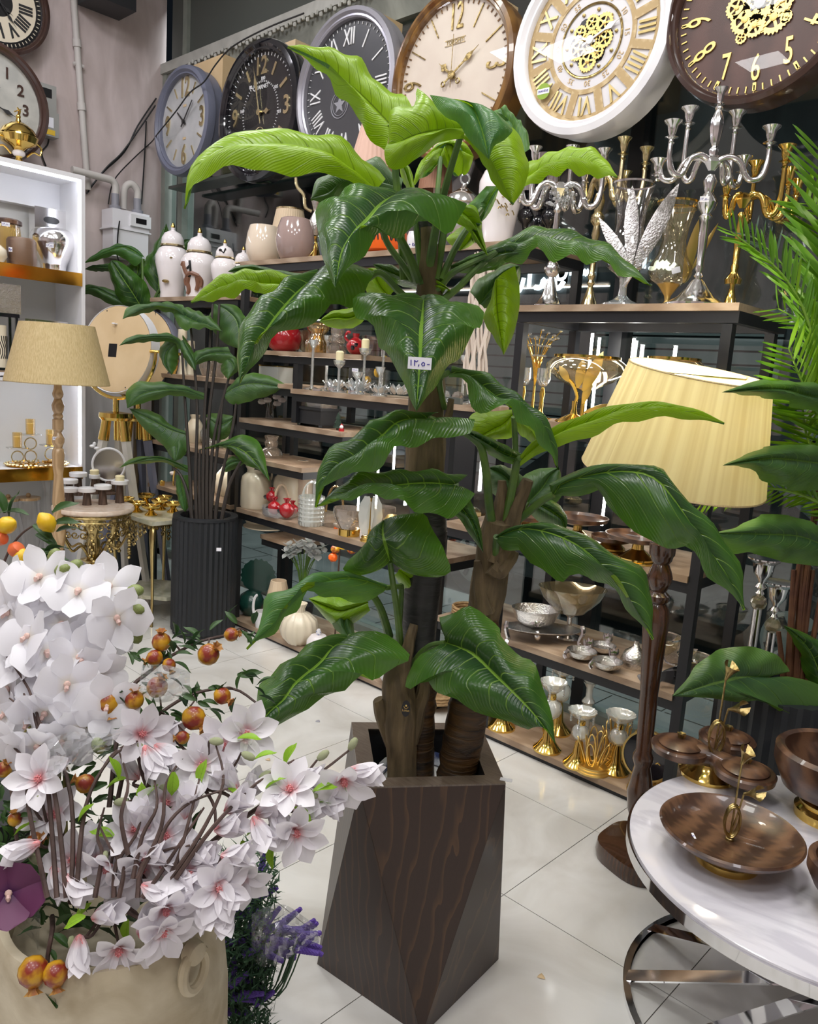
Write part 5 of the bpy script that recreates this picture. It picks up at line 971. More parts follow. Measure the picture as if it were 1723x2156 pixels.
# candelabra
def cupg(s): return [(0, 0), (4, 0), (5, 3), (9, 4), (4, 8), (6, 16), (7, 26), (12, 33), (12.5, 35), (9, 35), (6, 28), (0, 26)]
def candelabrum(label, px, Y, mt, stem, hub, arms, top, k=1., cr=1., Z=2.065):
    t, s = mth('candelabrum', label, 'candelabra', px, Z, Y); s *= k
    lp(t, 'stem', mt, stem, s, 24); 
    lp(t, 'hub', mt, [(0, hub-12), (6, hub-12), (12, hub-2), (16, hub+4), (12, hub+12), (7, hub+18), (0, hub+18)], s, 18, rip=.08, nr=6)
    if top: lp(t, 'centre_column', mt, [(0, hub+16), (7, hub+16), (10, hub+26), (5, hub+36), (9, hub+44), (13, hub+70), (12, hub+86), (6, hub+104), (8, hub+108), (6, hub+112)]+[(r*1.1, hub+112+z) for r, z in cupg(1)[1:]], s, 20, rip=.05, nr=8)
    for (dx, dy, tz) in arms:
        e = np.array([dx, dy, 0.]); L = np.linalg.norm(e)
        P = [np.array((0, 0, hub)), e*.25+(0, 0, hub+16), e*.5+(0, 0, hub+8), e*.68+(0, 0, hub-24), e*.9+(0, 0, hub-22), e+(0, 0, hub+6), e+(0, 0, tz-34)]
        a = put('arm', G().tube([p*s for p in catmull(P, 5)], list(np.interp(np.linspace(0, 1, 31), [0, .3, .7, 1], [7*s, 6*s, 6.6*s, 4.4*s])), 9), mt, t)
        lp(a, 'candle_cup', mt, [(r*cr*1.2, z) for r, z in cupg(1)], s, 18, (dx, dy, tz-36))
        put('leaf_knob', G().sph(tuple(e*.62*s+np.array((0, 0, (hub-12)*s))), 6.5*s, .9, 8, .2, 5).sph(tuple(e*s+np.array((0, 0, (tz-42)*s))), 6*s, .7, 8, .2, 5), mt, a)
    return t, s
base = lambda r, h: [(0, 0), (r, 0), (r, 4), (r*.88, 8), (r*.6, 18), (r*.36, 36), (r*.2, 52), (6, 58)]
candelabrum('large silver many-armed candelabrum on the right shelf top', 1463, 3.11, M['silver'], base(64, 0)+[(10, 62), (6, 68), (9, 78), (7, 84), (10, 140), (8, 172), (14, 180), (9, 186), (16, 196), (20, 208), (15, 218), (8, 228), (14, 250), (8, 262), (0, 262)], 282, [(-92, -10, 358), (-46, 40, 402), (52, 38, 400), (106, -14, 360), (-95, 50, 300), (86, 60, 320)], True, 1., 1.25)
candelabrum('small silver candelabrum with crystal drops, left end of right shelf top', 1155, 3.10, M['silver'], [(0, 0), (33, 0), (33, 4), (26, 8), (16, 26), (9, 52), (6, 62), (10, 64), (16, 72), (17, 80), (12, 90), (6, 96), (6, 110), (7, 150), (5, 190), (9, 194), (5, 200), (6, 214), (0, 214)], 232, [(-80, 0, 250), (84, -6, 320), (-50, 50, 330), (26, 40, 334), (60, 60, 300)], False)
t_c = [o for o in COL.objects if o.get('label', '').startswith('small silver candelabrum')][0]; s = depth(t_c.location)/F_PX; g = G()
for i in range(46):
    a = R_.random()*2*PI; r = (8+30*R_.random())*s; g.sph((r*math.cos(a), r*math.sin(a)*.6, (205+46*R_.random())*s), (3+3*R_.random())*s, 1, 6)
put('crystal_drops', g, M['crystal'], t_c, kind='stuff')
candelabrum('pale gold candelabrum between silver one and the glass leaf vase', 1238, 3.36, M['palegold'], base(30, 0)+[(9, 62), (6, 68), (9, 76), (6, 82), (8, 130), (10, 140), (6, 146), (9, 158), (7, 176), (14, 184), (14, 196), (8, 204), (12, 226), (8, 240), (0, 240)], 256, [(86, 0, 336), (-26, 30, 330), (34, -20, 346), (60, 50, 300)], False)
candelabrum('gold candelabrum at the right end of right shelf top', 1535, 3.36, M['gold'], base(24, 0)+[(16, 58), (18, 68), (10, 78), (7, 84), (9, 94), (6, 100), (8, 150), (6, 190), (9, 196), (6, 202), (0, 202)], 222, [(88, 0, 296), (120, 30, 282), (-30, 20, 268), (62, -30, 330), (40, 60, 320)], False, 1., 1.2)
# glass vases
t, s = mth('glass_vase', 'tall clear glass footed vase with silver leaves on the right shelf top', 'vase', 1308, 2.065, 3.08)
lp(t, 'bowl', M['glass'], [(43, 244), (38, 226), (31, 190), (29, 160), (36, 130), (46, 112), (46, 92), (36, 76), (20, 66), (10, 56), (9, 40)], s, 36); lp(t, 'rim', M['silver'], [(42, 242), (44, 242), (44, 246), (42, 246)], s, 36); lp(t, 'foot', M['crystal'], [(0, 0), (42, 0), (41, 4), (20, 12), (9, 22), (7, 44), (9, 56), (0, 56)], s, 30)
def leafplate(L, w_, bend=.2, th=.03, n=9):
    g = G(); rows = []
    for sgn in (1, -1):
        for i in range(n):
            t_ = i/(n-1); ww = w_*math.sin(PI*min(1, t_*.96+.04))**.8; z = L*t_; y = bend*L*t_*t_
            rows.append([(-ww/2, y+sgn*.2*th*L, z), (0, y+sgn*th*L*(.5*math.sin(PI*t_)+.1), z), (ww/2, y+sgn*.2*th*L, z)])
    a, b = rows[:n], rows[n:][::1]
    g.grid([ra+rb[::-1] for ra, rb in zip(a, b)], True); return g
for (x, z, ang, L, w_) in ((4, 66, -.62, 130, 24), (0, 80, -.05, 160, 30), (8, 70, .42, 200, 36)):
    put('silver_leaf', leafplate(L*s, w_*s, .0), M['hammered'], t, (x*s, -40*s, z*s), (-.15, ang, 0))
put('leaf_stem', G().tube([(6*s, -40*s, 88*s), (6*s, -30*s, 60*s), (0, -6*s, 40*s)], 4*s, 7), M['silver'], t)
t, s = mth('glass_vase', 'clear glass vase with gold rim and gold foot on the right shelf top', 'vase', 1402, 2.065, 3.25)
lp(t, 'bowl', M['tintglass'], [(41, 216), (36, 200), (28, 170), (24, 140), (30, 112), (42, 92), (45, 76), (38, 60), (24, 52)], s, 36); lp(t, 'rim', M['gold'], [(40, 214), (42, 214), (42, 218), (40, 218)], s, 36); lp(t, 'gold_line', M['gold'], [(38.5, 203), (38.9, 203), (38.9, 205), (38.5, 205)], s, 36)
lp(t, 'foot', M['gold_satin'], [(0, 0), (28, 0), (26, 3), (10, 10), (5, 20), (7, 30), (18, 46), (25, 54), (0, 54)], s, 28)
for (x, z, ang, L, w_) in ((34, 60, .12, 130, 22), (46, 84, .42, 110, 10)): put('gold_leaf', leafplate(L*s, w_*s, .0), M['gold_satin'], t, (x*s, 10*s, z*s), (0, ang, 0))
put('price_tag', G().box(-9*s, 9*s, -.001, 0, -6*s, 6*s), M['tagpaper'], t, (-3*s, -46*s, 76*s), (0, -.3, 0))
# right middle bay
Z3 = 1.565
def goblet(px, Y, h, label):
    t, s = mth('goblet', label, 'goblet', px, Z3, Y)
    lp(t, 'stem', M['gold'], [(0, 0), (24, 0), (24, 2), (10, 7), (5, 14), (4, 40), (6, h*.5), (3, h*.62), (0, h*.62)], s); lp(t, 'cup', M['crystal'], [(0, h*.62), (9, h*.66), (15, h*.78), (14, h), (13, h)], s); return t, s
goblet(1098, 3.22, 100, 'gold-stemmed crystal goblet, left in the lit bay of the right shelf'); goblet(1137, 3.14, 104, 'gold-stemmed crystal goblet, right in the lit bay, before branch ornament')
t, s = mth('branch_ornament', 'gold wire branch ornament with crystal leaves in the lit bay', 'ornament', 1120, Z3, 3.36); g = G(); h = G()
for k in range(9):
    a = -1.0+.27*k; P = catmull([(0, 0, 60*s), (10*s*math.sin(a), 0, 110*s), (30*s*math.sin(a), 6*s*(k % 3), 150*s), (46*s*math.sin(a*1.2), 0, (178-6*(k % 4))*s)], 4); g.tube(P, 1.4*s, 5)
    for q in P[5::2]: h.sph(tuple(q+np.array((3*s, 0, 3*s))), 5*s, .6, 6)
lp(t, 'foot', M['gold'], [(0, 0), (18, 0), (18, 3), (4, 8), (3, 62), (0, 62)], s); put('branches', g, M['gold'], t); put('crystal_leaves', h, M['crystal'], t, kind='stuff')
def glassbowl(px, Z, Y, r, h, z0, label, rimmat, foot='gold'):
    t, s = mth('glass_bowl', label, 'bowl', px, Z, Y)
    lp(t, 'bowl', M['tintglass'], [(0, z0), (r*.3, z0), (r*.7, z0+h*.25), (r, z0+h*.6), (r*.97, z0+h*.8), (r*.8, z0+h)], s, 36); lp(t, 'rim', M[rimmat], [(r*.8, z0+h-1), (r*.82, z0+h-1), (r*.82, z0+h+4), (r*.8, z0+h+4)], s, 36)
    lp(t, 'foot', M[foot], [(0, 0), (r*.45, 0), (r*.42, 3), (5, 8), (4, z0-6), (r*.3, z0), (0, z0)], s, 24); return t, s
glassbowl(1224, Z3, 3.23, 84, 62, 70, 'wide clear glass bowl with gold rim behind the gold leaf ornament', 'gold'); glassbowl(1402, Z3, 3.24, 66, 62, 84, 'clear glass bowl with gold rim behind the lit lamp shade', 'gold')
t, s = mth('leaf_ornament', 'gold leaf spray ornament on domed foot in the lit bay', 'ornament', 1206, Z3, 3.08); lp(t, 'foot', M['gold'], [(0, 0), (37, 0), (36, 3), (20, 12), (8, 18), (5, 30), (6, 45), (0, 45)], s, 24, rip=.03, nr=9)
put('stem', G().tube(catmull([(0, 0, 40*s), (4*s, 0, 55*s), (-8*s, 0, 80*s), (-24*s, 0, 92*s)], 4), 4*s, 7), M['gold'], t)
for (x, z, ang, L, w_) in ((14, 66, .40, 92, 26), (2, 72, .12, 62, 20), (-18, 84, -.6, 38, 16), (16, 40, .25, 60, 17), (20, 22, 1.2, 62, 12)): put('leaf', leafplate(L*s, w_*s, .1, .05), M['gold_satin'], t, (x*s, -4*s, z*s), (0, ang, 0))
t, s = mth('bird_ornament', 'small gold bird ornament at the right of the lit bay', 'ornament', 1512, Z3, 3.2); put('body', G().sph((0, 0, 96*s), 16*s, .6, 10).tube([(0, 0, 0), (0, 0, 90*s)], 3*s, 6).tube(catmull([(10*s, 0, 98*s), (16*s, 0, 112*s), (12*s, 0, 124*s)], 4), [4*s]*9, 6), M['gold'], t); put('tail', leafplate(40*s, 12*s, .1), M['gold'], t, (-8*s, 0, 98*s), (0, -1.0, 0))
# hanging white yarn amaranth
p = sit(1026, FY-.02, 2.30); g = G()
for k in range(16):
    x = -.055+.0075*k; y = .012*math.sin(k*2.3); L = .60+.05*math.sin(k*1.9); g.tube([(x+.006*math.sin(j*1.1+k), y-.02+.01*math.sin(j+k), -L*j/12) for j in range(13)], [.004]+[.0075]*11+[.004], 5)
put('yarn_fringe', g, mat('white_yarn', (.72, .62, .54), .9), None, tuple(p), label='white hanging yarn fringe beside the right shelf post', cat='fringe')
# crystal shelf (z 1.60)
Z2 = 1.60
def crystalcup(px, Y, h, label, candle=False, r=11):
    t, s = mth('candle_holder', label, 'candle holder', px, Z2, Y)
    lp(t, 'stem', M['crystal'], [(0, 0), (18, 0), (18, 2), (4, 6), (3, 12), (3, h-18), (3.5, h-16), (0, h-16)], s, 16); lp(t, 'cup', M['crystal'], [(0, h-17), (4, h-16), (r*.8, h-8), (r, h), (r*.75, h+1), (r*.5, h-8), (0, h-10)], s, 10)
    if candle: lp(t, 'candle', M['candle'], [(0, h-8), (8, h-8), (8.5, h+17), (5, h+20), (0, h+17)], s, 14); put('wick', G().tube([(0, 0, (h+17)*s), (1*s, 0, (h+24)*s)], .8*s, 5), M['cable'], t)
for a in ((656, 3.1, 102, 'tallest slim crystal candle cup, leftmost on the crystal shelf'), (686, 3.24, 112, 'tall slim crystal candle cup, second on the crystal shelf'), (712, 3.06, 66, 'crystal candlestick with cream candle, left of two candles', True, 14), (764, 3.16, 94, 'crystal candlestick with cream candle, right of two candles', True, 14), (751, 3.03, 46, 'short crystal candle cup bearing a price tag', False, 13), (798, 3.07, 60, 'crystal candle cup on lotus base, right of the candles', False, 11), (803, 3.3, 116, 'tall crystal candlestick behind the lotus holders', False, 10), (972, 3.1, 100, 'crystal candlestick right of the trunk', False, 12), (990, 3.2, 118, 'tall crystal candlestick far right of crystal shelf', False, 13)): crystalcup(*a)
def petalring(g, n, r, z, L, w_, tilt, s):
    for i in range(n):
        a = 2*PI*i/n; k0 = len(g.v); q = leafplate(L*s, w_*s, 0, .12, 6); q.xf(Matrix.Translation((r*s*math.cos(a), r*s*math.sin(a), z*s)) @ Matrix.Rotation(a-PI/2, 4, 'Z') @ Matrix.Rotation(-tilt, 4, 'X')); g.add(q.v, q.f)
def lotus(px, Y, r, label, base=True):
    t, s = mth('lotus_holder', label, 'candle holder', px, Z2, Y)
    if base: lp(t, 'mirror_base', M['chrome'], [(0, 0), (r*.95, 0), (r*.95, 7), (0, 7)], s, 24)
    for n, rr, tl in ((9, r*.62, .75), (8, r*.4, .35)):
        for i in range(n):
            a = 2*PI*i/n; put('petal', leafmesh_l(s*r*.95, s*r*.5), M['crystal'], t, (rr*s*math.cos(a), rr*s*math.sin(a), 7*s), (-tl, 0, a-PI/2))
_lm = {}
def leafmesh_l(L, w_):
    k = (round(L, 4), round(w_, 4))
    if k not in _lm: _lm[k] = leafplate(L, w_, 0, .14, 5).mesh('petal')
    return _lm[k]
for a in ((704, 3.14, 21, 'crystal lotus holder on mirror base, left'), (752, 3.08, 28, 'largest crystal lotus holder on mirror base'), (800, 3.06, 20, 'flat crystal lotus without mirror base, under the short cup', False), (838, 3.1, 24, 'crystal lotus holder beside the big front leaf', False)): lotus(*a)
lit('mirror_tray', 'small oval mirror tray at left of the crystal shelf', 'tray', 675, Z2, 3.05, M['chrome'], [(0, 0), (24, 0), (24, 3), (0, 3)])
for px, lab in ((936, 'faceted crystal ball left of the pink one'), (963, 'faceted pinkish crystal ball right of the trunk')):
    p = sit(px, 3.08, Z2); s = depth(p)/F_PX; put('crystal_ball', G().sph((0, 0, 13*s), 13*s, 1, 10), M['crystal'] if px < 950 else M['smoke'], None, tuple(p), label=lab, cat='ornament', smooth=False)
p = sit(954, 3.02, Z2); pl_ = put('name_plate', G().box(-.07, .07, -.01, .01, 0, .03), M['transom'], None, tuple(p+np.array([0, -.02, 0])), label='dark name plate on the crystal shelf right of the trunk', cat='sign'); o = letter('IZU', .022, M['white'], pl_, (0, -.0105, .015), name='lettering', bold=0); o.rotation_euler = (PI/2, 0, 0)
t, s = mth('glass_vase', 'clear cylinder vase holding yellow lemons behind the crystal candlesticks', 'vase', 786, Z2, 3.38); lp(t, 'wall', M['glass'], [(0, 0), (32, 0), (32, 118), (30.5, 118), (30.5, 3)], s, 28)
M['lemon'] = mat('lemon_skin', (.80, .52, .02), .4, 0, col2=(.74, .44, .01), scale=60, bump=.3, bdist=.002)
lem = G().lathe([(0, -14), (2, -13.5), (8, -9), (10, 0), (8, 9), (2.5, 13.5), (0, 15)], 16)
for i, (dx, z, lab) in enumerate(((14, 106, 'top lemon in the cylinder vase'), (22, 60, 'middle lemon in the cylinder vase'), (10, 36, 'low lemon in the cylinder vase'), (-12, 16, 'bottom left lemon in the cylinder vase'))):
    p = np.array(t.location)+RT*dx*s; put('lemon', G().lathe([(r*s, q*s) for r, q in ((0, -13), (2, -12.5), (7.5, -8), (9, 0), (7.5, 8), (2.5, 12.5), (0, 14))], 14), M['lemon'], None, (p[0], p[1]-.01, Z2+(z+9)*s), (.5, .3*i, 0), label=lab, cat='lemon')
# tier z 1.815
Z4 = 1.82
lit('bowl', 'deep red glazed pomegranate-shaped bowl half behind the silvery leaf', 'bowl', 598, Z4, 3.28, M['red'], [(0, 0), (22, 0), (32, 8), (37, 26), (34, 42), (28, 50), (26, 48), (32, 26), (0, 6)], 28)
t, s = mth('vase', 'ribbed amber glass vase right of the red bowl', 'vase', 668, Z4, 3.27); lp(t, 'body', M['amberglass'], [(0, 0), (24, 0), (26, 8), (25, 22), (17, 34), (15, 40), (22, 48), (24, 56), (19, 62), (18, 60)], s, 40, rip=.03, nr=20); lp(t, 'gold_lining', M['gold'], [(0, 2), (14, 2), (16, 20), (10, 34), (10, 40), (14, 50), (0, 52)], s, 24, rip=.05, nr=12)
lit('vase', 'smoky beige ringed gourd vase beside the amber vase', 'vase', 709, Z4, 3.27, M['smoke'], [(0, 0), (17, 0), (21, 8), (20, 16), (13, 20), (19, 26), (20, 34), (13, 39), (15, 44), (14, 54), (11, 56)], 28)
t, s = mth('pomegranate_ornament', 'red ceramic half-open pomegranate ornament on the upper tier', 'ornament', 748, Z4, 3.25); lp(t, 'body', M['red'], [(0, 0), (10, 1), (19, 10), (20, 20), (14, 30), (6, 36), (8, 44), (4, 42), (0, 36)], s, 24); put('seeds', G().sph((-4*s, -16*s, 14*s), 6*s, 1, 8, .15, 5).sph((2*s, -17*s, 20*s), 5*s, 1, 8, .15, 5), M['blackgloss'], t); put('stem', G().tube(catmull([(-14*s, 0, 26*s), (-22*s, 0, 34*s), (-18*s, 0, 46*s), (-12*s, 0, 44*s)], 4), 3*s, 6), M['red'], t)
p = sit(645, 3.42, Z4); put('photo_frame', G().box(-.07, .07, -.01, .01, 0, .15), M['tintglass'], None, tuple(p), label='pale translucent frame behind the red bowl', cat='frame')
# lower left tier: glass boxes, chest, santa, blossoms
p = sit(580, 3.2, 1.62); t = thing('glass_box', 'clear ribbed glass box with gold edges behind the silvery leaf tip', 'box', tuple(p)); put('walls', G().box(-.10, .10, -.06, .06, 0, .10), M['frost'], t, smooth=False); put('gold_edge', G().box(-.102, .102, -.062, .062, .10, .106), M['gold'], t, smooth=False)
Z5 = 1.385
p = sit(668, 3.1, Z5); t = thing('chest', 'small black glazed chest with shelf inside, on the lower left tier', 'chest', tuple(p)); put('body', G().box(-.11, .11, -.07, .07, .015, .10).box(-.12, .12, -.08, .08, .10, .115), M['blackmat'], t, smooth=False); put('upper_case', G().box(-.10, .10, -.065, .065, .115, .19), M['smoke'], t, smooth=False)
for sx in (-1, 1): put('foot', G().box(sx*.10-.015, sx*.10+.015, -.06, .06, 0, .015), M['blackgloss'], t)
t, s = mth('christmas_tree', 'tiny dark green christmas tree beside the black chest', 'tree', 711, Z5, 3.06); lp(t, 'foliage', mat('dark_fir', (.01, .03, .018), .8), [(0, 4), (9, 5), (5, 14), (7, 14), (3, 24), (5, 24), (0, 38)], s, 12, rip=.15, nr=6); lp(t, 'trunk', M['stemwood'], [(0, 0), (3, 0), (3, 5), (0, 5)], s, 8)
t, s = mth('santa_figure', 'tiny santa figure in red hat beside the little fir tree', 'figurine', 719, Z5, 3.03); lp(t, 'coat', M['red'], [(0, 0), (6, 0), (6, 3), (4, 8), (0, 9)], s, 12); put('beard', G().sph((0, -2*s, 9*s), 4*s), M['white'], t); lp(t, 'hat', M['red'], [(4, 11), (3, 13), (0, 17)], s, 12)
t, s = mth('flower_vase', 'small clear vase of white blossom sprigs on the lower left tier', 'vase', 568, Z5, 3.18); lp(t, 'glass', M['glass'], [(0, 0), (9, 0), (8, 14), (6, 26), (8, 34)], s, 16)
for k, (x, z) in enumerate(((-12, 52), (2, 60), (12, 46), (-6, 38), (20, 54), (-18, 34), (14, 32), (6, 74), (24, 40))):
    st = put('sprig', G().tube(catmull([(0, 0, 6*s), (x*.3*s, 0, z*.5*s), (x*s, 0, z*s)], 3), .8*s, 4), M['stemwood'], t); put('blossom', G().sph((x*s, -3*s, z*s), 8*s, .8, 8, .25, 5), M['porcelain'], st)
# z 1.13 back board and z .80 shelf
lit('vase', 'pearly beige ringed vase behind the plant stems', 'vase', 571, 1.13, 3.2, M['smoke'], [(0, 0), (22, 0), (25, 6), (20, 16), (12, 22), (15, 30), (12, 36), (16, 44), (14, 46)])
p = sit(612, 3.3, .80); put('carton', G().box(-.10, .10, -.08, .08, 0, .30), M['white'], None, tuple(p+np.array([0, .05, 0])), label='white carton standing behind the milk cans', cat='box', smooth=False)
Z6 = .80
def can(px, Y, r, h, label, mt='cream', band=None):
    t, s = mth('milk_can', label, 'jar', px, Z6, Y); lp(t, 'body', M[mt], [(0, 0), (r*.94, 0), (r, 4), (r, h*.55), (r*.92, h*.66), (r*.62, h*.74), (r*.60, h*.80), (r*.7, h*.86), (r*.7, h*.9), (r*.5, h*.98), (r*.5, h), (0, h)], s, 30); put('handle', G().tube(catmull([(r*.62*s, 0, h*.76*s), (r*.95*s, 0, h*.80*s), (r*1.0*s, 0, h*.66*s), (r*.9*s, 0, h*.58*s)], 4), 2.2*s, 6), M[mt], t)
    if band: lp(t, 'band', M[band], [(r*.64, h*.755), (r*.67, h*.755), (r*.67, h*.79), (r*.64, h*.79)], s, 24)
M['celadon'] = mat('celadon_glaze', (.42, .55, .36), .3)
can(538, 3.1, 32, 100, 'large cream milk can at left end of the low shelf'); can(601, 3.2, 27, 106, 'cream milk can with green band, second from left', 'cream', 'celadon'); can(634, 3.3, 23, 106, 'pale green-tinted milk can behind the others', 'ivory', 'celadon')
lit('dish', 'clear plastic dish under the red ceramic pomegranates', 'dish', 590, Z6, 3.06, M['plastic'], [(0, 0), (34, 0), (38, 4), (39, 20), (37.5, 20), (36, 5), (0, 3)], 30)
def pome(px, Z, Y, r, label, mt, lift=0, rot=(0, 0, 0)):
    t, s = mth('pomegranate', label, 'pomegranate', px, Z, Y); t.location.z += lift*s; t.rotation_euler = rot
    lp(t, 'fruit', mt, [(0, 0), (r*.4, .05*r), (r*.85, .5*r), (r, r), (r*.85, 1.5*r), (r*.4, 1.85*r), (r*.22, 1.9*r), (0, 1.9*r)], s, 20); lp(t, 'crown', mt, [(r*.2, 1.85*r), (r*.22, 2.1*r), (r*.42, 2.45*r), (r*.3, 2.3*r), (r*.12, 2.1*r), (0, 2.1*r)], s, 12, rip=.25, nr=6)
    return t, s
for a in ((571, Z6, 3.07, 13, 'red ceramic pomegranate at back left in clear dish', M['red'], 22), (577, Z6, 3.02, 15, 'red ceramic pomegranate, front left in clear dish', M['red'], 3), (603, Z6, 3.02, 17, 'red ceramic pomegranate showing black seeds, front right in dish', M['red'], 3), (615, Z6, 3.1, 13, 'red ceramic pomegranate at right in clear dish', M['red'], 3)): 
    t, s = pome(*a); put('seeds', G().sph((-6*s, -a[3]*.8*s, a[3]*.9*s), 5*s, 1, 8, .2, 5), M['blackgloss'], t)
put('braid_handle', G().tube([tuple(np.array(sit(592, 3.1, Z6+.06))+RT*.045*math.cos(a)+np.array([0, 0, .13*math.sin(a)])) for a in np.linspace(0, PI, 16)], .008, 6), M['pleatcream'], None, label='braided arched basket handle over the red pomegranates', cat='handle')
t, s = mth('glass_basket', 'pressed glass basket-weave vase with arched handles on the low shelf', 'vase', 654, Z6, 3.04); lp(t, 'wall', M['frost'], [(0, 0), (24, 0), (26, 4), (27, 62), (25, 62), (23, 6), (0, 4)], s, 80, rip=.03, nr=20)
for k in range(6): lp(t, 'woven_band', M['frost'], [(26.6, 8+9*k), (28, 11+9*k), (26.8, 14+9*k)], s, 40, rip=.02, nr=20)
for y in (-8, 8): put('handle', G().tube([(18*s*math.cos(a), y*s, 62*s+30*s*math.sin(a)) for a in np.linspace(0, PI, 14)], 2*s, 6), M['frost'], t)
t, s = mth('glass_basket', 'clear glass dish with rope-like arched handle behind the footed bowl', 'basket', 703, Z6, 3.16); lp(t, 'wall', M['glass'], [(0, 0), (28, 0), (30, 30), (28.5, 30)], s, 26); put('handle', G().tube([(18*s*math.cos(a), 0, 28*s+56*s*math.sin(a)) for a in np.linspace(0, PI, 16)], 2.6*s, 6), M['amberglass'], t)
def ftbowl(px, Y, r, label):
    t, s = mth('footed_bowl', label, 'bowl', px, Z6, Y); lp(t, 'gold_foot', M['gold'], [(0, 0), (23, 0), (23, 14), (0, 14)], s, 30); lp(t, 'bowl', M['smoke'], [(0, 14), (22, 15), (r*.85, 30), (r, 46), (r*.98, 58), (r*.92, 58), (r*.8, 32), (0, 18)], s, 36)
ftbowl(735, 3.05, 36, 'smoky textured glass bowl on gold foot, low shelf'); ftbowl(801, 3.24, 30, 'smoky glass bowl on gold foot behind the shell lamp')
t, s = mth('shell_lamp', 'table lamp with frosted shell panels and gold stem, low shelf', 'lamp', 777, Z6, 2.99+.05); lp(t, 'base', M['gold'], [(0, 0), (19, 0), (19, 3), (17, 4), (17, 9), (15, 11), (4, 12), (3, 92), (0, 92)], s)
for sx in (-1, 1): put('shell_panel', G().lathe([(0, -1), (22, -.6), (22, .6), (0, 1)], 20, k=s, rip=.04, nr=10, sx=.75, sy=1.9), M['frost'], t, (sx*9*s, 0, 54*s), (PI/2, 0, .25*sx))
t, s = mth('table_lamp', 'small all-gold mushroom table lamp on the low shelf', 'lamp', 822, Z6, 3.08); lp(t, 'stem', M['gold_satin'], [(0, 0), (18, 0), (18, 3), (7, 5), (7, 44), (0, 44)], s); lp(t, 'lamp_shade', M['gold_satin'], [(22, 44), (14, 58), (10, 64), (0, 66)], s, 28)
t, s = mth('crystal_flowers', 'gold and crystal flower ornament beside the mushroom lamp', 'ornament', 842, Z6, 3.02); g = G()
for k in range(12): g.sph(((10*math.sin(k*2.2))*s, (6*math.cos(k*1.7))*s, (5+3.4*k)*s), 5*s, .8, 6, .2, 5)
put('blossoms', g, M['palegold'], t, kind='stuff')
lit('vase', 'white ribbed pineapple-shaped ceramic vase behind the fluted planter', 'vase', 477, .80, 3.2, M['cream'], [(0, 0), (18, 0), (26, 12), (28, 26), (22, 44), (12, 56), (9, 62), (12, 70), (22, 84), (18, 86), (8, 66), (0, 50)], 48, rip=.06, nr=12)
lit('plate', 'white plate on the back board below the low shelf', 'plate', 560, .60, 3.32, M['cream'], [(0, 0), (30, 1), (48, 6), (47, 8), (30, 4), (0, 4)], 30); lit('bowl', 'beige bowl standing on the white plate', 'bowl', 535, .618, 3.32, M['cream'], [(0, 0), (16, 0), (20, 10), (20, 26), (18, 26), (0, 4)])
for px, Y, Z, h, lab in ((383, 3.12, 1.62, 92, 'cream turned wooden candlestick, tallest on corner shelf'), (400, 3.2, 1.62, 70, 'cream turned wooden candlestick, shorter on corner shelf')): lit('candlestick', lab, 'candlestick', px, Z, Y, M['cream'], [(0, 0), (11, 0), (9, 8), (5, 30), (7, 40), (4, 46), (4, 62), (6, 68), (10, h-16), (9, h), (7, h), (0, h-6)], 18)
for px, Z, lab, mt in ((440, 1.62, 'pearl glazed round vase on corner shelf, left', 'smoke'), (470, 1.62, 'pearl glazed round vase on corner shelf, right', 'smoke'), (410, 1.13, 'cream jug on the third corner shelf', 'cream'), (442, 1.13, 'clear glass tumbler on the third corner shelf', 'crystal'), (485, 1.13, 'cream oval vase on the third corner shelf', 'cream'), (500, 1.62, 'amber bottle on corner shelf next to the post', 'amberglass')): lit('vase', lab, 'vase', px, Z, 3.2, M[mt], [(0, 0), (14, 0), (20, 16), (21, 28), (14, 42), (8, 50), (11, 58), (9, 58), (0, 40)])
# base of the left unit
ZB = .045
M['greyorchid'] = petalmat('grey_orchid', (.50, .53, .53), (.42, .46, .42), .3)
t, s = mth('orchid_pot', 'grey artificial orchid in a dark pot on the bottom shelf', 'plant', 632, ZB, 3.18); lp(t, 'pot', M['blackmat'], [(0, 0), (20, 0), (26, 60), (24, 60), (0, 56)], s)
def petal_mesh(name, L, w_, cup, curl_, n=6, m_=2, q=.8, wave=0.):
    g = G(); g.uv = []; rows = []
    for i in range(n+1):
        v = 1-(1-i/n)**1.5; x_ = .05+.94*v; pk_ = .75/(.75+q); ww = w_*(x_/pk_)**.75*((1-x_)/(1-pk_))**q; b = curl_*v*v*L
        row = []
        for k in range(-m_, m_+1):
            u = k/m_; row.append((u*ww/2, b+cup*L*u*u*math.sin(PI*min(1, v*.9+.05))+wave*L*math.sin(5*v+3*u), v*L*(1-.12*u*u*v))); g.uv.append((.5+.5*u, v))
        rows.append(row)
    g.grid(rows); return g
def quat(zdir, roll=0.):
    return (Vector(zdir).to_track_quat('Z', 'Y').to_matrix() @ Matrix.Rotation(roll, 3, 'Z')).to_euler()
VR, VU, VF = Vector(RT), Vector(UP), Vector(FW)
for i in range(15):   # orchid head on the bottom shelf
    a = 2.4*i; x, z = (44*math.cos(a)*(.4+.04*i)), 192+38*math.sin(a*1.3)-(.9*abs(44*math.cos(a)))*.4
    st = put('stem', G().tube(catmull([(0, 0, 55*s), (x*.3*s, 0, 130*s), (x*s, -6*s, z*s)], 3), 1*s, 4), M['petiole'], t)
    fm = petal_mesh('petal', 15*s, 17*s, .1, .1)
    for k in range(4): put('petal', fm if k else fm, M['greyorchid'], st, (x*s, -8*s, z*s), quat(Vector((math.cos(1.57*k+i), -.4, math.sin(1.57*k+i)))))
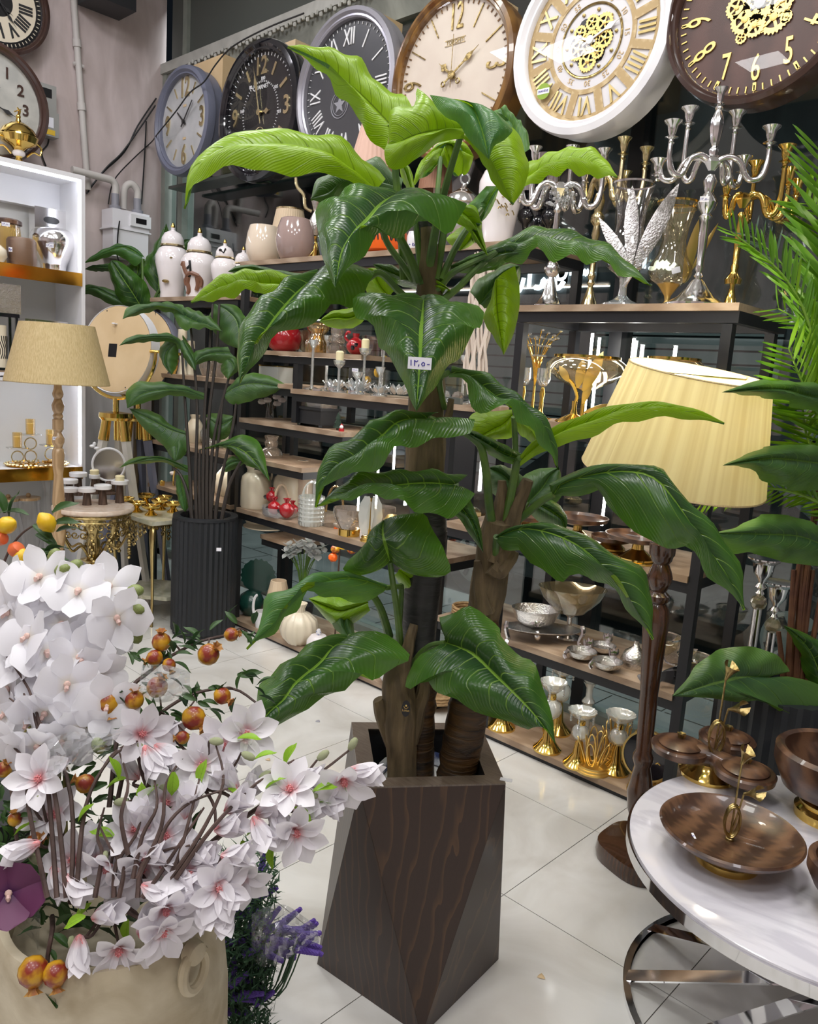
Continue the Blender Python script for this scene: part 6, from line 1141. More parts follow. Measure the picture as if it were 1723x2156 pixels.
t, s = mth('woven_bag', 'beige tapered fabric bag planter on the bottom shelf', 'bag', 583, ZB, 3.10); lp(t, 'wall', M['pleatcream'], [(0, 0), (32, 0), (30, 40), (16, 104), (14, 104), (0, 20)], s, 60, rip=.02, nr=24)
lit('vase', 'white pumpkin-ribbed vase with narrow neck on the bottom shelf', 'vase', 628, ZB, 3.04, M['cream'], [(0, 0), (22, 0), (36, 16), (40, 34), (36, 52), (22, 64), (12, 68), (11, 74), (16, 86), (13, 85), (8, 74), (0, 50)], 56, rip=.035, nr=14)
t, s = mth('teapot', 'small white floral pot with blue knob on the bottom shelf', 'pot', 669, ZB, 3.03); lp(t, 'body', M['porcelain'], [(0, 0), (18, 0), (25, 12), (24, 26), (16, 36), (0, 38)], s, 28); lp(t, 'knob', M['bluefloral'], [(0, 38), (5, 38), (6, 44), (3, 50), (0, 50)], s, 12); put('leaf_print', G().tube(catmull([(-12*s, -21*s, 12*s), (-4*s, -24*s, 20*s), (6*s, -23.5*s, 14*s), (14*s, -19*s, 22*s)], 3), 1.2*s, 4), M['petiole'], t)
t, s = mth('fish_vase', 'dark green glazed round vase with scalloped fin on the bottom shelf', 'vase', 528, ZB, 3.14); gm_ = mat('green_glaze', (.012, .06, .045), .25, 0, coat=.5); lp(t, 'body', gm_, [(0, 0), (16, 0), (26, 14), (28, 28), (22, 42), (10, 50), (0, 50)], s, 26); lp(t, 'fin', gm_, [(0, -2), (34, -1.5), (36, 1.5), (0, 2)], s, 40, (12, 6, 82), (PI/2, 0, 0), rip=.06, nr=18)
t, s = mth('mug', 'white mug with large loop handle on the bottom shelf', 'mug', 552, ZB, 3.0+.04); lp(t, 'body', M['white'], [(0, 0), (14, 0), (16, 34), (14.5, 34), (13, 4), (0, 3)], s); put('handle', G().tube([(-12*s-8*s*math.sin(a), 0, 44*s-24*s*math.cos(a)) for a in np.linspace(0, PI, 14)], 3*s, 6), M['white'], t)
for px, Y, lab, r, h in ((760, 3.06, 'blue floral china cup on wicker tray, bottom shelf left', 22, 40), (795, 3.14, 'blue floral china canister on the bottom shelf behind the trunk', 24, 52), (822, 3.04, 'blue floral china bowl on the bottom shelf beside trunk', 26, 34)): lit('cup', lab, 'cup', px, ZB+.012, Y, M['bluefloral'], [(0, 0), (r*.7, 0), (r*.95, h*.3), (r, h), (r*.94, h), (r*.8, h*.2), (0, 3)])
M['wicker'] = mat('wicker', (.32, .19, .08), .6, 0, col2=(.50, .33, .16), scale=40, stretch=(1, 1, 3), bump=.8)
def wtray(px, Z, Y, r, lab, h=14): 
    p = sit(px, Y, Z); s = depth(p)/F_PX; g = G().lathe([(0, 0), (r*s, 0), (r*s, .008), (0, .008)], 32)
    for k in range(3): g.ring(r*s, h*s*.17, (4+h*.32*k)*s, 36, 6)
    put('wicker_tray', g, M['wicker'], None, tuple(p), label=lab, cat='tray')
wtray(765, ZB, 3.06, 40, 'round wicker tray under the blue floral cup'); wtray(920, ZB, 3.08, 42, 'round wicker tray on the bottom shelf behind the right trunk', 20); wtray(985, .53, 3.14, 32, 'round wicker tray with white plate left of silver dishes', 18)
for i, (x, y, r, c) in enumerate(((690, 1148, 12, 'orange'), (702, 1150, 11, 'red'), (718, 1160, 10, 'lemon'), (725, 1174, 11, 'pomeg'), (697, 1178, 9, 'pomeg'), (690, 1196, 10, 'orange'))):
    pass
M['pomeg'] = mat('pomegranate_skin', (.23, .022, .010), .38, 0, col2=(.55, .29, .012), scale=2.2, ramp=(.43, .60), coord='Object', stretch=(14, 14, 14), coat=.2)
t, s = mth('fruit_bunch', 'small bunch of orange and red fruits standing behind the white vase', 'plant', 704, ZB, 3.14); put('stems', G().tube([(0, 0, 0), (0, 0, 245*s)], 2*s, 5), M['stemwood'], t)
for x, z, r, c in ((-14, 158, 13, 'orange'), (2, 156, 12, 'orange'), (18, 148, 10, 'lemon'), (26, 134, 12, 'pomeg'), (-8, 130, 10, 'pomeg'), (-12, 112, 10, 'orange'), (6, 138, 9, 'lemon')): put('fruit', G().lathe([(0, -r), (r*.8, -r*.6), (r, 0), (r*.7, r*.7), (r*.3, r), (r*.35, r*1.3), (0, r)], 14, k=s), M[c], t, (x*s, -10*s, (z+88)*s), (.4*x/20, .3, 0))
# shelf with gold cake stands
Z7 = 1.02
def cstand(px, Y, r, h, rt, label, lid=False):
    t, s = mth('cake_stand', label, 'cake stand', px, Z7, Y); lp(t, 'gold_foot', M['gold'], [(0, 0), (r, 0), (r, 4), (r*.9, 6), (r*.92, 10), (r*.6, 18), (r*.3, h*.6), (r*.26, h-4), (0, h-4)], s, 28)
    lp(t, 'plate', M['walnut'], [(0, h-5), (rt*.4, h-5), (rt*.96, h+4), (rt, h+12), (rt*.96, h+12), (rt*.9, h+6), (0, h+1)], s, 36); return t
for a in ((1214, 3.16, 33, 44, 62, 'gold-footed wooden cake stand left of the pair of low ones'), (1105, 3.12, 18, 26, 40, 'small gold-footed wooden stand behind the right trunk'), (1286, 3.12, 32, 22, 44, 'low wooden plate on gold foot, middle shelf'), (1340, 3.04, 42, 46, 70, 'large gold-based wooden stand half behind the hanging leaf'), (945, 3.2, 24, 24, 42, 'gold-footed wooden stand left of the right trunk')): cstand(*a)
cstand(1507, 3.1, 34, 16, 44, 'pale wooden stand at the far right beside the shelf post') if False else None
p = sit(990, 3.16, Z7); put('gold_flower', G().sph((0, 0, .035), .06, .5, 10, .2, 6), M['palegold'], None, tuple(p), label='pale gold blossom dish beside the right trunk', cat='ornament')
p = sit(962, 3.3, Z7); put('board', G().box(-.10, .10, -.012, .012, 0, .44), M['bluegrey'] if False else M['charcoal'], None, tuple(p), label='upright dark grey board behind the main trunk', cat='board', smooth=False)
# silver dishes
Z8 = .53
t, s = mth('serving_tray', 'oval hammered silver tray with bird feet under the silver bowl', 'tray', 1140, Z8, 3.10); lp(t, 'plate', M['hammered'], [(0, 22), (70, 23), (82, 28), (82, 30), (68, 26), (0, 25)], s, 40, sy=.5)
for sx in (-1, 1): put('leaf_foot', G().tube(catmull([(sx*78*s, -20*s, 44*s), (sx*80*s, -26*s, 30*s), (sx*74*s, -24*s, 10*s), (sx*78*s, -30*s, 1.5*s)], 4), 5*s, 7), M['silver'], t)
t, s = mth('silver_bowl', 'hammered silver bowl with leaf handles standing on the silver tray', 'bowl', 1126, Z8+.048, 3.12); lp(t, 'bowl', M['hammered'], [(0, 0), (20, 1), (40, 16), (52, 42), (50, 42), (38, 18), (0, 4)], s, 36, sy=.8)
for i in range(5): put('leaf', leafplate(22*s, 9*s, .2, .1), M['silver'], t, (0, -38*s, 14*s), (-.3, -1.0+.5*i, 0))
put('seed_drop', G().sph((0, -42*s, -4*s), 8*s, 1.4, 10), M['silver'], t)
t, s = mth('glass_bowl', 'large golden glass footed bowl behind the silver bowl', 'bowl', 1196, Z8, 3.26); lp(t, 'foot', M['silver'], [(0, 0), (26, 0), (24, 4), (6, 10), (5, 44), (12, 50), (0, 50)], s); lp(t, 'bowl', M['tintglass'], [(0, 50), (30, 54), (60, 84), (72, 108), (70, 108), (56, 86), (0, 54)], s, 36, sy=.7)
def pomdish(px, Y, r, lab, tilt=0.):
    t, s = mth('pomegranate_dish', lab, 'dish', px, Z8, Y); lp(t, 'bowl', M['hammered'], [(0, 0), (r*.5, 1), (r*.9, r*.3), (r, r*.62), (r*.96, r*.62), (r*.8, r*.3), (0, 5)], s, 30)
    for i in range(3): put('leaf', leafplate(26*s, 10*s, .2, .08), M['silver'], t, (r*.5*s, r*.5*s, r*.5*s), (0, -.4+.4*i, 0))
    put('stem_foot', G().tube(catmull([(-r*.9*s, 0, r*.6*s), (-r*1.15*s, -4*s, r*.3*s), (-r*1.05*s, -6*s, 3*s)], 4), 4*s, 6), M['silver'], t)
pomdish(1224, 3.04, 32, 'hammered silver pomegranate dish left of two'); pomdish(1278, 3.02, 32, 'hammered silver pomegranate dish right of two'); pomdish(1268, 3.2, 28, 'hammered silver pomegranate dish at the back')
t, s = mth('fruit_cloche', 'silver fruit-shaped lidded dish beside the lamp pole', 'dish', 1335, Z8, 3.16); lp(t, 'body', M['hammered'], [(0, 0), (28, 0), (30, 14), (22, 32), (8, 42), (4, 56), (0, 56)], s, 26)
t, s = mth('leaf_tray', 'long silver leaf-shaped tray right of the lamp pole', 'tray', 1408, Z8, 3.04)
for i, (x, y, a, L, w_) in enumerate(((-60, 0, 1.45, 130, 34), (-30, 10, 1.3, 120, 30), (10, -6, 1.65, 110, 34), (-70, -6, 2.0, 60, 24), (20, -14, 2.3, 56, 24))): put('leaf', leafplate(L*s, w_*s, .06, .05), M['silver'], t, (x*s, y*s, (14+4*i)*s), (0, a, 0)) 
for px, Y, lab in ((1498, 3.14, 'clear glass bowl with silver rim right of the shelf post'), (1390, 3.26, 'clear glass bowl with silver rim behind the lamp pole')):
    t, s = mth('glass_bowl', lab, 'bowl', px, Z8, Y) if px < 1450 else mth('glass_bowl', lab, 'bowl', px-42, Z8, Y); lp(t, 'bowl', M['tintglass'], [(0, 26), (14, 28), (30, 44), (36, 66)], s, 32); lp(t, 'rim', M['silver'], [(35.5, 65), (37, 65), (37, 68), (35.5, 68)], s, 32); put('branch_foot', G().tube(catmull([(-26*s, 0, 2*s), (-6*s, 0, 14*s), (0, 0, 26*s), (10*s, 0, 10*s), (30*s, 0, 3*s)], 4), 3.4*s, 6), M['silver'], t)
for px, ang, lab in ((1396, .5, 'upright silver leaf ornament, steeper of two'), (1402, .95, 'silver leaf ornament leaning right')): put('leaf_ornament', leafplate(.17, .05, 0), M['hammered'], None, tuple(sit(px, 3.34, Z8+.12 if False else Z8)), (0, ang, 0), label=lab, cat='ornament')
# bottom shelf of the right unit
def chold(px, Y, h, lab, r=28):
    t, s = mth('candle_holder', lab, 'candle holder', px, .05, Y); lp(t, 'gold_foot', M['gold'], [(0, 0), (30, 0), (30, 4), (22, 12), (12, 26), (8, h*.42), (6, h*.46), (0, h*.46)], s, 28)
    put('crystal_ball', G().sph((0, 0, h*.60*s), h*.15*s, 1, 14, .03, 10), M['frost'], t); lp(t, 'gold_collar', M['gold'], [(0, h*.73), (8, h*.74), (9, h*.78), (8, h*.82), (0, h*.82)], s, 16); lp(t, 'dish', M['frost'], [(0, h*.82), (8, h*.83), (r*.8, h*.92), (r, h), (r*.95, h), (r*.7, h*.93), (0, h*.86)], s, 40, rip=.04, nr=14)
    g = G()
    for a in (.3, 2.2, 4.3):
        for k in range(6): g.sph((r*.95*s*math.cos(a), r*.95*s*math.sin(a), (h*.96-5.5*k)*s), 2.6*s, 1.2, 6)
    put('crystal_drops', g, M['crystal'], t, kind='stuff')
for a in ((1172, 3.24, 148, 'crystal and gold candle holder with beads, back left of bottom shelf'), (1152, 3.04, 152, 'crystal and gold candle holder half behind the big lower leaf'), (1215, 3.02, 122, 'crystal and gold candle holder nearest front, bottom shelf', 30), (1294, 3.10, 130, 'crystal and gold candle holder beside the round mirror', 31), (1055, 3.06, 120, 'crystal and gold candle holder, leftmost on right unit base')): chold(*a)
t, s = mth('candlestick', 'small clear pressed-glass candlestick on the bottom shelf', 'candlestick', 1231, .05, 3.3); lp(t, 'glass', M['frost'], [(0, 0), (22, 0), (20, 6), (8, 14), (8, 70), (14, 80), (7, 90), (7, 110), (14, 122), (12, 122), (0, 112)], s, 24, rip=.03, nr=8)
def lotusw(px, Y, lab):
    t, s = mth('wire_lotus', lab, 'candle holder', px, .05, Y); lp(t, 'stepped_base', M['gold_satin'], [(0, 0), (39, 0), (39, 4), (36, 5), (36, 9), (33, 10), (33, 14), (0, 14)], s, 36)
    for n, r, h, tl in ((6, 24, 62, .35), (5, 14, 74, .18)):
        for i in range(n):
            a = 2*PI*i/n+(.3 if n == 5 else 0); put('wire_petal', G().tube([(9*s*math.sin(2*PI*k/16), 0, h*.5*s*(1-math.cos(2*PI*k/16))) for k in range(16)], 1.5*s, 5, True), M['gold_satin'], t, (r*.7*s*math.cos(a), r*.7*s*math.sin(a), 13*s), (-tl, 0, a-PI/2))
lotusw(1248, 2.98+.06, 'gold wire lotus candle holder at front of bottom shelf'); lotusw(1300, 3.22, 'gold wire lotus candle holder behind the crystal one'); lotusw(1386, 3.12, 'gold wire lotus candle holder right of the lamp pole')
t, s = mth('table_mirror', 'round black table mirror with gold frame behind the lamp pole', 'mirror', 1356, .05, 3.04); lp(t, 'base', M['gold_satin'], [(0, 0), (36, 0), (36, 4), (32, 5), (32, 9), (28, 10), (4, 14), (4, 30), (0, 30)], s, 30); lp(t, 'frame', M['gold_satin'], [(50, -4), (54, -4), (54, 4), (50, 4)], s, 44, (0, 0, 80), (PI/2-.1, 0, -.5)); lp(t, 'glass', M['blackgloss'], [(0, -2), (51, -2), (51, 2), (0, 2)], s, 44, (0, 0, 80), (PI/2-.1, 0, -.5))
p = sit(1098, 3.2, .05); g = G()
for k in range(40): g.sph((.07*math.cos(k*2.4)*math.sqrt(k/40), .05*math.sin(k*2.4)*math.sqrt(k/40), .20+.01*math.sin(k)), .014, .8, 6)
b_ = put('basket', G().lathe([(0, 0), (.06, 0), (.08, .2), (.075, .2), (.055, .01), (0, .01)], 24, rip=.02, nr=12), M['wicker'], None, tuple(p), label='basket heaped with cream shells on right unit base', cat='basket'); put('shells', g, M['cream'], b_, kind='stuff')
# ---------------------------------------------------------------- lit floor lamp
foot, top = onz(1338, 1778, .06), dep(1396, 1152, 2.80)
lampo = thing('floor_lamp', 'lit floor lamp with cream thread shade and turned dark wood pole', 'lamp', (foot[0], foot[1], 0)); fo = Vector((foot[0], foot[1], 0)); s = 2.85/F_PX
ax = Vector(top-foot); Lp = ax.length; prof = [(.0, -.05)]
for y, r in ((1790, 24), (1770, 22), (1745, 16), (1735, 20), (1722, 15), (1700, 24), (1660, 28), (1630, 22), (1605, 17), (1592, 22), (1582, 22), (1572, 17), (1460, 19), (1450, 18.5), (1440, 19.5), (1300, 27), (1275, 24), (1264, 18), (1258, 23), (1248, 24), (1240, 15), (1228, 22), (1212, 26), (1198, 22), (1185, 16), (1178, 21), (1170, 23), (1166, 26), (1146, 27), (1142, 14), (1005, 9)): prof.append((r*s, Lp*(1778-y)/(1778-1152)))
prof.append((0, prof[-1][1])); put('pole', G().lathe(prof, 24), M['lampwood'], lampo, tuple(Vector(foot)-fo), quat(ax))
put('base', G().lathe([(0, 0), (.165, 0), (.17, .03), (.165, .062), (.12, .068), (0, .07)], 40, rip=.04, nr=5), M['lampwood'], lampo, (.03, .015, 0))
M['shadelit'], N, L, b = _m('lit_thread_shade'); out = N['Material Output']; tcn = N.new('ShaderNodeTexCoord'); sx_ = N.new('ShaderNodeSeparateXYZ'); L.new(tcn.outputs['Object'], sx_.inputs[0]); at = N.new('ShaderNodeMath'); at.operation = 'ARCTAN2'; L.new(sx_.outputs[1], at.inputs[0]); L.new(sx_.outputs[0], at.inputs[1])
nz = N.new('ShaderNodeTexNoise'); nz.inputs['Scale'].default_value = 9; nz.inputs['Detail'].default_value = 8; nz.noise_dimensions = '1D'; L.new(at.outputs[0], nz.inputs['W']); cr = N.new('ShaderNodeValToRGB'); e = cr.color_ramp.elements; e[0].position = .35; e[1].position = .65; e[0].color = (.74, .67, .44, 1); e[1].color = (.88, .83, .60, 1); L.new(nz.outputs[0], cr.inputs[0]); L.new(cr.outputs[0], b.inputs['Base Color']); b.inputs['Roughness'].default_value = .8
tl = N.new('ShaderNodeBsdfTranslucent'); L.new(cr.outputs[0], tl.inputs[0]); mx = N.new('ShaderNodeMixShader'); mx.inputs[0].default_value = .6; L.new(b.outputs[0], mx.inputs[1]); L.new(tl.outputs[0], mx.inputs[2]); L.new(mx.outputs[0], out.inputs[0])
sb, stp = Vector(dep(1415, 1002, 2.72)), Vector(dep(1450, 783, 2.72)); sax = (stp-sb).normalized(); sax = (sax-VF*.34).normalized(); Hs = (stp-sb).length*.99; ss = 2.72/F_PX
sh = put('lamp_shade', G().lathe([(188*ss, 0), (189*ss, .004), (141*ss, Hs), (139.5*ss, Hs), (187*ss, .004)], 72), M['shadelit'], lampo, tuple(sb-fo), quat(sax))
for z, r in ((0, 188.5), (Hs, 140.5)): put('shade_trim', G().ring(r*ss, .003, z, 60, 5), M['shadebeige'], sh)
put('bulb', G().sph((0, 0, 0), .035, 1.2, 14), mat('lit_bulb', (1, 1, 1), .5, emit=40, ecol=(1, .9, .68)), lampo, tuple(sb+sax*Hs*.62-fo)); put('lamp_holder', G().tube([tuple(Vector(foot)+ax.normalized()*(Lp*1.22)-fo), tuple(sb+sax*Hs*.5-fo)], .014, 8), M['brass'], lampo); put('spider', G().tube([(-139*ss, 0, Hs*.97), (139*ss, 0, Hs*.97)], .003, 5), M['brass'], sh)
bl_ = bpy.data.lights.new('bulb_light', 'POINT'); bl_.energy = 26; bl_.color = (1, .92, .74); bl_.shadow_soft_size = .05; bo = bpy.data.objects.new('bulb_light', bl_); COL.objects.link(bo); bo.location = sb+sax*Hs*.62+Vector((0, 0, .055))
# ---------------------------------------------------------------- marble table and what stands on it
TC = np.array([-.477, 2.257, 0]); TR, TZ = .5155, .50
M['marble'] = mat('white_marble', (.62, .60, .66), .12, 0, coat=.3, col2=(.76, .74, .79), scale=2.4, stretch=(1, 2.2, 1), dist=2.5, ramp=(.38, .52))
tb = thing('round_table', 'round white marble table with chrome rim and crossed chrome bars', 'table', tuple(TC))
put('tabletop', G().lathe([(0, TZ-.024), (TR*.985, TZ-.024), (TR*.985, TZ-.004), (TR*.97, TZ), (0, TZ)], 96), M['marble'], tb); put('chrome_rim', G().lathe([(TR*.987, TZ-.042), (TR, TZ-.042), (TR, TZ-.010), (TR*.987, TZ-.010)], 96), M['chrome'], tb)
put('floor_ring', G().lathe([(.455, 0), (.475, 0), (.475, .018), (.455, .018)], 72), M['chrome'], tb); put('upper_ring', G().lathe([(.40, TZ-.045), (.42, TZ-.045), (.42, TZ-.026), (.40, TZ-.026)], 72), M['chrome'], tb)
for k in range(11):
    a = 2*PI*k/11+.2; P0 = Vector((.463*math.cos(a), .463*math.sin(a), .018)); P1 = Vector((.41*math.cos(a+2.3), .41*math.sin(a+2.3), TZ-.04)); d = (P1-P0)
    put('cross_bar', G().box(-.02, .02, -.003, .003, 0, d.length), M['chrome'], tb, tuple(P0), quat(d, .3), smooth=False)
def lily(parent, P, d, s, mt='oldgold'):
    g = G(); rows = []
    for i in range(7):
        v = i/6; r = (3+13*v**1.6)*s; rows.append([(r*math.cos(a)*(1+.25*v*(a > 2.6)), r*math.sin(a), (v*30+10*v*v*max(0, math.cos(a)))*s) for a in np.linspace(.3, 2*PI-.3, 12)])
    g.grid(rows); sub = put('lily', g, M[mt], parent, P, quat(d)); put('spadix', G().tube([(0, 0, 4*s), (0, 0, 24*s)], 2.4*s, 6), M[mt], sub)
def ringstem(t, s, z0, H, lean=0.):
    put('stem_collar', G().lathe([(0, z0), (9*s, z0), (9*s, z0+5*s), (5*s, z0+9*s), (0, z0+9*s)], 14), M['oldgold'], t)
    for k in (-1, 0, 1): put('loop', G().tube([(16*s*math.cos(a)*VR.x+5*k*s*VF.x, 16*s*math.cos(a)*VR.y+5*k*s*VF.y+3*k*s, z0+9*s+34*s+34*s*math.sin(a)) for a in np.linspace(0, 2*PI, 26)[:-1]], 2.4*s, 6, True), M['oldgold'], t)
    for x, h in ((2, H), (16, H*.62)): put('stem', G().tube(catmull([(0, 0, z0+12*s), (x*.5*s*VR.x, x*.5*s*VR.y, z0+h*.5*s), (x*s*VR.x, x*s*VR.y, z0+h*s)], 4), 2*s, 6), M['oldgold'], t)
    lily(t, (2*s*VR.x, 2*s*VR.y, z0+H*s), VR*.3+Vector((0, 0, 1)), s); lily(t, (16*s*VR.x, 16*s*VR.y, z0+H*.62*s), VR*.9-VF*.7+Vector((0, 0, .3)), s)
p = onz(1530, 1813, TZ); s = depth(p)/F_PX; t = thing('cake_stand', 'round dark wooden serving plate on gold foot, front of marble table', 'cake stand', tuple(p))
lp(t, 'gold_foot', M['gold'], [(0, 0), (64, 0), (65, 4), (65, 15), (60, 20), (57, 22), (59, 30), (54, 36), (0, 36)], s, 44); lp(t, 'plate', M['walnut'], [(0, 34), (62, 35), (118, 50), (140, 66), (144, 74), (140, 78), (134, 75), (122, 62), (64, 50), (0, 49)], s, 72); ringstem(t, s, 49*s, 170)
q = Vector(p)+VR*(-103*s)+Vector((0, 0, 62*s)); sticker(t, 'price_sticker', tuple(VR*(-84*s)+Vector((0, 0, 57*s))), (.0, -.22, .7), .026, .028, NUM1250)
p = onz(1497, 1640, TZ); s = depth(p)/F_PX; t = thing('triple_dish', 'three-lobed dark wooden dish with knobbed lids on gold foot', 'dish', tuple(p)); lp(t, 'gold_foot', M['gold'], [(0, 0), (56, 0), (58, 8), (40, 20), (34, 34), (0, 34)], s, 36, (-12, 10, 0))
for i, (x, y) in enumerate(((-62, 22), (38, -50), (60, 62))):
    c = VR*x*s+Vector((VF.x, VF.y, 0)).normalized()*y*s*1.35; c.z = 0
    lb = put('lobe', G().lathe([(0, 34*s), (40*s, 34*s), (58*s, 44*s), (60*s, 56*s), (56*s, 60*s), (0, 58*s)], 40), M['walnut'], t, tuple(c)); ld = put('lid', G().lathe([(0, 60*s), (45*s, 60*s), (46*s, 63*s), (30*s, 71*s), (0, 75*s)], 36), M['walnut'], t, tuple(c)); put('knob', G().lathe([(0, 74*s), (6*s, 74*s), (9*s, 84*s), (4*s, 82*s), (0, 80*s)], 14, rip=.2, nr=6), M['oldgold'], ld); put('arm', G().tube([(0, 0, 46*s), (c.x*.8, c.y*.8, 46*s)], [22*s, 26*s], 10), M['walnut'], t)
ringstem(t, s, 52*s, 168)
def wbowl(px, py, r, h, label, lf=True):
    p = onz(px, py, TZ); s = depth(p)/F_PX; t = thing('wooden_bowl', label, 'bowl', tuple(p)); lp(t, 'gold_foot', M['gold'], [(0, 0), (r*.55, 0), (r*.56, 10), (r*.56, 18), (r*.48, 26), (r*.5, 36), (r*.4, 42), (0, 42)], s, 40)
    lp(t, 'bowl', M['walnut'], [(0, 40), (r*.45, 42), (r*.82, 64), (r, h*.75), (r*1.0, h*.95), (r*.93, h), (r*.85, h*.97), (r*.84, h*.8), (r*.5, 60), (0, 54)], s, 64)
    for k in range(2):
        e = -VF*.9+VR*(-.6+.7*k); e.z = 0; e.normalize(); lily(t, tuple(e*r*.72*s+Vector((0, 0, 58*s))), e*1.+VR*.6+Vector((0, 0, .4)), s)
    put('lily_stem', G().tube(catmull([tuple((-VF-VR*.6).normalized()*r*.5*s*1.35+Vector((0, 0, (20 if lf else 46)*s))), tuple((-VF*1.0-VR*.2).normalized()*r*.6*s*1.3+Vector((0, 0, 50*s))), tuple((-VF+VR*.5).normalized()*r*.6*s*1.3+Vector((0, 0, 54*s)))], 4), 2.5*s, 6), M['oldgold'], t)
wbowl(1742, 1722, 118, 150, 'large round dark wooden bowl with gold calla lilies, back of table'); wbowl(1790, 1935, 96, 130, 'dark wooden bowl with gold calla lily at right edge of table')
# ---------------------------------------------------------------- tall silver candlesticks, palm and right-hand leafy plant
for px, D, ty, lab in ((1593, 3.22, 1170, 'tall silver candlestick with crystal ball, taller of two behind the table'), (1630, 3.26, 1222, 'tall silver candlestick with crystal ball, shorter of two behind the table')):
    p = dep(px, 1300, D); t = thing('candlestick', lab, 'candlestick', (p[0], p[1], 0)); s = D/F_PX; H = dep(px, ty, D)[2]; zb = H-95*s
    lp(t, 'pole', M['silver'], [(0, 0), (30, 0), (30, 8), (12, 16)]+[(9, 30), (9, (zb-14*s)/s), (0, (zb-14*s)/s)], s, 20); put('crystal_ball', G().sph((0, 0, zb), 17*s, 1, 12), M['tintglass'], t, smooth=False); lp(t, 'cup', M['silver'], [(0, 12), (6, 14), (9, 20), (5, 26), (12, 34), (6, 42), (10, 50), (18, 62), (22, 84), (34, 93), (34, 96), (0, 92)], s, 24, (0, 0, zb/s))
pp_ = dep(1655, 1480, 2.88); fpr = thing('planter', 'dark fluted planter behind the marble table holding the leafy plant', 'planter', (pp_[0]-.02, pp_[1]+.02, 0)); Hq = .70
put('wall', G().lathe([(0, 0), (.19, 0), (.2, .03), (.21, Hq-.03), (.21, Hq), (.17, Hq), (.16, Hq-.15), (0, Hq-.15)], 120, rip=.024, nr=30), M['charcoal'], fpr)
pk2 = thing('leafy_plant', 'leafy plant with reddish stems in the dark fluted planter, right edge', 'plant', (pp_[0]-.02, pp_[1]+.02, Hq-.14)); P2 = Vector(pk2.location); RD = lambda y: 2.86-.22*(1480-y)/1300
Rr_ = lambda *a, **k: addleaf(pk2, P2, *((M[k.pop('m', 'leafdull')], RD)+a), **k)
Rr_("1760,840 1700,832 1640,818 1520,826", "1760,815 1723,808 1660,803 1600,800 1520,826", "1760,880 1723,864 1680,860 1620,838 1520,826", off=(-.12, -.34, -.44)); Rr_("1760,980 1690,970 1620,965 1522,980", "1760,940 1723,938 1660,936 1600,945 1522,980", "1760,1045 1723,1032 1660,1032 1600,1005 1580,985 1522,980", off=(-.12, -.34, -.44)); Rr_("1760,1160 1690,1130 1610,1125 1508,1122", "1760,1110 1723,1105 1660,1085 1600,1085 1560,1105 1508,1122", "1760,1200 1723,1192 1640,1182 1580,1162 1540,1166 1508,1122", off=(-.1, -.25, -.35))
Rr_("1617,1427 1560,1425 1500,1440 1416,1466", "1640,1420 1668,1408 1619,1374 1582,1361 1516,1368 1472,1395 1447,1427 1416,1466", "1660,1425 1760,1460 1740,1560 1693,1518 1644,1491 1595,1474 1558,1479 1500,1470 1416,1466", off=(-.1, -.16, -.2), bulge=.01); Rr_("1735,1460 1720,1400 1695,1355 1650,1316", "1725,1500 1692,1420 1690,1390 1668,1346 1650,1316", "1770,1440 1750,1370 1700,1335 1650,1316", off=(0, -.06, -.1), m='leaf')
M['redstem'] = mat('reddish_stem', (.07, .022, .010), .55, 0, col2=(.12, .05, .02), scale=15)
for sx, q in enumerate(("1655,1560 1660,1400 1672,1200", "1665,1560 1675,1400 1690,1180", "1675,1560 1690,1380 1712,1200", "1685,1560 1700,1420 1730,1250", "1645,1560 1650,1440 1640,1330", "1660,1560 1668,1300 1700,1100", "1670,1560 1690,1250 1740,980", "1668,1560 1700,1200 1750,840", "1660,1560 1640,1480 1617,1427")): stalk(pk2, P2, RD, q, (.014, .008), M['redstem'], 'stem')
# palm
pf = dep(1762, 1500, 2.80); ppot = thing('planter', 'dark pot of the palm at the right edge behind the marble table', 'planter', (pf[0]+.2, pf[1]+.1, 0)); put('wall', G().lathe([(0, 0), (.15, 0), (.19, .4), (.18, .4), (.15, .36), (0, .36)], 28), M['charcoal'], ppot)
palm = thing('palm', 'tall green artificial palm with feathery fronds at the right edge', 'plant', (pf[0]+.2, pf[1]+.1, .34)); PP = Vector(palm.location); QD = lambda y: 2.72
M['palmgreen'] = leafmat('palm_leaflet', (.08, .23, .012), (.15, .33, .02), (.22, .42, .015), (.22, .40, .06), .32, 1, .4, .1); M['palmdark'] = leafmat('dark_palm_leaflet', (.03, .07, .05), (.07, .11, .09), (.10, .18, .05), (.14, .2, .1), .25, 1, .4, .1); M['rachis'] = mat('palm_rachis', (.20, .36, .04), .45)
lfm = petal_mesh('leaflet', 1., .15, .05, .16, 6, 1).mesh('leaflet')
lf2 = lfm.copy(); lfm.materials.append(M['palmgreen']); lf2.materials.append(M['palmdark'])
put('trunk', G().tube([(0, 0, 0), (.01, 0, .5), (-.01, .0, 1.3)], [.04, .035, .025], 10), M['trunk'], palm)
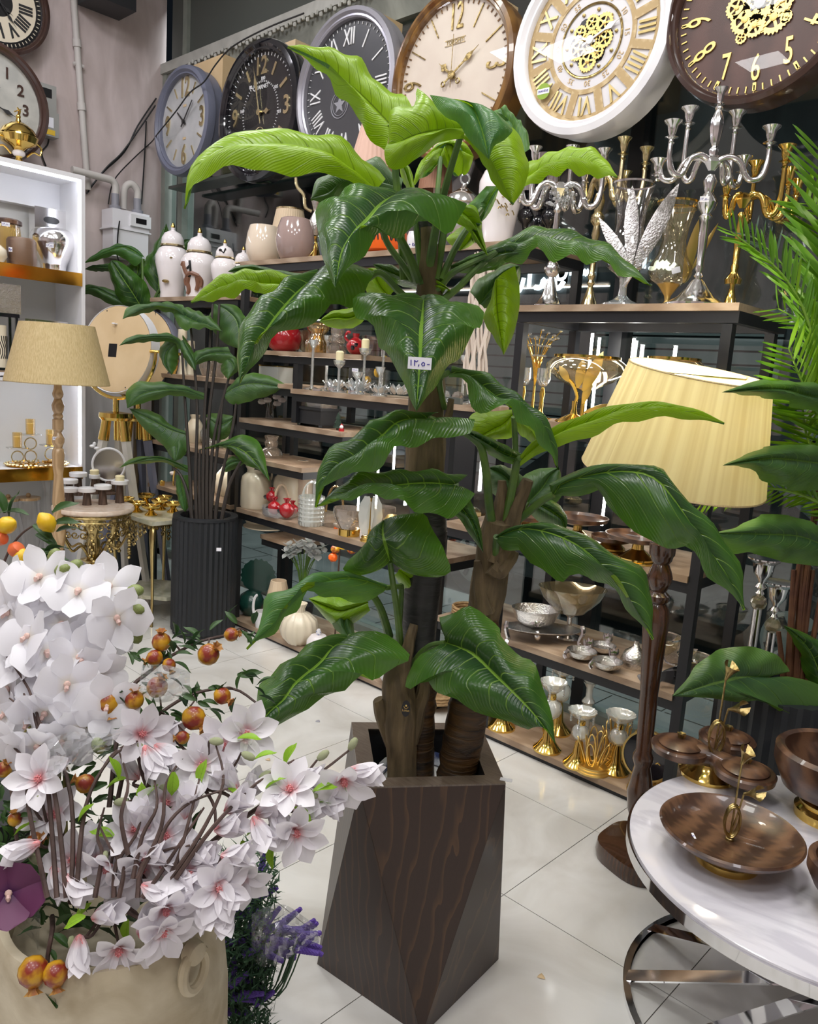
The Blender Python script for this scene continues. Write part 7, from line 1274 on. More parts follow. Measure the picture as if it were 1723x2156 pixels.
def frond(pts, n, Lpx, la, ra, offs=(0, 0), me=lfm, both=3, fall=0.):
    P = [np.array(dep(p[0], p[1], QD(0)+o)) for p, o in zip(catmull([(*q, 0) for q in PX(pts)], 6), np.linspace(offs[0], offs[1], 999)[:: max(1, 998//(6*(len(PX(pts))-1)))])]
    rc = put('frond', G().tube([Vector(p)-PP for p in P], list(np.linspace(.008, .002, len(P))), 6), M['rachis'], palm); Q = resamp(P, n); s = 2.72/F_PX
    for i in range(1, n):
        t_ = i/n; tan = Vector(Q[min(i+1, n-1)]-Q[i-1]).normalized(); side = tan.cross(VF).normalized(); L = Lpx*s*(.55+.45*math.sin(PI*min(1, t_*.8+.2)))*R_.uniform(.9, 1.08)
        for sg_, an in ((1, la), (-1, ra)):
            if not (both & (1 if sg_ > 0 else 2)): continue
            d = tan*math.cos(an)+side*sg_*math.sin(an)+VF*R_.uniform(-.3, .15)+Vector((0, 0, -fall)); o = put('leaflet', me, None, rc, tuple(Vector(Q[i])-PP), quat(d.normalized(), R_.uniform(-.5, .5)), L)
frond("1720,760 1695,660 1640,570 1540,488", 22, 80, .55, .55, (0, -.1), both=3); frond("1790,980 1770,800 1755,560 1728,320", 30, 150, .9, .9, (0, .05)); frond("1760,1000 1735,900 1700,830 1662,735", 22, 125, 1.05, .9, (0, -.1)); frond("1780,1100 1740,1000 1700,920 1688,830", 20, 120, 1.2, 1.0, (0, -.05))
frond("1790,1130 1730,1062 1640,1030 1560,1036 1478,1060", 26, 62, .6, .6, (0, -.15), fall=.3); frond("1750,800 1700,640 1650,560 1590,500", 18, 80, .7, .7, (.15, .2), lf2); frond("1800,800 1770,600 1740,480 1700,430", 24, 150, .9, .8, (.1, .15)); frond("1790,900 1760,780 1720,700 1640,650", 20, 90, .8, .8, (.1, .1))
# ---------------------------------------------------------------- stone-look pot full of artificial flowers, front left
M['stone'] = mat('cast_stone', (.42, .345, .22), .65, 0, col2=(.66, .59, .44), scale=6, bump=.5, detail=8, dist=.8)
M['magnolia'] = petalmat('magnolia_petal', (.88, .85, .89), (.84, .50, .52), .3); M['orchid'] = petalmat('orchid_petal', (.88, .87, .91), (.82, .78, .70), .35); M['purpleorchid'] = petalmat('purple_orchid_petal', (.14, .03, .10), (.05, .006, .07), .15)
M['stamen'] = mat('red_stamen', (.62, .10, .12), .6, 0, col2=(.85, .45, .45), scale=60); M['lip'] = mat('orchid_lip', (.80, .70, .50), .5, 0, col2=(.62, .28, .36), scale=90); M['twig'] = mat('brown_twig', (.055, .032, .026), .7, 0, col2=(.10, .06, .05), scale=30, bump=.5)
M['limeleaf'] = leafmat('lime_leaf', (.16, .36, .02), (.24, .46, .03), (.30, .55, .03), (.35, .55, .08), .3, 5, .4, .15); M['smallleaf'] = leafmat('small_dark_leaf', (.008, .035, .014), (.02, .075, .02), (.04, .10, .02), (.06, .13, .04), .2, 6, .4, .2); M['furbud'] = mat('furry_bud', (.42, .47, .24), .9, 0, col2=(.55, .58, .38), scale=80, bump=.6)
BC = dep(238, 1950, 1.55); BZ = dep(238, 1905, 1.52)[2]
pot = thing('flower_pot', 'large round cream stone-look pot with carved ring handle, front left', 'pot', (BC[0], BC[1], 0)); rb = .205
put('body', G().lathe([(0, 0), (.15, 0), (.16, .03), (.20, .15), (.225, .32), (.222, .48), (.205, BZ-.05), (.207, BZ-.02), (.20, BZ), (.185, BZ), (.18, BZ-.06), (0, BZ-.08)], 64, rip=.012, nr=5), M['stone'], pot)
hq = Vector(dep(425, 2052, 1.42)); g = G().tube([(.027*math.cos(a), .040*math.sin(a), 0) for a in np.linspace(0, 2*PI, 26)[:-1]], .0095, 8, True); hz = (hq-Vector((BC[0], BC[1], hq.z))).normalized(); q0 = Vector((BC[0], BC[1], hq.z))+hz*.226
hr = put('ring_handle', g, M['stone'], pot, tuple(q0-pot.location), quat(hz)); put('handle_lug', G().lathe([(0, -.02), (.022, -.012), (.02, .008), (0, .016)], 16), M['stone'], pot, tuple(q0+Vector((0, 0, .035))-pot.location), quat(hz))
g = G()
for k in range(7): g.tube(catmull([tuple((rb+.018)*np.array((math.cos(a), math.sin(a), 0))+np.array((0, 0, .30-.035*k+.03*math.sin(3*a+k)))) for a in np.linspace(-2.6, .4, 9)], 3), .005, 5)
put('carved_relief', g, M['stone'], pot)
put('plinth', G().box(-.17, .17, -.17, .17, 0, .78), M['blackmat'], None, tuple(dep(-95, 2100, 1.75)*np.array([1, 1, 0])), label='black plinth at the left edge beside the cream pot', cat='plinth')
MP = petal_mesh('petal', 1., .56, .18, -.10, 8, 2, .42).mesh('petal'); MP.materials.append(M['magnolia']); OP = petal_mesh('petal', 1., 1.08, -.10, .10, 8, 2, .42).mesh('petal'); OP.materials.append(M['orchid']); OS = petal_mesh('petal', 1., .62, -.08, .10, 8, 2, .45).mesh('petal'); OS.materials.append(M['orchid'])
PO = OP.copy(); PO.materials[0] = M['purpleorchid']
ST_ = G()
for i in range(14): ST_.tube([(0, 0, 0), (.13*math.cos(i*2.4)*(.4+.04*i), .13*math.sin(i*2.4)*(.4+.04*i), .30-.008*i)], .02, 4)
ST_.sph((0, 0, .1), .09, 1.6, 8); ST_ = ST_.mesh('magnolia_flower'); ST_.materials.append(M['stamen'])
LP = G().sph((0, 0, .06), .10, .9, 8).tube([(0, 0, .05), (0, -.12, .16), (0, -.2, .14)], [.05, .07, .03], 6).mesh('orchid_flower'); LP.materials.append(M['lip'])
BD = G().sph((0, 0, .5), .26, 1.9, 10).mesh('furry_bud'); BD.materials.append(M['furbud']); OB = G().sph((0, 0, .4), .33, 1.35, 10).mesh('orchid_bud'); OB.materials.append(mat('orchid_bud', (.16, .20, .05), .45, 0, col2=(.25, .30, .10), scale=20))
SL = petal_mesh('leaf', 1., .48, .12, -.2, 7, 2, .6); SLm = SL.mesh('leaf'); SLm.materials.append(M['limeleaf']); DLm = petal_mesh('leaf', 1., .36, .12, -.25, 6, 2, .75).mesh('leaf'); DLm.materials.append(M['smallleaf'])
def FD(x, y): return np.interp(y, [1150, 1450, 1700, 2050], [1.72, 1.56, 1.42, 1.33])+.0001*max(0, x-450)
def pdir(th, fwd=.3): return (VR*math.cos(th)+VU*math.sin(th)-VF*fwd).normalized()
def flower(par, org, mesh, pm, n, p, s, d, tilt, name, roll=0., pm2=None):
    f = put(name, mesh, None, par, tuple(Vector(p)-org), quat(d, roll), s)
    for i in range(n):
        a = 2*PI*i/n; tl_ = tilt*(1 if i % 2 else .88)+R_.uniform(-.06, .06); m0 = pm2 if (pm2 and i % 2) else pm
        rot = (Matrix.Rotation(a, 3, 'Z') @ Matrix.Rotation(tl_, 3, 'X')).to_euler(); c = put('petal', m0, None, f, (-.06*math.sin(a)*-1, -.06*math.cos(a)*1 if False else 0, 0), rot, 1.)
    return f
def twig(par, org, P, r, name='twig', mt='twig'): return put(name, G().tube([Vector(p)-org for p in catmull(P, 4)], list(np.interp(np.linspace(0, 1, 4*(len(P)-1)+1), [0, 1], r)), 6), M[mt], par)
def spray(label, root, hub, fl, D=FD, size=1.):
    """fl: x,y,kind,angle  kind o open flower, b closed flower, f furry bud, l lime leaf"""
    ro = Vector(dep(root[0], root[1], 1.50)); t = thing('magnolia_spray', label, 'flowers', tuple(ro)); hb = np.array(dep(hub[0], hub[1], D(*hub)+.05)); twig(t, ro, [np.array(ro), (np.array(ro)+hb)/2+np.array([0, 0, .02]), hb], (.0065, .0045), 'branch')
    for q in fl.split():
        x, y, k, a = q.split(','); x, y, a = float(x), float(y), math.radians(float(a)); Dd = D(x, y)+R_.uniform(-.03, .03); p = np.array(dep(x, y, Dd)); s = 74*Dd/F_PX*size
        md = (hb*.45+p*.55)+np.array([R_.uniform(-.012, .012), R_.uniform(-.012, .012), R_.uniform(-.015, .012)])
        if k == 'o':
            d = pdir(a, R_.uniform(1.2, 2.2)); pb = p-np.array(d)*.01; twig(t, ro, [hb, md, pb], (.004, .002)); flower(t, ro, ST_, MP, 7, pb, s, d, 1.12, 'magnolia_flower', R_.uniform(0, 6))
        elif k == 'b':
            d = pdir(a, .25); pb = p-np.array(d)*s*.5; twig(t, ro, [hb, md, pb], (.004, .002)); flower(t, ro, ST_, MP, 6, pb, s*1.08, d, .19, 'magnolia_flower', R_.uniform(0, 6))
        elif k == 'f':
            d = pdir(a, .2); twig(t, ro, [hb, md, p], (.0035, .002)); put('furry_bud', BD, None, t, tuple(Vector(p)-ro), quat(d), 34*Dd/F_PX)
        else: put('leaf', SLm, None, t, tuple(Vector(p)-ro), quat(pdir(a, .1), R_.uniform(-.5, .5)), 52*Dd/F_PX)
spray('magnolia branch with white flowers reaching right across the planter corner', (330, 1900), (560, 1690), "770,1628,b,-5 725,1648,o,-60 650,1640,b,10 668,1600,f,40 735,1580,f,60 715,1640,l,-60 610,1660,o,100 645,1700,b,-15 690,1690,b,-25 625,1755,o,-30 570,1700,b,30 550,1755,b,-60 660,1665,l,20 575,1780,l,-100 545,1640,f,30 640,1665,f,-20 600,1610,l,70 590,1730,b,-60 560,1660,l,40 620,1700,l,-30 510,1770,l,-80 660,1690,l,10")
spray('magnolia branch with white flowers behind, leaning up right', (300, 1890), (430, 1660), "425,1612,o,60 395,1690,b,80 520,1545,o,30 350,1535,b,-10 470,1570,o,40 500,1555,l,10 508,1585,f,-20 440,1560,f,0 480,1640,b,120 455,1620,b,20 500,1690,b,40 420,1650,l,80 535,1600,l,30 485,1740,b,20 365,1625,l,-90 480,1660,l,-30 530,1655,b,50")
spray('magnolia branch of closed white flowers at centre top', (260, 1890), (310, 1660), "265,1615,b,130 320,1605,b,-60 325,1660,f,10 300,1545,o,20 275,1570,f,0 240,1690,f,10 300,1690,l,60 225,1660,l,40 350,1690,o,30 355,1590,b,-30 300,1720,b,100 250,1640,l,100 345,1600,l,20")
spray('magnolia branch with pink-centred flowers at the centre of pot', (250, 1900), (270, 1780), "285,1745,o,80 350,1762,o,60 195,1775,b,95 245,1790,o,200 320,1730,f,60 330,1800,b,20 365,1830,b,0 300,1700,l,90 240,1760,l,160 330,1860,l,-30 420,1800,b,15 360,1855,l,-60 390,1850,b,-10 300,1830,o,-40 225,1830,o,220 270,1860,o,-70 330,1880,b,-20 215,1820,f,70 350,1920,o,-40 385,1790,b,40")
spray('magnolia branch with a large open flower at the left', (150, 1900), (130, 1780), "112,1715,o,100 152,1812,o,120 45,1790,b,200 125,1860,b,-60 80,1640,o,90 60,1690,b,-110 85,1820,f,130 70,1700,f,60 75,1730,l,200 165,1730,l,60 160,1870,b,-40")
spray('magnolia branch hanging over the pot front with open flower', (240, 1895), (235, 1900), "250,2005,o,-60 165,2010,b,-88 155,2000,f,95 310,1945,b,60 225,1925,b,20 345,1965,o,-30 160,1940,l,60 270,1935,l,-100 180,1930,l,200")
spray('magnolia branch with flowers at the right rim of the pot', (330, 1900), (410, 1850), "462,1872,o,20 410,1905,o,-40 440,1815,b,-20 480,1880,b,-50 455,1830,f,100 375,1890,f,-40 430,1920,b,-60 500,1800,b,10 520,1760,l,40 450,1900,l,-60 470,1930,b,-80 505,1850,o,-50 400,1840,o,60")
def orchid(label, root, hub, fl):
    ro = Vector(dep(root[0], root[1], 1.55)); t = thing('orchid_spray', label, 'flowers', tuple(ro)); hb = np.array(dep(hub[0], hub[1], FD(*hub)+.06)); twig(t, ro, [np.array(ro), (np.array(ro)*.6+hb*.4)+np.array([0, 0, .05]), hb], (.005, .003), 'stem', 'orchidstem')
    for q in fl.split():
        x, y, k, a = q.split(','); x, y, a = float(x), float(y), math.radians(float(a)); Dd = FD(x, y)+R_.uniform(-.05, .04); p = np.array(dep(x, y, Dd)); s = 76*Dd/F_PX
        twig(t, ro, [hb, hb*.5+p*.5+np.array([0, 0, .012]), p+FW*.01], (.0028, .0018), 'stem', 'orchidstem')
        if k == 'b': put('orchid_bud', OB, None, t, tuple(Vector(p)-ro), quat(pdir(a, .2)), 42*Dd/F_PX)
        else:
            d = pdir(a, R_.uniform(.9, 2.0)); f = put('orchid_flower', LP, None, t, tuple(Vector(p)-ro), quat(d, R_.uniform(-.6, .6)), s)
            for i in range(5):
                an = 2*PI*i/5+PI/2 if False else 2*PI*i/5; put('petal', OP if i in (1, 4) else OS, None, f, (0, 0, .01*i), (Matrix.Rotation(an, 3, 'Z') @ Matrix.Rotation(1.38, 3, 'X')).to_euler(), 1.)
M['orchidstem'] = mat('orchid_stem', (.16, .14, .03), .5)
orchid('white orchid spray arching highest over the pot', (140, 1850), (130, 1330), "85,1215,o,100 165,1245,o,70 60,1280,o,140 190,1262,o,20 245,1300,o,-10 130,1315,o,60 20,1235,o,150 35,1330,o,180 230,1235,o,60 108,1185,b,60 118,1205,b,20 145,1200,b,30 270,1243,b,0 275,1275,b,-20 282,1322,b,-70 100,1255,o,100 210,1330,o,-50")
orchid('white orchid spray at the left edge in the middle of pot', (110, 1850), (80, 1440), "40,1385,o,120 100,1375,o,60 165,1385,o,20 60,1440,o,150 140,1440,o,0 20,1290,o,170 20,1450,o,180 200,1420,o,-20 95,1500,o,-80 60,1340,o,140 150,1345,o,60 175,1415,o,0")
orchid('white orchid spray lower, hanging among the brown twigs', (120, 1870), (130, 1500), "165,1535,o,-40 60,1520,o,200 110,1470,o,80 30,1560,o,210 200,1555,b,-60 205,1490,b,-40 15,1500,o,170 130,1560,o,-70 225,1485,o,10 80,1570,o,-100")
ro = Vector(dep(20, 1900, 1.42)); t = thing('orchid_spray', 'dark purple orchid bloom at the left edge of the pot', 'flowers', tuple(ro)); flower(t, ro, LP, PO, 5, dep(18, 1880, 1.36), .062, pdir(.5, 2), 1.3, 'orchid_flower')
def pomspray(label, root, pts, fr, lv):
    ro = Vector(dep(root[0], root[1], 1.5)); t = thing('pomegranate_branch', label, 'branch', tuple(ro))
    D = lambda x, y: FD(x, y)+.03
    B_ = [np.array(dep(x, y, D(x, y))) for x, y in PX(pts)]; twig(t, ro, [np.array(ro)]+B_, (.005, .0022), 'branch')
    for x, y, r, a in fr:
        Dd = D(x, y)-.02; p = Vector(dep(x, y, Dd)); s = Dd/F_PX; d = pdir(math.radians(a), .35); o = put('fruit', G().lathe([(0, -r), (r*.5, -r*.9), (r*.92, -r*.4), (r, .05*r), (r*.85, r*.55), (r*.45, r*.93), (r*.3, r*1.02), (0, r*1.02)], 24, k=s), M['pomeg'], t, tuple(p-ro), quat(d)); put('crown', G().lathe([(r*.26, r*.98), (r*.25, r*1.15), (r*.5, r*1.42), (r*.34, r*1.3), (r*.16, r*1.1), (0, r*1.1)], 18, k=s, rip=.25, nr=6), M['crowntan'], o)
        nb = min(B_, key=lambda b: np.linalg.norm(b-np.array(p))); twig(t, ro, [nb, (nb+np.array(p))/2+np.array([0, 0, .01]), np.array(p-d*r*s*.95)], (.0022, .0016))
    for k in range(lv):
        b = B_[R_.randrange(len(B_))]; c = B_[R_.randrange(len(B_))]; f = R_.random()**2*.6; p = Vector(b*(1-f)+c*f)+VR*R_.uniform(-.035, .035)+VU*R_.uniform(-.03, .035)+VF*R_.uniform(-.03, .03)
        put('leaf', DLm, None, t, tuple(p-ro), quat(pdir(R_.uniform(-.6, 2.6), R_.uniform(-.3, .6)), R_.uniform(-1, 1)), R_.uniform(32, 48)*1.5/F_PX)
M['crowntan'] = mat('pomegranate_crown', (.30, .10, .02), .6, 0, col2=(.5, .28, .06), scale=60)
pomspray('pomegranate branch with fruits reaching right towards the fluted planter', (230, 1700), "260,1480 320,1410 380,1370 440,1345 520,1330", [(340, 1352, 20, 85), (439, 1378, 23, 40), (487, 1336, 15, 10), (326, 1385, 17, 200), (225, 1478, 29, -70), (283, 1474, 20, 80), (356, 1400, 14, -60), (290, 1340, 0.1, 0)][:7], 46)
pomspray('pomegranate branch with fruits below, pointing right', (240, 1720), "280,1560 340,1500 410,1460 490,1450 540,1480", [(331, 1447, 22, 60), (468, 1465, 18, -30), (408, 1512, 25, -40), (385, 1553, 14, 180), (300, 1525, 15, 120), (180, 1650, 20, 150)], 44)
pomspray('pomegranate sprig with two fruits hanging over the pot front', (110, 1930), "110,1960 100,2030 120,2090 110,2130", [(70, 2045, 31, -80), (117, 2050, 26, -75)], 12)
pomspray('pomegranate branch hidden low at left between flowers', (60, 1900), "40,1800 30,1720 20,1640", [(32, 1725, 15, 90), (8, 1620, 17, 60), (75, 1770, 18, 30)], 30)
def lemonbranch():
    ro = Vector(dep(-20, 1300, 2.0)); t = thing('citrus_branch', 'branch with yellow lemons and orange fruits at the left edge', 'branch', tuple(ro)); P = [dep(x, y, 1.85) for x, y in ((-20, 1300), (10, 1180), (50, 1120), (110, 1090))]; twig(t, ro, P, (.004, .002), 'branch')
    for x, y, r, a, c in ((98, 1100, 19, 120, 'lemon'), (14, 1106, 19, 20, 'lemon'), (46, 1172, 17, -70, 'lemon'), (85, 1195, 13, 0, 'lemon'), (2, 1134, 15, 0, 'coral'), (34, 1157, 17, 40, 'coral')):
        put('fruit', G().lathe([(0, -1.35*r), (r*.25, -1.2*r), (r*.85, -.6*r), (r, 0), (r*.85, .6*r), (r*.3, 1.15*r), (0, 1.3*r)] if c == 'lemon' else [(0, -r), (.8*r, -.6*r), (r, 0), (.8*r, .6*r), (0, .95*r)], 20, k=1.8/F_PX), M[c], t, tuple(Vector(dep(x, y, 1.8))-ro), quat(pdir(math.radians(a), .3)))
    for x, y, a in ((60, 1085, 160), (70, 1105, -30), (75, 1125, -20), (110, 1105, 15), (120, 1120, 20), (60, 1180, 30), (90, 1175, 10), (20, 1090, 80), (10, 1080, 100), (110, 1080, 30), (70, 1160, -10), (40, 1190, -100), (60, 1200, -60), (95, 1160, 20)): put('leaf', DLm, None, t, tuple(Vector(dep(x, y, 1.82))-ro), quat(pdir(math.radians(a), .2), R_.uniform(-.8, .8)), 62*1.8/F_PX)
M['coral'] = mat('coral_fruit', (.78, .16, .05), .45); lemonbranch()
# dark leaves and loose stems filling the pot
g = G(); ro = Vector((BC[0], BC[1], BZ-.05))
for i in range(420):
    x, y = R_.uniform(-20, 430), R_.uniform(1480, 1960)
    if (x-200)**2/240**2+(y-1740)**2/270**2 > 1: continue
    p = Vector(dep(x, y, FD(x, y)+R_.uniform(.05, .22))); k0 = len(g.v); q = petal_mesh('leaf', 1., .4, .12, -.25, 3, 1, .8); L_ = R_.uniform(.03, .055); q.xf(Matrix.Translation(p-ro) @ quat(pdir(R_.uniform(-1, 4), R_.uniform(-.5, .8)), R_.uniform(-1, 1)).to_matrix().to_4x4() @ Matrix.Scale(L_, 4)); g.uv = (g.uv or [])+q.uv; g.add(q.v, q.f)
put('leaf_filling', g, M['smallleaf'], None, tuple(ro), label='dense dark small leaves filling the cream pot under the flowers', cat='leaves', kind='stuff')
tw = thing('twig_bundle', 'bundle of bare dark brown twigs rising at the left of the pot', 'branch', tuple(dep(140, 1890, 1.5))); ro = Vector(tw.location)
for s_ in ("140,1890 120,1700 90,1560 60,1450 -10,1350", "120,1890 100,1650 75,1520 50,1460", "150,1890 150,1680 100,1540 20,1470", "160,1890 180,1700 230,1600 290,1560", "100,1890 60,1700 50,1600 10,1560", "240,1890 245,1820 285,1760 300,1710", "250,1890 260,1830 235,1790 210,1740", "290,1890 300,1820 350,1790 400,1780", "200,1890 215,1800 205,1760 220,1700", "330,1880 370,1820 400,1720 420,1640", "300,1890 330,1850 390,1760 430,1700", "280,1850 300,1760 330,1700 325,1640", "290,1850 340,1740 350,1650 390,1590", "350,1860 420,1760 470,1650 455,1570", "370,1850 450,1740 540,1650 620,1600", "330,1800 350,1740 400,1690 480,1660", "270,1800 255,1720 270,1650 250,1580"): twig(tw, ro, [dep(x, y, FD(x, y)-.02) for x, y in PX(s_)], (.0046, .0017))
# lavender bush in clear wrap on the floor behind the pot
lv0 = onz(520, 2135, 0); D0 = depth(lv0); D0 = 1.97; lp0 = dep(515, 2060, D0); lvt = thing('lavender_bush', 'purple artificial lavender bush on the floor behind the cream pot', 'plant', (lp0[0], lp0[1], 0)); lo = Vector(lvt.location)
M['lav'] = mat('lavender', (.085, .035, .30), .7, 0, col2=(.16, .09, .42), scale=60); M['lavleaf'] = mat('lavender_leaf', (.025, .075, .035), .7, 0, col2=(.06, .13, .06), scale=30)
spk = G()
for i in range(16):
    for k in range(5): a = 2*PI*k/5+i*.5; spk.sph((.13*math.cos(a)*(1-.04*i), .13*math.sin(a)*(1-.04*i), i*.062), .06, 1.2, 5)
spk = spk.mesh('flower_spike'); spk.materials.append(M['lav']); g = G()
for i, (x, y, a) in enumerate([(540, 1860, 60), (550, 1835, 80), (545, 1890, 30), (520, 1900, 60), (500, 1930, 80), (480, 1950, 100), (520, 1960, 40), (535, 1985, 20), (525, 2010, 10), (500, 1990, 60), (480, 1990, 90), (470, 2020, 120), (490, 2030, 60), (530, 2035, -10), (500, 2075, -20), (485, 2070, 10), (490, 2120, -20), (475, 2130, 0), (560, 1960, 30), (575, 1980, 0), (560, 1945, 50), (590, 1960, 10), (610, 1980, -20), (640, 1985, -30), (630, 1970, 10), (600, 1940, 40), (580, 2000, -20), (470, 1900, 90)]+[(R_.uniform(462, 545), R_.uniform(1900, 2125), R_.uniform(-30, 110)) for _ in range(22)]+[(R_.uniform(545, 640), R_.uniform(1935, 2005), R_.uniform(-40, 40)) for _ in range(14)]):
    p = Vector(dep(x, y, D0+R_.uniform(-.04, .06))); s = 60*D0/F_PX; d = pdir(math.radians(a), .1); sp = put('flower_spike', spk, None, lvt, tuple(p-lo), quat(d), s*.8); put('stem', G().tube(catmull([(0, 0, .25), tuple((p-lo)*.6+Vector((0, 0, -.02))), tuple(p-lo)], 4), .002, 4), M['lavleaf'], lvt)
    for k in range(22): q = p-lo-d*(.01+.008*k)+Vector((0, 0, -.004*k)); v = Vector((R_.uniform(-1, 1), R_.uniform(-1, 1), R_.uniform(-.2, .9))).normalized()*.026; g.add([tuple(q-v.cross(d)*.10), tuple(q+v.cross(d)*.10), tuple(q+v)], [(0, 1, 2)])
for k in range(2400): a_, r_ = R_.uniform(0, 6.28), .075*math.sqrt(R_.random()); q = Vector((r_*math.cos(a_), r_*math.sin(a_), R_.uniform(.02, .56))); v = Vector((R_.uniform(-1, 1), R_.uniform(-1, 1), R_.uniform(-.2, .9))).normalized()*.032; w_ = v.cross(Vector((.3, .5, .8)))*.12; g.add([tuple(q-w_), tuple(q+w_), tuple(q+v)], [(0, 1, 2)])
put('needle_leaves', g, M['lavleaf'], lvt, kind='stuff')
def wrap(label, edge1, edge2, D1, D2, n=18, m_=10):
    a, b = resamp(smooth_px(PX(edge1)), n), resamp(smooth_px(PX(edge2)), n); o = Vector(dep(*a[n//2], D1)); rows = []
    for i in range(n):
        rows.append([Vector(dep(*(a[i]*(1-k/m_)+b[i]*k/m_), (D1*(1-k/m_)+D2*k/m_)-.07*math.sin(PI*k/m_)+.022*math.sin(i*1.9+k*1.3)+.014*math.sin(i*3.1-k*2.2)))-o for k in range(m_+1)])
    return put('plastic_wrap', G().grid(rows), M['plastic'], None, tuple(o), label=label, cat='plastic wrap')
wrap('crumpled clear plastic wrap around the lavender, beside the planter', "530,1925 560,1910 600,1905 640,1930 668,1950", "530,2010 550,2035 590,2028 640,1995 672,1985", 1.86, 1.92); wrap('clear plastic sheet trailing down under the lavender to the floor', "470,2000 510,2020 550,2040", "500,2150 530,2165 570,2110", 2.08, 2.10, 10)
wrap('crumpled clear plastic among flowers above the dark gap in the pot', "100,1560 150,1540 210,1545 260,1535", "100,1640 140,1630 190,1590 230,1580", 1.40, 1.44, 12); wrap('crumpled clear plastic at the left rim of the cream pot', "-10,1810 50,1820 90,1880", "10,1930 60,1970 80,2000", 1.46, 1.50, 10)
wrap('clear plastic wrap around upper pomegranate branch', "300,1400 350,1400 400,1415", "290,1460 340,1480 400,1460", 1.50, 1.52, 10)
# small scraps on the floor
for px, py, lab in ((1140, 2057, 'small brown scrap on the tiles right of the planter'), (670, 1519, 'grey scrap on the tiles under the lowest left leaf'), (565, 1600, 'pale fallen petal on the tiles left of planter')): put('scrap', G().lathe([(0, .001), (.011, .002), (.009, .004), (0, .006)], 9, rip=.3, nr=3), M['mdf'] if px != 670 else M['grey'], None, tuple(onz(px, py, 0)), label=lab, cat='scrap')
pt2 = put('price_tag', G().box(-.016, .016, -.008, .008, 0, .001), M['tagpaper'], pln, Vector(onz(1066, 1642, .684))-Vector(pln.location), (0, 0, .5))
# ---------------------------------------------------------------- beyond the window: parked car and lit shop signs
car = thing('car', 'dark parked car on the street outside the window', 'car', (-2.9, 6.35, -.16)); M['carpaint'] = mat('car_paint', (.012, .016, .018), .2, 0, coat=.8)
pf_ = [(-2.1, .25), (-2.1, .75), (-1.3, .92), (-.7, 1.38), (.9, 1.42), (1.6, .95), (2.15, .85), (2.2, .3)]
g = G().prism([(x, z) for x, z in pf_], -.8, .8); put('body', g.xf(Matrix.Rotation(PI/2, 4, 'X')), M['carpaint'], car); put('side_window', G().prism([(-.75, .95), (-.5, 1.32), (.85, 1.35), (1.35, .95)], .80, .81).xf(Matrix.Rotation(PI/2, 4, 'X')), M['blackgloss'], car)
for x in (-1.35, 1.35):
    wv = put('wheel', G().lathe([(.2, -.1), (.32, -.1), (.33, 0), (.32, .1), (.2, .1)], 32), M['blackmat'], car, (x, -.78, .32), (PI/2, 0, 0)); put('hubcap', G().lathe([(0, .11), (.21, .10), (.21, .08), (0, .08)], 28, rip=.0), M['meterplastic'], wv)
    for k in range(9): put('hub_slot', G().box(.10, .18, -.018, .018, .105, .116), M['blackmat'], wv, rot=(0, 0, 2*PI*k/9))
SIRT = [[(1.6, .2), (1.4, -.05), (1.2, .0), (1.15, .3), (1.0, 0), (.9, .3), (.75, 0), (.6, .3), (.5, 0), (.2, 0)], [(-.1, 1.2), (-.1, 0)], [(-.4, .4), (-.55, -.1), (-1.0, -.2), (-1.2, .2)]]
for px, py, k, lab in ((1118, 605, .42, 'lit white shop sign lettering across the street, left'), (1205, 580, .26, 'lit white shop sign lettering across the street, right'), (1360, 565, .3, 'dim lit sign lettering across the street behind vases')):
    p = ony(px, py, 11.9); sg_ = put('shop_sign', G().box(-1.9*k, 1.7*k, .05, .1, -.6*k, 1.4*k), M['facade'], None, tuple(p), label=lab, cat='sign'); o = persian(sg_, SIRT, k, M['sign'], r=.11); o.rotation_euler = (PI/2, 0, 0); o.location = (0, .0, 0)
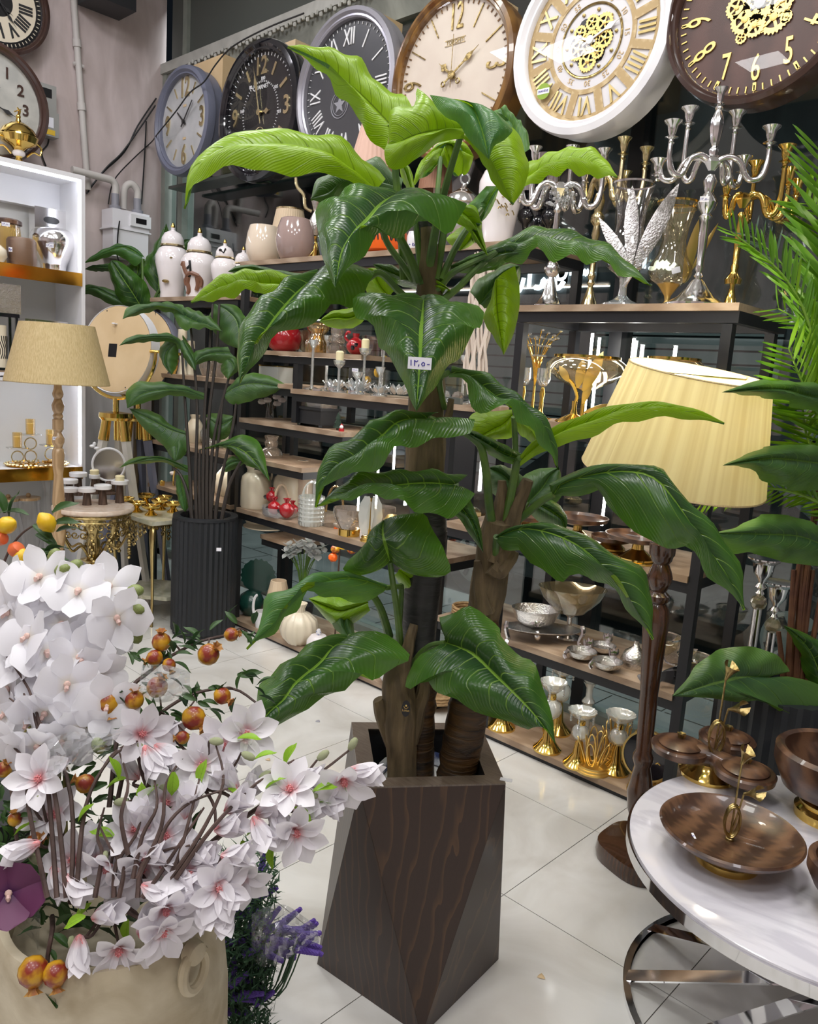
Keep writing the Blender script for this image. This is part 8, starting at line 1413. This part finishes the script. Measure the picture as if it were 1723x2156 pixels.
# ---------------------------------------------------------------- groups of like things
GR = dict(clock='clocks on the walls', mounting_box='plywood boxes behind the clocks', cable='black cables on the left wall', candle_dish='white dish candle holders on the marble table', footed_bowl='gold and glass footed bowls', candelabrum='candelabra on the right shelf', candle_stand='gold ring candle stands in the cabinet',
 lidded_jar='white porcelain lidded jars', lotus_holder='crystal lotus holders', candle_holder='candle holders on the shelves', goblet='gold-stemmed goblets', pomegranate='red ceramic pomegranates in the dish', milk_can='milk cans on the low shelf', lemon='lemons in the cylinder vase', cake_stand='wooden cake stands', pomegranate_dish='silver pomegranate dishes',
 wire_lotus='gold wire lotus holders', magnolia_spray='magnolia sprays in the pot', orchid_spray='orchid sprays in the pot', pomegranate_branch='pomegranate branches in the pot', plastic_wrap='crumpled plastic wraps', table_lamp='table lamps on the shelves', tripod_mirror='tripod mirrors in the corner', glass_vase='glass vases', glass_bowl='glass bowls', shop_sign='lit shop signs across the street',
 canister='glass canisters in the cabinet', wooden_bowl='wooden bowls on the marble table', wicker_tray='wicker trays on the shelves', candlestick='candlesticks', display_shelf='black-framed display shelves', leafy_plant='leafy artificial plants', floor_lamp='floor lamps', crystal_ball='crystal balls', leaf_ornament='leaf ornaments', scrap='scraps on the floor', side_table='small side tables', cup='blue floral china', glass_basket='glass baskets')
for o in list(COL.objects):
    n = o.name.split('.')[0]
    if o.parent is None and o.get('label') and n in GR and not o.get('group'): o['group'] = GR[n]
# small price stickers the photo shows on goods
bpy.context.view_layer.update()
def tagon(start, px, py, D, w_=.034, h_=.02):
    o = [q for q in COL.objects if str(q.get('label', '')).startswith(start)][0]; p = dep(px, py, D)
    s_ = sticker(o, 'price_sticker', (0, 0, 0), (0, 0, 0), w_, h_, NUM1250); s_.matrix_local = o.matrix_world.inverted() @ (Matrix.Translation(Vector(p)) @ facecam(p).to_matrix().to_4x4())
def front(start, r): o = [q for q in COL.objects if str(q.get('label', '')).startswith(start)][0]; return depth(o.location)
tagon('large silver many-armed', 1484, 419, front('large silver many-armed', 0)-.10); tagon('mirror-silver bulbous', 105, 517, front('mirror-silver bulbous', 0)-.22, .05, .026); tagon('amber glass jar with brown', 12, 472, front('amber glass jar with brown', 0)-.16, .05, .026)
tagon('brown striped cylindrical', 22, 525, front('brown striped cylindrical', 0)-.14, .022, .03); tagon('short crystal candle cup', 748, 779, front('short crystal candle cup', 0)-.05, .034, .018); tagon('small blue and white china', 872, 515, front('small blue and white china', 0)-.07, .022, .03)
letter('Lotus', .0085, M['gold_satin'], ht, (0, -.0045, .0012), name='lettering', bold=0)
